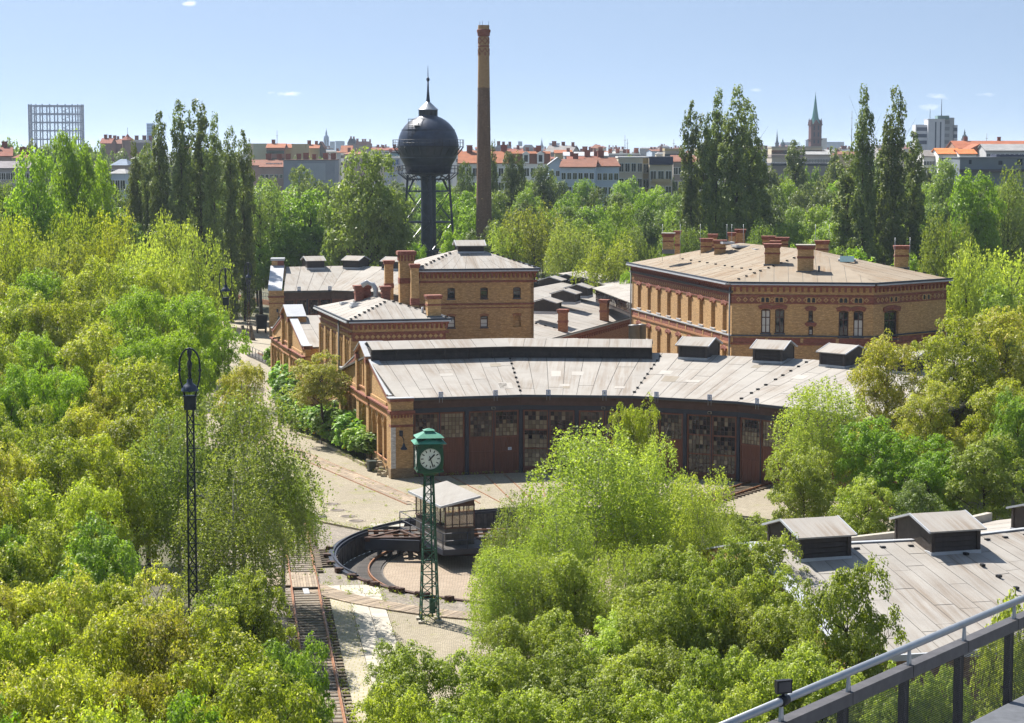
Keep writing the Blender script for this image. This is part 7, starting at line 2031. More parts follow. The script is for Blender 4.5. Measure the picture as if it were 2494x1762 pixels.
S("robinia", 2235, 850, 140, 170, "yellow-green robinia low at the right edge", None, "leaf_robinia"); S("robinia", 2085, 860, 140, 150, "robinia filling the gap right of the feathery bush", None, "leaf_robinia_warm")
S("birch", 1842, 858, 138, 225, "tall feathery light-green bush covering the right shed doors", None, "leaf_birch_light"); S("maple", 1962, 935, 135, 190, "light green bush right of the feathery one", None, "leaf_lime"); S("maple", 1800, 1010, 126, 170, "low rounded bush below the feathery one", None, "leaf_maple")
S("maple", 2090, 980, 132, 180, "shady green bush above the near shed roof", None, "leaf_lime"); S("maple", 2210, 980, 130, 190, "shady green bush at the right above the near shed roof", None, "leaf_maple"); S("maple", 1940, 1075, 122, 150, "low bush behind the near roof ventilators", None, "leaf_maple"); S("maple", 2060, 1080, 122, 150, "low bush behind the second roof ventilator", None, "leaf_mid"); S("maple", 2290, 880, 136, 150, "dark bush on the right edge below the robinia", None, "leaf_green")
S("birch", 1330, 962, 106, 330, "big light birch in the middle foreground hiding the turntable", None, "leaf_birch_light"); S("birch", 1465, 985, 108, 230, "light birch right of the big middle one", None, "leaf_birch_light"); S("robinia", 1425, 893, 118, 120, "blossoming robinia tip rising before the fifth shed door", None, "leaf_robinia")
S("birch", 1155, 1105, 103, 165, "dark weeping birch beside the turntable cabin", None, "leaf_birch"); S("birch", 1250, 1090, 100, 200, "light birch left of the big middle one", None, "leaf_birch_light"); S("maple", 1668, 1148, 113, 150, "maple below the gap where the seventh track shows", None, "leaf_maple"); S("maple", 1585, 1135, 109, 150, "maple tucked behind the right end of the middle birches", None, "leaf_birch_light"); S("birch", 1570, 1060, 104, 190, "birch at the right of the middle clump", None, "leaf_birch_light")
S("birch", 545, 876, 113, 300, "large drooping birch left of the turntable", None, "leaf_birch"); S("birch", 395, 925, 110, 250, "drooping birch behind the nearest lamp mast", None, "leaf_birch"); S("birch", 632, 1000, 116, 190, "birch branch-end overhanging the gravel", None, "leaf_birch_light"); S("birch", 520, 1010, 104, 260, "darker birch below the large drooping one", None, "leaf_birch")
S("robinia", 722, 792, 181, 150, "yellow-green robinia against the low hipped block", None, "leaf_robinia_warm")
S("robinia", 545, 812, 150, 120, "yellowish robinia by the second lamp mast", None, "leaf_robinia_warm"); S("robinia", 452, 700, 190, 95, "robinia left of the second lamp mast", None, "leaf_robinia")
S("maple", 1900, 1262, 82, 240, "sparse little tree standing before the near shed roof", None, "leaf_maple"); S("maple", 2278, 1338, 64, 200, "tip of a bush beside the railing at the right", None, "leaf_maple")

# ---- thickets: trees nobody could tell apart share one label per thicket
def thicket(rows, label, group, jx=22, jy=14):
    for (Y, y, xs, kind, mat, w) in rows:
        for x in xs:
            k = kind if isinstance(kind, str) else rt_.choice(kind); m = mat if isinstance(mat, str) else rt_.choice(mat)
            S(k, x + rt_.uniform(-jx, jx), y + rt_.uniform(-jy, jy), Y + rt_.uniform(-4, 4) * Y / 150, w * rt_.uniform(0.88, 1.15), label, group, m)
LRb = ["leaf_robinia", "leaf_robinia", "leaf_lime", "leaf_robinia_warm"]
thicket([(236, 470, range(-255, 470, 105), "willow", ["leaf_willow", "leaf_birch_light", "leaf_robinia"], 150), (212, 520, range(-305, 520, 105), "willow", ["leaf_willow", "leaf_robinia", "leaf_birch_light"], 150)],
        "pale yellowish tree in the belt below the left poplars", "pale trees below the left poplars")
thicket([(180, 592, range(-320, 440, 100), "robinia", LRb[:3], 150), (162, 655, range(-270, 500, 100), "robinia", LRb[:3], 155), (146, 735, range(-335, 480, 105), "robinia", LRb[:3], 165), (131, 815, range(-295, 400, 105), "robinia", LRb, 170)],
        "bright green robinia in the dense thicket at the middle left", "robinias in the middle-left thicket")
thicket([(118, 895, range(-360, 330, 110), "robinia", LRb, 185), (106, 985, range(-335, 290, 115), "robinia", LRb, 190), (97, 1075, range(-375, 260, 115), "robinia", ["leaf_robinia_warm", "leaf_robinia"], 200)],
        "olive-yellow robinia left of the drooping birches", "robinias left of the birches")
thicket([(88, 1170, range(-330, 300, 110), "maple", ["leaf_maple", "leaf_green"], 210), (86, 1400, range(330, 480, 90), "maple", ["leaf_green"], 190), (86, 1290, range(500, 650, 85), "maple", ["leaf_green", "leaf_maple"], 190), (72, 1440, range(600, 690, 80), "maple", ["leaf_green"], 190), (64, 1570, range(640, 700, 70), "maple", ["leaf_green"], 190)],
        "green bushy maple in the lower left between birches and track", "green maples lower left")
thicket([(78, 1275, range(-390, 420, 120), "robinia", LRb[:1] + ["leaf_robinia_warm"], 235), (70, 1375, range(-350, 600, 120), "robinia", ["leaf_robinia", "leaf_robinia_warm"], 255), (62, 1480, range(-415, 600, 125), "robinia", ["leaf_robinia", "leaf_robinia_warm"], 280), (55, 1580, range(-400, 620, 130), "robinia", ["leaf_robinia", "leaf_lime"], 310), (50, 1680, range(-460, 640, 140), "robinia", ["leaf_robinia", "leaf_lime"], 330)],
        "blossoming yellow-green robinia in the bottom left foreground", "robinias in the bottom left foreground")
thicket([(94, 1215, range(1620, 1790, 90), "maple", ["leaf_maple"], 190), (88, 1290, range(1460, 1800, 100), "maple", ["leaf_maple"], 205), (86, 1375, range(1140, 1800, 105), "maple", ["leaf_maple", "leaf_maple", "leaf_birch_light"], 210), (78, 1460, range(950, 1840, 110), "maple", ["leaf_maple"], 225), (97, 1235, range(1130, 1560, 85), ["maple", "birch"], ["leaf_birch_light", "leaf_maple"], 190), (71, 1545, range(880, 1700, 115), "maple", ["leaf_maple"], 245), (65, 1640, range(900, 1700, 120), "maple", ["leaf_maple", "leaf_lime"], 265)],
        "fine-leaved light green maple in the foreground thicket below the birches", "maples in the foreground thicket")
for x_, y_, n_ in ((2010, 1500, "left"), (2115, 1500, "middle"), (2225, 1540, "right")): S("maple", x_, y_, 73, 170, "%s one of three maples behind the mesh panels of the railing" % n_, "maples behind the railing", "leaf_maple")
S("maple", 885, 1440, 87, 120, "light green maple at the left end of the foreground thicket", None, "leaf_maple"); S("maple", 905, 1560, 76, 130, "light green maple lowest at the left end of the foreground thicket", None, "leaf_maple")
BM = ["leaf_green", "leaf_mid", "leaf_mid", "leaf_dark", "leaf_lime"]
thicket([(318, 500, list(range(1120, 1540, 66)) + list(range(1700, 2296, 66)), ["broad", "broad", "willow"], BM + ["leaf_birch"], 105), (345, 462, list(range(1080, 1540, 64)) + list(range(1710, 2296, 64)), "broad", BM, 100), (385, 428, range(1000, 2296, 62), "broad", BM, 90), (430, 412, range(900, 2296, 62), "broad", BM, 80)],
        "leafy green tree in the belt between the brick buildings and the city", "trees in the belt before the city", 26, 10)
thicket([(328, 560, range(480, 900, 70), "broad", ["leaf_green", "leaf_mid", "leaf_dark"], 110), (345, 500, range(520, 1000, 70), "broad", ["leaf_mid", "leaf_green"], 105), (400, 445, range(440, 960, 66), "broad", ["leaf_mid", "leaf_green"], 90), (300, 470, range(-245, 300, 75), "broad", ["leaf_lime", "leaf_green"], 110), (340, 420, range(-245, 320, 75), "broad", ["leaf_lime", "leaf_mid"], 95)],
        "leafy green tree in the belt behind the far shed and left poplars", "trees in the left background belt", 26, 10)
thicket([(262, 590, range(1420, 1430, 30), "maple", ["leaf_lime"], 70), (232, 525, range(1500, 1540, 60), "broad", ["leaf_green"], 80), (240, 560, range(1720, 2090, 75), "broad", ["leaf_lime", "leaf_green"], 100), (215, 610, range(2080, 2296, 80), "broad", ["leaf_green", "leaf_lime"], 110)],
        "bright green tree directly behind the brick office roof", "trees right behind the office")

# ---- planted strip along the gable wall
def bed_shrub(x, y, h, lab):
    q = atz(x, y, 0.15); tree("bed", q[0], q[1], h * rt_.uniform(0.85, 1.15), 2.6 * rt_.uniform(0.85, 1.15), lab, "leafy plants in the bed along the gable wall", None, None, 0.15)
for (x, y, h) in ((905, 1120, 2.5), (888, 1118, 2.6), (868, 1112, 2.6), (850, 1102, 2.8), (832, 1094, 2.8), (815, 1086, 2.6), (798, 1075, 2.6), (784, 1066, 2.6), (890, 1100, 2.6), (866, 1092, 2.8), (842, 1078, 2.8), (820, 1068, 2.6), (800, 1058, 2.6)):
    bed_shrub(x, y, h, "big-leaved bright green plant in the near half of the wall bed")
for (x, y, h) in ((742, 1052, 2.4), (724, 1046, 2.6), (710, 1030, 2.6), (702, 1010, 2.8), (698, 990, 3.0), (694, 968, 3.2), (690, 948, 3.2), (684, 928, 3.2), (760, 1056, 2.3), (776, 1062, 2.2), (680, 908, 3.2)):
    bed_shrub(x, y, h, "bright green climbing plant in the far half of the wall bed")

# ---- weeds along walls, kerbs and rails: nobody could count them
def weeds():
    g = np.random.default_rng(77); Cs, Ts = [], []
    def line(p, q, n, spread, h):
        for _ in range(n):
            t = g.random(); m = g.integers(5, 14); c = np.array([p[0] + (q[0] - p[0]) * t, p[1] + (q[1] - p[1]) * t, 0.12]) + np.append(g.normal(size=2) * spread, 0)
            o = g.normal(size=(m, 3)) * np.array([0.09, 0.09, 0.05]); o[:, 2] = np.abs(o[:, 2]) + g.random(m) * h
            Cs.append(c + o); Ts.append(g.uniform(0.1, 0.85, m))
    for i in range(3): line(V[i], V[i+1], 60, 0.12, 0.16)
    for i in range(len(bedk) - 1): line(bedk[i], bedk[i+1], 30, 0.18, 0.22)
    for i in range(len(ks) - 1): line(ks[i], ks[i+1], 26 if i < 3 else 5, 0.2, 0.18)
    line(TF2(5, 1.0), TF2(45, 1.0), 70, 0.1, 0.1); line(TF2(5, 2.36), TF2(45, 2.36), 50, 0.05, 0.07); line(TF2(5, 4.2), TF2(45, 4.2), 60, 0.1, 0.1)
    for k in range(110):
        t = R(195) + R(75) * g.random(); r = g.uniform(17.0, 19.0); p = (TC[0] + r * math.cos(t), TC[1] + r * math.sin(t)); line(p, p, 1, 0.2, 0.14)
    for k in range(170):
        x = g.uniform(-26, 12); y = g.uniform(143, 162)
        if math.dist((x, y), TC) > 18: line((x, y), (x, y), 1, 0.1, 0.05)
    line(ck, ck, 14, 0.5, 0.3); line(c0, c1, 50, 0.75, 0.04)
    C = np.concatenate(Cs); T = np.concatenate(Ts); n = len(C)
    Nn = rdir(g, n) + np.array([0, 0, 0.6])
    o = bpy.data.objects.new("weeds", leaf_mesh("weeds", C, Nn, g.uniform(0.06, 0.15, n), 0.4, T, "leaf_willow")); COL.objects.link(o); tag(o, "low weeds growing along kerbs, rails and wall feet", "weeds", None, "stuff")
weeds()
# ================================================================== the city beyond the trees
rc_ = random.Random(21)
ORANGE, REDT, BROWNT, SLATE, GREYR = (0.34, 0.125, 0.06), (0.25, 0.085, 0.055), (0.23, 0.10, 0.065), (0.09, 0.10, 0.12), (0.30, 0.30, 0.30)
CREAM, WHITE, PALEB, PINK, GREYW, OCHRE, GREENW = (0.60, 0.53, 0.40), (0.74, 0.73, 0.70), (0.52, 0.60, 0.70), (0.40, 0.30, 0.27), (0.27, 0.30, 0.35), (0.45, 0.36, 0.20), (0.42, 0.48, 0.34)
WIN = MB().box(WF, -0.5, 0.5, -0.08, 0.04, 0.0, 1.0).mesh("city_window", M["glass"])
WFR = MB().box(WF, -0.58, -0.5, -0.02, 0.07, -0.05, 1.06).box(WF, 0.5, 0.58, -0.02, 0.07, -0.05, 1.06).box(WF, -0.5, 0.5, -0.02, 0.07, 1.0, 1.06).box(WF, -0.58, 0.58, -0.02, 0.12, -0.1, -0.05).box(WF, -0.03, 0.03, 0.041, 0.06, 0.0, 1.0).mesh("city_window_frame", M["white_enamel"])
CHS = MB().box(WF, -0.6, 0.6, -0.35, 0.35, -1.0, 1.0).box(WF, -0.68, 0.68, -0.43, 0.43, 1.0, 1.15).mesh("city_chimney", M["brick_red"])
def paint(o, c): o.color = (*c, 1.0); return o
def house(x0, x1, ye, yr, Y, label, wall, roof, kind="saddle", depth=12.0, win=None, ang=0.0, chim=0, cat="house", name="town_house", ov=0.35):
    """a building whose facade spans photo columns x0..x1 at distance Y; eave at row ye, ridge at row yr"""
    a, b = aty(x0, ye, Y), aty(x1, ye, Y); ze = a[2]; zr = aty((x0 + x1) / 2, yr, Y + (depth / 2 if kind in ("saddle", "hip") else 0))[2]
    zr = max(zr, ze + 0.2)
    F = Fr((a[0], Y), ang); W = (b[0] - a[0]) / max(0.3, math.cos(ang))
    t = thing(name, label, cat, (*F.p(W/2, -depth/2, 0)[:2], 0))
    pm, rm = M["paint_any"], M["rooftile_any"]
    paint(MB().box(F, 0, W, -depth, 0, 0, ze).build("wall", pm, t), wall)
    if kind == "saddle":
        s = (zr - ze) / (depth / 2)
        for sgn in (1, -1):
            m = MB()
            e, r_ = (ov, -depth/2) if sgn > 0 else (-depth - ov, -depth/2)
            q = [F.p(-ov, e, ze - ov * s), F.p(W + ov, e, ze - ov * s), F.p(W + ov, r_, zr), F.p(-ov, r_, zr)]
            if sgn < 0: q = [q[1], q[0], q[3], q[2]]
            m.hexa(q, [(x, y, z + 0.2) for x, y, z in q]); paint(m.build("roof_slope", rm, t), roof)
        for u in (0, W):
            G = Fr.seg(F.p(u, 0, 0)[:2], F.p(u, -depth, 0)[:2]) if u else Fr.seg(F.p(0, -depth, 0)[:2], F.p(0, 0, 0)[:2])
            paint(MB().prism(G, [(0, ze), (depth, ze), (depth/2, zr - 0.05)], -0.3, 0.0).build("gable", pm, t), wall)
    elif kind == "front":
        paint(MB().prism(F, [(0, ze), (W, ze), (W/2, zr - 0.05)], -depth, 0.0).build("gable", pm, t), wall)
        for sgn in (0, 1):
            lo, hi = ((-ov, ze - ov * (zr - ze) / (W/2)), (W/2, zr)) if sgn == 0 else ((W/2, zr), (W + ov, ze - ov * (zr - ze) / (W/2)))
            paint(MB().prism(F, [lo, hi, (hi[0], hi[1] + 0.25), (lo[0], lo[1] + 0.25)], -depth - ov, ov).build("roof_slope", rm, t), roof)
    elif kind == "hip":
        i = min(depth / 2, W * 0.3); P = [F.p(-ov, ov, ze), F.p(W + ov, ov, ze), F.p(W + ov, -depth - ov, ze), F.p(-ov, -depth - ov, ze)]
        A, B = F.p(i, -depth/2, zr), F.p(W - i, -depth/2, zr)
        m = MB(); m.raw(P + [A, B], [(0, 1, 5, 4), (1, 2, 5), (2, 3, 4, 5), (3, 0, 4), (3, 2, 1, 0)]); paint(m.build("roof", rm, t), roof)
    elif kind == "mansard":
        i = 1.2; P = [F.p(-0.2, 0.2, ze), F.p(W + 0.2, 0.2, ze), F.p(W + 0.2, -depth - 0.2, ze), F.p(-0.2, -depth - 0.2, ze)]; T = [F.p(i, -i, zr), F.p(W - i, -i, zr), F.p(W - i, -depth + i, zr), F.p(i, -depth + i, zr)]
        paint(MB().hexa(P, T).build("roof", rm, t), roof)
    else:
        paint(MB().box(F, -0.15, W + 0.15, -depth - 0.15, 0.15, ze, zr).build("parapet", pm if kind == "flat" else rm, t), roof)
    if win:
        cols, rows, ww, wh, ztop, step = win
        for r_ in range(rows):
            for c in range(cols):
                u = W * (c + 0.5) / cols; z = ze - ztop - r_ * step - wh
                o = place("window", WIN, t, F.p(u, 0.0, z), F.a, scale=(ww, 1, wh))
                if Y < 720: sub("window_frame", WFR, o)
    for k in range(chim):
        u = W * (k + 0.5 + rc_.uniform(-0.25, 0.25)) / chim; p = F.p(u, -depth * 0.5 + rc_.uniform(-1, 1), zr + 0.4)
        place("chimney", CHS, t, p, F.a, scale=rc_.uniform(0.8, 1.3))
    return t, F, W, ze, zr
H = house
# nearer houses in the middle
t, F, W, ze, zr = H(1118, 1338, 398, 371, 520, "long pale house with orange tile roof and white dormers, right of the chimney", WHITE, ORANGE, "saddle", 13, (14, 3, 1.1, 1.9, 1.2, 3.4), 0, 3)
m = MB().box(F, W * 0.55, W + 0.2, -0.6, 0.45, ze - 0.1, ze + 2.3); paint(m.build("mansard_front", M["rooftile_any"], t), BROWNT)
for x0, x1 in ((1273, 1289), (1308, 1325)):
    u0, _ = F.at(x0, 385); u1, _ = F.at(x1, 385); d = MB().box(F, u0, u1, -1.5, 0.75, ze - 0.05, ze + 2.2)
    d.prism(F, [(u0 - 0.2, ze + 2.2), (u1 + 0.2, ze + 2.2), ((u0 + u1) / 2, ze + 2.9)], -1.5, 0.9); do_ = paint(d.build("dormer", M["paint_any"], t), WHITE)
    place("window", WIN, do_, F.p((u0 + u1) / 2, 0.75, ze + 0.35), F.a, scale=(0.9, 1, 1.6))
H(1337, 1380, 402, 386, 500, "small pale blue house end with gable, next to the orange-roofed house", PALEB, (0.40, 0.42, 0.45), "front", 12, (3, 2, 0.8, 1.2, 1.4, 3.2))
H(1366, 1448, 408, 390, 495, "pale blue house with red-brown roof and white verge, left of its twin", PALEB, BROWNT, "saddle", 12, (6, 2, 0.9, 1.4, 1.3, 3.2), R(-6), 1)
H(1440, 1508, 406, 386, 500, "pale blue house with red-brown roof, right of its twin", PALEB, BROWNT, "saddle", 13, (5, 2, 0.9, 1.5, 1.6, 3.2), R(8), 1)
H(1384, 1466, 393, 383, 560, "orange-red roof peeping over the pale blue houses", OCHRE, REDT, "saddle", 10, None, 0, 3)
H(1506, 1566, 385, 382, 510, "cream flat-roofed house with tall windows right of the pale blue houses", CREAM, WHITE, "flat", 12, (4, 3, 1.0, 1.9, 1.3, 3.6))
H(1564, 1583, 385, 382, 512, "narrow beige house strip beside the dark-clad block", OCHRE, WHITE, "flat", 12, (1, 3, 1.2, 1.9, 1.5, 3.6))
t, F, W, ze, zr = H(1582, 1638, 384, 382, 508, "beige block with dark blue cladding on its top floor", CREAM, SLATE, "flat", 12, (3, 2, 1.3, 2.0, 3.2, 3.6))
paint(MB().box(F, -0.1, W + 0.1, -0.5, 0.6, ze - 1.7, ze - 0.02).build("cladding", M["paint_any"], t), (0.05, 0.06, 0.10))
for k in range(2): paint(MB().box(F, W * 0.1, W * 0.9, 0.0, 1.3, ze - 5.9 - 3.6 * k, ze - 5.0 - 3.6 * k).build("balcony", M["paint_any"], t), OCHRE)
H(1640, 1700, 395, 380, 540, "grey-brown house partly hidden by the big poplars", (0.3, 0.27, 0.24), BROWNT, "saddle", 12, (5, 2, 1, 1.6, 1.4, 3.4))
# left of the water tower: fire wall block, coloured gables, graffiti wall
t, F, W, ze, zr = H(633, 690, 408, 391, 600, "pinkish house with brown tile roof joined to the grey fire wall", PINK, BROWNT, "saddle", 14, (5, 1, 0.8, 0.9, 2.0, 3.4), 0, 2)
for k in range(4): place("skylight", SKYF, t, F.p(W * (0.3 + 0.17 * k), -3.0, ze + 1.0), F.a, scale=(1, 1.2, 1))
t, F, W, ze, zr = H(690, 815, 391, 389, 598, "huge bare grey-blue fire wall behind the left trees", GREYW, (0.2, 0.13, 0.11), "flat", 14, None, 0, 6)
paint(MB().box(F, W * 0.28, W * 0.82, 0.0, 0.03, ze - 5.4, ze - 0.8).build("lighter_render", M["paint_any"], t), (0.34, 0.38, 0.43))
H(609, 634, 404, 391, 620, "brown-roofed house edge left of the pinkish house", PINK, BROWNT, "saddle", 12)
H(617, 651, 352, 350, 905, "pale green bare gable wall on the skyline", GREENW, GREENW, "flat", 12, None, 0, 0); H(603, 617, 352, 350, 930, "beige wall left of the pale green gable", CREAM, CREAM, "flat", 12)
H(649, 692, 361, 351, 890, "brick house with orange roof and dark skylights on the skyline", (0.24, 0.12, 0.09), ORANGE, "saddle", 12, (9, 2, 0.9, 1.4, 1.0, 3.2), 0, 1)
H(692, 712, 361, 352, 895, "small orange-roofed house between two bare gables", OCHRE, ORANGE, "saddle", 12); H(711, 746, 353, 351, 885, "olive-beige bare gable wall on the skyline", OCHRE, OCHRE, "flat", 12)
H(745, 776, 362, 353, 900, "orange-roofed house right of the beige gable", OCHRE, ORANGE, "saddle", 12, None, 0, 2); H(772, 788, 360, 346, 905, "steep dark roof right of the orange roofs", (0.2, 0.18, 0.17), BROWNT, "front", 12)
t, F, W, ze, zr = H(936, 976, 386, 383, 640, "pale wall covered in large blue and cream graffiti letters", (0.50, 0.53, 0.58), WHITE, "flat", 12)
simple("graffiti_blue", (0.10, 0.20, 0.42), 0.6, 0, 0.1); simple("graffiti_cream", (0.62, 0.55, 0.40), 0.6, 0, 0.1); simple("graffiti_ink", (0.03, 0.04, 0.09), 0.6, 0, 0.1)
for tx, sz, dz, m1 in (("LINKE", 1.75, 1.3, "graffiti_blue"), ("FREIRAU", 1.95, 3.3, "graffiti_cream"), ("ST", 1.4, 5.0, "graffiti_blue")):
    for w, mname, grow in ((0.03, "graffiti_ink", 1.10), (0.06, m1, 1.0)):
        o = bpy.data.objects.new("lettering", DIGITS[tx]); o.parent = t; COL.objects.link(o)
        o.location = Vector(F.p(W * 0.47 + (0.06 if grow > 1 else 0), w, ze - dz)) - t.location; o.rotation_euler = (math.pi / 2, R(-4), F.a); o.scale = (sz * grow * 0.82, sz * grow, 1)
        o.material_slots[0].link = 'OBJECT'; o.material_slots[0].material = M[mname]
H(918, 936, 376, 374, 680, "cream house strip left of the turquoise wall", CREAM, WHITE, "flat", 12, (4, 1, 0.9, 1.3, 0.8, 3)); H(938, 972, 374, 371, 690, "turquoise wall above the graffiti", (0.28, 0.42, 0.45), SLATE, "flat", 12, (4, 1, 0.5, 2.0, 0.8, 3))
# left edge
H(-20, 26, 381, 361, 560, "red-roofed house with big gable at the left edge", (0.35, 0.27, 0.24), REDT, "saddle", 12, None, R(12), 2); H(32, 64, 385, 374, 540, "low red hipped roof near the left edge", (0.45, 0.42, 0.4), REDT, "hip", 11, None, 0, 2)
H(-20, 70, 411, 395, 480, "grey felt roof low at the left edge", (0.38, 0.36, 0.36), (0.22, 0.2, 0.21), "saddle", 13, (8, 1, 1, 1.4, 1, 3))
H(272, 308, 403, 388, 470, "house with slate-blue roof seen between the left trees", (0.42, 0.34, 0.33), (0.20, 0.25, 0.33), "hip", 11, (4, 1, 0.9, 1.4, 1.0, 3)); H(268, 304, 423, 412, 440, "pale house with red bay between the left trees", PALEB, GREYR, "hip", 10, (3, 1, 1.0, 2.0, 1.4, 3))
H(244, 270, 350, 338, 900, "red-roofed house left of the pointed turret", (0.3, 0.2, 0.17), REDT, "saddle", 12, None, 0, 2); H(268, 302, 351, 340, 910, "red and grey roof just left of the pointed turret", (0.25, 0.18, 0.16), BROWNT, "saddle", 12, None, R(5), 3)
t, F, W, ze, zr = H(318, 366, 348, 341, 915, "dark grey house with chimneys right of the turret", (0.28, 0.27, 0.28), SLATE, "mansard", 12, None, 0, 3)
q = aty(311, 342, 905.0); tu = thing("turret", "pointed red-tiled turret with weather vane on the left skyline", "turret", (q[0], 905, 0))
paint(MB().lathe(q[:2], [(2.4, 0), (2.4, q[2])], 10, sm=False).build("wall", M["paint_any"], tu), (0.3, 0.2, 0.17)); zt = aty(311, 326, 905.0)[2]
paint(MB().lathe(q[:2], [(3.0, q[2]), (0.9, q[2] + (zt - q[2]) * 0.55), (0.05, zt)], 8, sm=False).build("roof", M["rooftile_any"], tu), REDT); MB().tube([(*q[:2], zt), (*q[:2], zt + 2.6)], 0.08, 4).build("weather_vane", M["lamp_iron"], tu)
# gasometer frame
GY = 2365.0; gq = aty(137, 300, GY); gs = GY / FPX
gz = lambda y: aty(137, y, GY)[2]
simple("gas_blue", (0.012, 0.045, 0.14), 0.5, 0, 0.1)
gm = thing("gasometer", "tall blue steel guide frame of a gasometer on the left skyline", "gasometer", (gq[0], GY, 0)); gr = 65 * gs
gp = lambda k, z: (gq[0] + gr * math.cos(R(7) + k * 2 * math.pi / 22), GY + gr * math.sin(R(7) + k * 2 * math.pi / 22), z)
lev = [gz(340), gz(319), gz(299), gz(278.5), gz(259)]
for k in range(22):
    MB().bar(gp(k, 0), gp(k, gz(255)), 1.25, 1.25).build("column", M["gas_blue"], gm)
    for i, z in enumerate(lev):
        MB().bar(gp(k, z), gp(k + 1, z), 0.7, 1.3).build("ring_beam", M["gas_blue"], gm)
        if i < 4:
            MB().bar(gp(k, z), gp(k + 1, lev[i+1]), 0.16).build("brace", M["gas_blue"], gm); MB().bar(gp(k + 1, z), gp(k, lev[i+1]), 0.16).build("brace", M["gas_blue"], gm)
sx_ = aty(163, 300, GY - gr)[0]
for i in range(4):
    for j in range(3):
        z0, z1 = lev[i] + (lev[i+1] - lev[i]) * j / 3, lev[i] + (lev[i+1] - lev[i]) * (j + 1) / 3; s_ = 3.6 if j % 2 else -3.6
        MB().bar((sx_ - s_, GY - gr - 1.5, z0), (sx_ + s_, GY - gr - 1.5, z1), 0.9, 0.5).build("stair_flight", M["gas_blue"], gm)
# towers and blocks on the skyline
def tower_blk(x0, x1, yt, Y, label, c, cat="tower block", name="tower_block", win=None, depth=None):
    return H(x0, x1, yt + 1.5, yt, Y, label, c, c, "flat", depth or (x1 - x0) * Y / FPX, win, 0, 0, cat, name)
simple("glass_blue", (0.10, 0.27, 0.52), 0.3, 0, 0.15, 0.1)
t, F, W, ze, zr = tower_blk(357, 373, 301, 2500, "slim light blue glass tower behind the left poplars", (0.16, 0.36, 0.62))
for k in range(14): paint(MB().box(F, 0.2, W - 0.2, 0.0, 0.15, ze - 2.2 - 3.4 * k, ze - 0.4 - 3.4 * k).build("glass_band", M["paint_any"], t), (0.10, 0.24, 0.5))
def spire_tower(xc, wpx, yb, ys, ytip, Y, label, wallc, spirec, dome=False, pinn=False):
    q = aty(xc, ys, Y); s = Y / FPX; w = wpx * s / 2; zb, zt = q[2], aty(xc, ytip, Y)[2]
    t = thing("church_tower", label, "church tower", (q[0], Y, 0)); F = Fr((q[0] - w, Y - w), R(6))
    o = paint(MB().box(F, 0, 2 * w, -2 * w, 0, 0, zb).build("tower", M["paint_any"], t), wallc)
    for k in range(3):
        z = zb - (zb - aty(xc, yb, Y)[2]) * (0.12 + 0.3 * k) - w * 0.6
        for j in range(2):
            u = 2 * w * (0.3 + 0.4 * j); paint(MB().prism(F, [(u - w * 0.14, z), (u + w * 0.14, z), (u + w * 0.14, z + w * 0.7), (u, z + w * 0.95), (u - w * 0.14, z + w * 0.7)], 0.0, 0.06).build("belfry_window", M["paint_any"], o), (0.03, 0.03, 0.05))
    for k in range(3): paint(MB().box(F, -0.15 * w, 2.15 * w, -2.15 * w, 0.15 * w, zb * 0.55 + (zb * 0.45) * k / 2 - 0.6, zb * 0.55 + (zb * 0.45) * k / 2).build("cornice", M["paint_any"], o), [c * 0.8 for c in wallc])
    c = (F.p(w, -w, 0)[0], F.p(w, -w, 0)[1])
    h = zt - zb
    if dome: pr_ = [(w * 0.98, zb), (w * 1.05, zb + h * 0.12), (w * 0.9, zb + h * 0.3), (w * 0.5, zb + h * 0.42), (w * 0.38, zb + h * 0.45), (w * 0.38, zb + h * 0.62), (w * 0.25, zb + h * 0.72), (0.06, zt)]
    else: pr_ = [(w * 0.95, zb), (w * 0.66, zb + h * 0.18), (w * 0.34, zb + h * 0.55), (0.06, zt)]
    paint(MB().lathe(c, pr_, 8, sm=False, a0=R(22), a1=R(22) + 2 * math.pi).build("spire", M["paint_any"], t), spirec)
    MB().tube([(*c, zt - 0.2), (*c, zt + h * 0.06)], max(0.08, 0.3 * s), 4).build("finial", M["lamp_iron"], t)
    if pinn:
        for sx in (0.08, 1.92):
            for sy in (-0.08, -1.92):
                p = F.p(sx * w, sy * w, 0); paint(MB().lathe(p[:2], [(w * 0.2, zb - h * 0.05), (w * 0.2, zb + h * 0.06), (0.05, zb + h * 0.2)], 6, sm=False).build("pinnacle", M["paint_any"], t), wallc)
        for j in range(4):
            FF_ = Fr((F.p(w, -w, 0)[0], F.p(w, -w, 0)[1]), F.a + j * math.pi / 2); paint(MB().prism(FF_, [(-w * 0.6, zb - 0.1), (w * 0.6, zb - 0.1), (0, zb + h * 0.15)], w * 0.7, w * 0.98).build("gablet", M["paint_any"], t), wallc)
    return t
spire_tower(1987, 26, 357, 303, 229, 1300, "red brick church tower with tall copper-green spire on the right skyline", (0.135, 0.065, 0.065), (0.11, 0.29, 0.27), pinn=True)
spire_tower(1893, 8, 357, 348, 317, 1900, "small dark needle spire left of the copper-green one", (0.12, 0.13, 0.17), (0.06, 0.10, 0.15)); spire_tower(1907, 9, 357, 351, 338, 1850, "small dark dome turret beside the needle spire", (0.12, 0.13, 0.17), (0.06, 0.14, 0.14), dome=True)
spire_tower(795.5, 13, 360, 341, 314, 3000, "pale blue domed town-hall tower left of the water tower", (0.20, 0.28, 0.42), (0.08, 0.16, 0.32), dome=True)  # distance haze painted in: bluish wall and dome colours
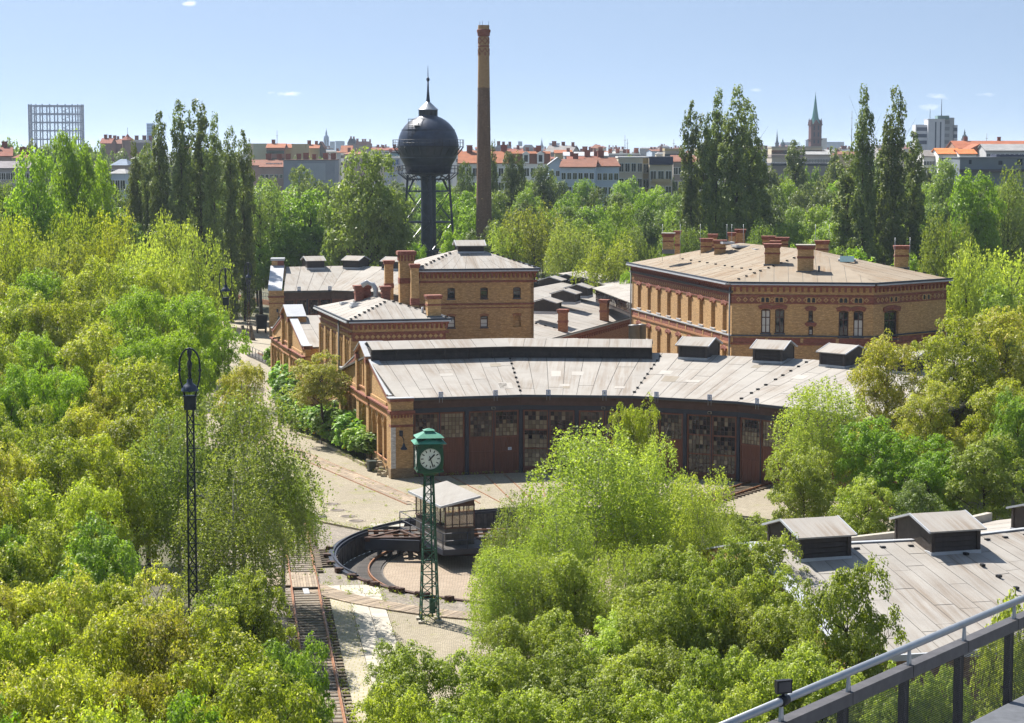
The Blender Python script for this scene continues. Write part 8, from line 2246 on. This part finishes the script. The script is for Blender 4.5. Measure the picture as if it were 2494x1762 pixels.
spire_tower(1320, 9, 360, 356, 337, 3200, "small blue-hazed pointed tower on the middle skyline", (0.20, 0.26, 0.38), (0.14, 0.20, 0.34))  # bluish wall and spire colours carry the distance haze
spire_tower(2350, 12, 350, 338, 315, 1500, "dark dome with statue on the far right skyline", (0.2, 0.16, 0.15), (0.06, 0.10, 0.12), dome=True)
# white high-rise
hw = [(0.62, 0.63, 0.68), (0.46, 0.47, 0.50)]
t, F, W, ze, zr = tower_blk(2261, 2301, 290, 900, "white high-rise block with roof masts at the right", hw[0], depth=9)
for u in (0.42, 0.72): paint(MB().box(F, W * u, W * u + 0.55, 0.0, 0.06, ze - 14, ze - 1.0).build("window_strip", M["paint_any"], t), (0.06, 0.08, 0.13))
for x0, x1, yt, c, nm in ((2300, 2325, 287, hw[1], "side_wing"), (2231, 2262, 304, hw[0], "left_wing"), (2322, 2333, 305, hw[0], "right_wing")):
    a, b = aty(x0, yt, 902.0), aty(x1, yt, 902.0); F2 = Fr((a[0], 902.5), 0.0); W2 = b[0] - a[0]
    o = paint(MB().box(F2, 0, W2, -8, 0, 0, a[2]).build("wing", M["paint_any"], t), c)
    for k in range(3 if nm == "left_wing" else 8):
        z = a[2] - 2.6 - 2.75 * k; paint(MB().box(F2, W2 * 0.08 if nm != "side_wing" else W2 * 0.1, W2 * 0.92 if nm != "side_wing" else W2 * 0.55, 0.0, 0.06, z, z + 1.5).build("window_band", M["paint_any"], o), (0.09, 0.11, 0.16) if nm != "side_wing" else (0.27, 0.28, 0.31))
p = aty(2293, 288, 904.0); MB().tube([(p[0], 904, p[2] - 1), (p[0], 904, aty(2293, 242, 904.0)[2])], [0.22, 0.08], 5).build("mast", M["lamp_iron"], t); p = aty(2265, 290, 904.0); MB().tube([(p[0], 904, p[2] - 1), (p[0], 904, aty(2265, 266, 904.0)[2])], 0.1, 4).build("mast", M["lamp_iron"], t)
paint(MB().box(F, W * 0.6, W * 1.3, -7, -1, ze, ze + 1.6).build("plant_room", M["paint_any"], t), (0.16, 0.25, 0.24))
# right-hand roofs
t, F, W, ze, zr = H(2331, 2540, 363, 345, 640, "very long orange tiled roof at the right edge of the skyline", (0.42, 0.24, 0.17), (0.36, 0.12, 0.06), "saddle", 16, (16, 1, 1.2, 1.4, 1.0, 3), 0, 3)
H(2365, 2406, 364, 353, 600, "brick cross gable below the long orange roof", (0.40, 0.15, 0.09), (0.36, 0.12, 0.06), "front", 10, (4, 1, 1.0, 1.0, 0.8, 3)); H(2402, 2540, 368, 353, 590, "grey-roofed hall with rounded gables at the right edge", (0.5, 0.5, 0.5), GREYR, "saddle", 12, (12, 1, 0.8, 1.0, 0.8, 3))
H(2287, 2340, 376, 363, 560, "white low house with bright orange roof, left of its twin", WHITE, (0.60, 0.20, 0.06), "saddle", 11, (9, 1, 0.7, 1.1, 0.9, 3)); H(2338, 2378, 376, 365, 556, "white low house with bright orange roof, right of its twin", WHITE, (0.55, 0.18, 0.06), "saddle", 10, (6, 1, 0.8, 0.9, 0.9, 3))
H(2250, 2290, 382, 368, 565, "dull grey roof left of the bright orange ones", WHITE, (0.22, 0.2, 0.19), "saddle", 11, (6, 1, 0.7, 1.0, 1.2, 3))
t, F, W, ze, zr = H(2338, 2540, 386, 383, 470, "long grey flat-roofed industrial hall at the right edge", (0.20, 0.23, 0.26), (0.16, 0.18, 0.2), "flat", 18)
for x0, x1, y0, y1 in ((2360, 2366, 390, 400), (2432, 2441, 392, 402), (2478, 2490, 388, 402)):
    u0, z1 = F.at(x0, y0); u1, z0 = F.at(x1, y1); paint(MB().box(F, u0, u1, -0.1, 0.06, z0, z1).build("window", M["paint_any"], t), (0.04, 0.05, 0.07))
paint(MB().box(F, -0.2, W, 0.0, 0.9, ze - 3.0, ze - 2.4).build("canopy", M["paint_any"], t), (0.10, 0.09, 0.10)); u0, _ = F.at(2437, 380); paint(MB().box(F, u0, W, -10, -4, ze, ze + 0.8).build("plant_room", M["paint_any"], t), (0.05, 0.06, 0.10))
H(1880, 2002, 361, 357, 760, "long cream flat building below the church spire", CREAM, (0.45, 0.42, 0.36), "flat", 12, (18, 1, 1.2, 1.6, 0.8, 3)); H(1962, 2024, 378, 371, 620, "pale low hall with grey roof under the church spire", (0.48, 0.44, 0.42), GREYR, "saddle", 12, (9, 1, 1.0, 1.2, 1.2, 3))
H(1880, 1960, 384, 377, 600, "pale low building left of the grey-roofed hall", (0.46, 0.42, 0.36), (0.35, 0.3, 0.28), "flat", 12, (8, 1, 1.2, 1.5, 1.4, 3)); H(1878, 2030, 404, 398, 540, "low flat-roofed shed between the right poplars", (0.3, 0.27, 0.26), SLATE, "flat", 12)
tower_blk(2000, 2014, 337, 2400, "small beige tower block right of the church tower", (0.45, 0.42, 0.38)); tower_blk(1963, 1975, 341, 2500, "pale blue block left of the church tower", (0.34, 0.40, 0.50)); tower_blk(2014, 2056, 346, 2600, "pale white-blue blocks with crane on the right skyline", (0.42, 0.47, 0.55)); tower_blk(1903, 1935, 347, 2650, "hazy pale blocks behind the needle spire", (0.40, 0.45, 0.53))  # the bluish block colours have distance haze mixed in
tower_blk(803, 815, 345, 2500, "pale block right of the town-hall tower", (0.40, 0.46, 0.55)); tower_blk(817, 838, 344, 2550, "wider pale blue block right of the town-hall tower", (0.36, 0.44, 0.56)); tower_blk(1262, 1272, 345, 2700, "hazy twin tower block on the middle skyline", (0.30, 0.37, 0.48)); tower_blk(1338, 1363, 349, 2700, "hazy pale blue block right of the pointed tower", (0.36, 0.44, 0.56))  # far haze is put into these blue-grey wall colours
H(846, 866, 350, 338, 1400, "dark mansard house with flat crown left of the water tower", (0.2, 0.19, 0.2), SLATE, "mansard", 14, None, 0, 2); H(866, 903, 353, 345, 1380, "row of red-brown roofs beside the dark mansard", (0.28, 0.2, 0.18), BROWNT, "mansard", 14, None, 0, 4)
H(1205, 1246, 362, 354, 1000, "dark grey mansard row right of the chimney", (0.25, 0.25, 0.27), SLATE, "mansard", 14, None, 0, 3); H(1222, 1272, 372, 364, 760, "red roof row above the long orange roof", (0.35, 0.25, 0.22), REDT, "saddle", 12, None, 0, 2); H(1272, 1302, 362, 353, 980, "grey domed roof on the middle skyline", (0.3, 0.3, 0.33), (0.2, 0.21, 0.23), "mansard", 14)
H(1328, 1392, 372, 356, 800, "big grey gabled roof above the pale blue houses", (0.38, 0.36, 0.35), (0.27, 0.25, 0.24), "saddle", 14, None, R(-14), 3); H(1352, 1392, 374, 367, 720, "small bright orange roof above the pale blue houses", OCHRE, ORANGE, "saddle", 10); H(1440, 1470, 362, 353, 1050, "brown hipped roof on the middle skyline", CREAM, BROWNT, "hip", 12)
H(1620, 1662, 368, 362, 760, "beige flat block left of the big poplars", (0.42, 0.37, 0.3), OCHRE, "flat", 12, (8, 1, 1, 1.3, 1, 3)); H(1375, 1480, 381, 372, 640, "wide pale grey roof above the red-brown ones", (0.45, 0.46, 0.5), (0.42, 0.43, 0.45), "saddle", 14, None, 0, 3)
H(1480, 1560, 378, 374, 700, "low white flat roofs right of the pale grey roof", (0.42, 0.4, 0.42), WHITE, "flat", 12, None, 0, 4)
H(830, 856, 372, 356, 1000, "pale house with orange roof left of the tall dense tree", WHITE, ORANGE, "saddle", 12, (5, 2, 0.9, 1.4, 1.2, 3.2)); H(858, 905, 371, 366, 980, "white terrace with flat roof above the tall dense tree", WHITE, GREYR, "flat", 12, (8, 1, 1, 1.4, 1, 3)); H(905, 968, 367, 361, 1020, "pale terraces behind the turquoise wall", (0.46, 0.47, 0.5), REDT, "saddle", 12, (10, 1, 1, 1.4, 1, 3), 0, 3)
# the mass of far roofs along the horizon: every house its own object
GRP = "far town houses along the horizon"
walls = [CREAM, WHITE, PALEB, PINK, OCHRE, (0.36, 0.34, 0.34), (0.46, 0.42, 0.40)]; roofs = [(0.34, 0.15, 0.085), (0.26, 0.11, 0.08), BROWNT, SLATE, GREYR, (0.24, 0.2, 0.19), (0.36, 0.35, 0.34)]
for Yb, y0, n in ((780, 384, 28), (980, 373, 43), (1250, 366, 54), (1650, 361, 60), (2100, 358, 56)):
    for k in range(n):
        xc = -400 + 3300 * (k + rc_.uniform(0.1, 0.9)) / n; w = rc_.uniform(12, 26) * 1300 / Yb * 0.9; yr = y0 + rc_.uniform(-4.5, 4); hgt = rc_.uniform(3, 7) * 1000 / Yb
        Y = Yb * rc_.uniform(0.93, 1.07)
        if 1950 < xc < 2020 and Yb > 1200: continue
        if xc < 600 and rc_.random() < 0.7: continue
        if Yb < 900 and rc_.random() < 0.4: continue
        H(xc - w, xc + w, yr + hgt, yr, Y, "small far town house in the roofscape along the horizon", rc_.choice(walls), rc_.choice(roofs), rc_.choice(("saddle", "saddle", "hip", "mansard", "flat")), 12, None, R(rc_.uniform(-14, 14)), rc_.choice((0, 1, 2, 3)))["x" if False else 0]["group"] = GRP
for k, (x, yb, yt) in enumerate(((675, 352, 318), (1522, 362, 330), (1528, 362, 338), (1641, 362, 339), (2403, 350, 325), (2074, 350, 270))):
    Y = 1500.0; p = aty(x, yb, Y); zt = aty(x, yt, Y)[2]; nm = ("left of the water tower", "left of the big poplars", "beside the taller mast left of the big poplars", "just left of the big poplars", "at the far right", "left of the ragged poplars")[k]
    t = thing("radio_mast", "thin far radio mast on the skyline %s" % nm, "mast", (p[0], Y, 0)); MB().tube([(p[0], Y, 0), (p[0], Y, zt)], [0.5, 0.16], 5).build("pole", M["pipe"], t)
    for z in (0.75, 0.9): MB().bar((p[0] - 0.9, Y, zt * z), (p[0] + 0.9, Y, zt * z), 0.2).build("antenna", M["pipe"], t)
# trees of the city
thicket([(560, 402, list(range(40, 620, 55)), "far", ["leaf_mid", "leaf_far", "leaf_green"], 70), (520, 410, range(560, 1000, 60), "far", ["leaf_mid", "leaf_green"], 74), (690, 340, range(0, 560, 40), "far", ["leaf_mid", "leaf_far"], 66), (620, 362, range(0, 560, 44), "far", ["leaf_mid", "leaf_far", "leaf_green"], 68), (640, 316, range(0, 215, 34), "far", ["leaf_mid", "leaf_far", "leaf_green"], 64), (700, 345, range(0, 140, 32), "far", ["leaf_mid", "leaf_far"], 62), (740, 362, range(150, 380, 46), "far", ["leaf_far", "leaf_mid"], 56), (760, 350, range(690, 730, 34), "far", ["leaf_mid"], 62), (640, 372, range(270, 500, 50), "far", ["leaf_far", "leaf_mid"], 62),
         (520, 384, range(1690, 2090, 52), "far", ["leaf_far", "leaf_mid", "leaf_green"], 62), (485, 370, range(1690, 2080, 46), "far", ["leaf_mid", "leaf_green", "leaf_far"], 66), (600, 388, range(1700, 2080, 60), "far", ["leaf_far", "leaf_mid"], 60), (500, 398, range(1180, 1560, 62), "far", ["leaf_mid", "leaf_green", "leaf_far"], 66), (470, 402, range(2080, 2300, 50), "far", ["leaf_mid", "leaf_green"], 70)],
        "dull green tree among the houses of the city", "trees among the city houses", 14, 5)
thicket([(1100, 343, range(20, 560, 60), "far", ["leaf_far"], 30), (1300, 336, range(620, 2300, 90), "far", ["leaf_far"], 26)], "tiny far tree rising above the roofs on the horizon", "far trees on the horizon", 20, 3)
# ================================================================== haze: the air between here and the far skyline
hz_m = bpy.data.materials.new("haze"); hz_m.use_nodes = True; ht_ = hz_m.node_tree; ht_.nodes.clear()
ho = ht_.nodes.new("ShaderNodeOutputMaterial"); hv = ht_.nodes.new("ShaderNodeVolumePrincipled")
hv.inputs["Color"].default_value = (0.72, 0.85, 1.0, 1); hv.inputs["Density"].default_value = 0.00009; hv.inputs["Anisotropy"].default_value = 0.3
ht_.links.new(hv.outputs[0], ho.inputs["Volume"])
hb = MB().box(WF, -19000, 19000, -19000, 19000, -1.6, 80.0)
ho_ = hb.build("haze", hz_m, None, uv=False); ho_["kind"] = "stuff"; ho_.display_type = 'WIRE'
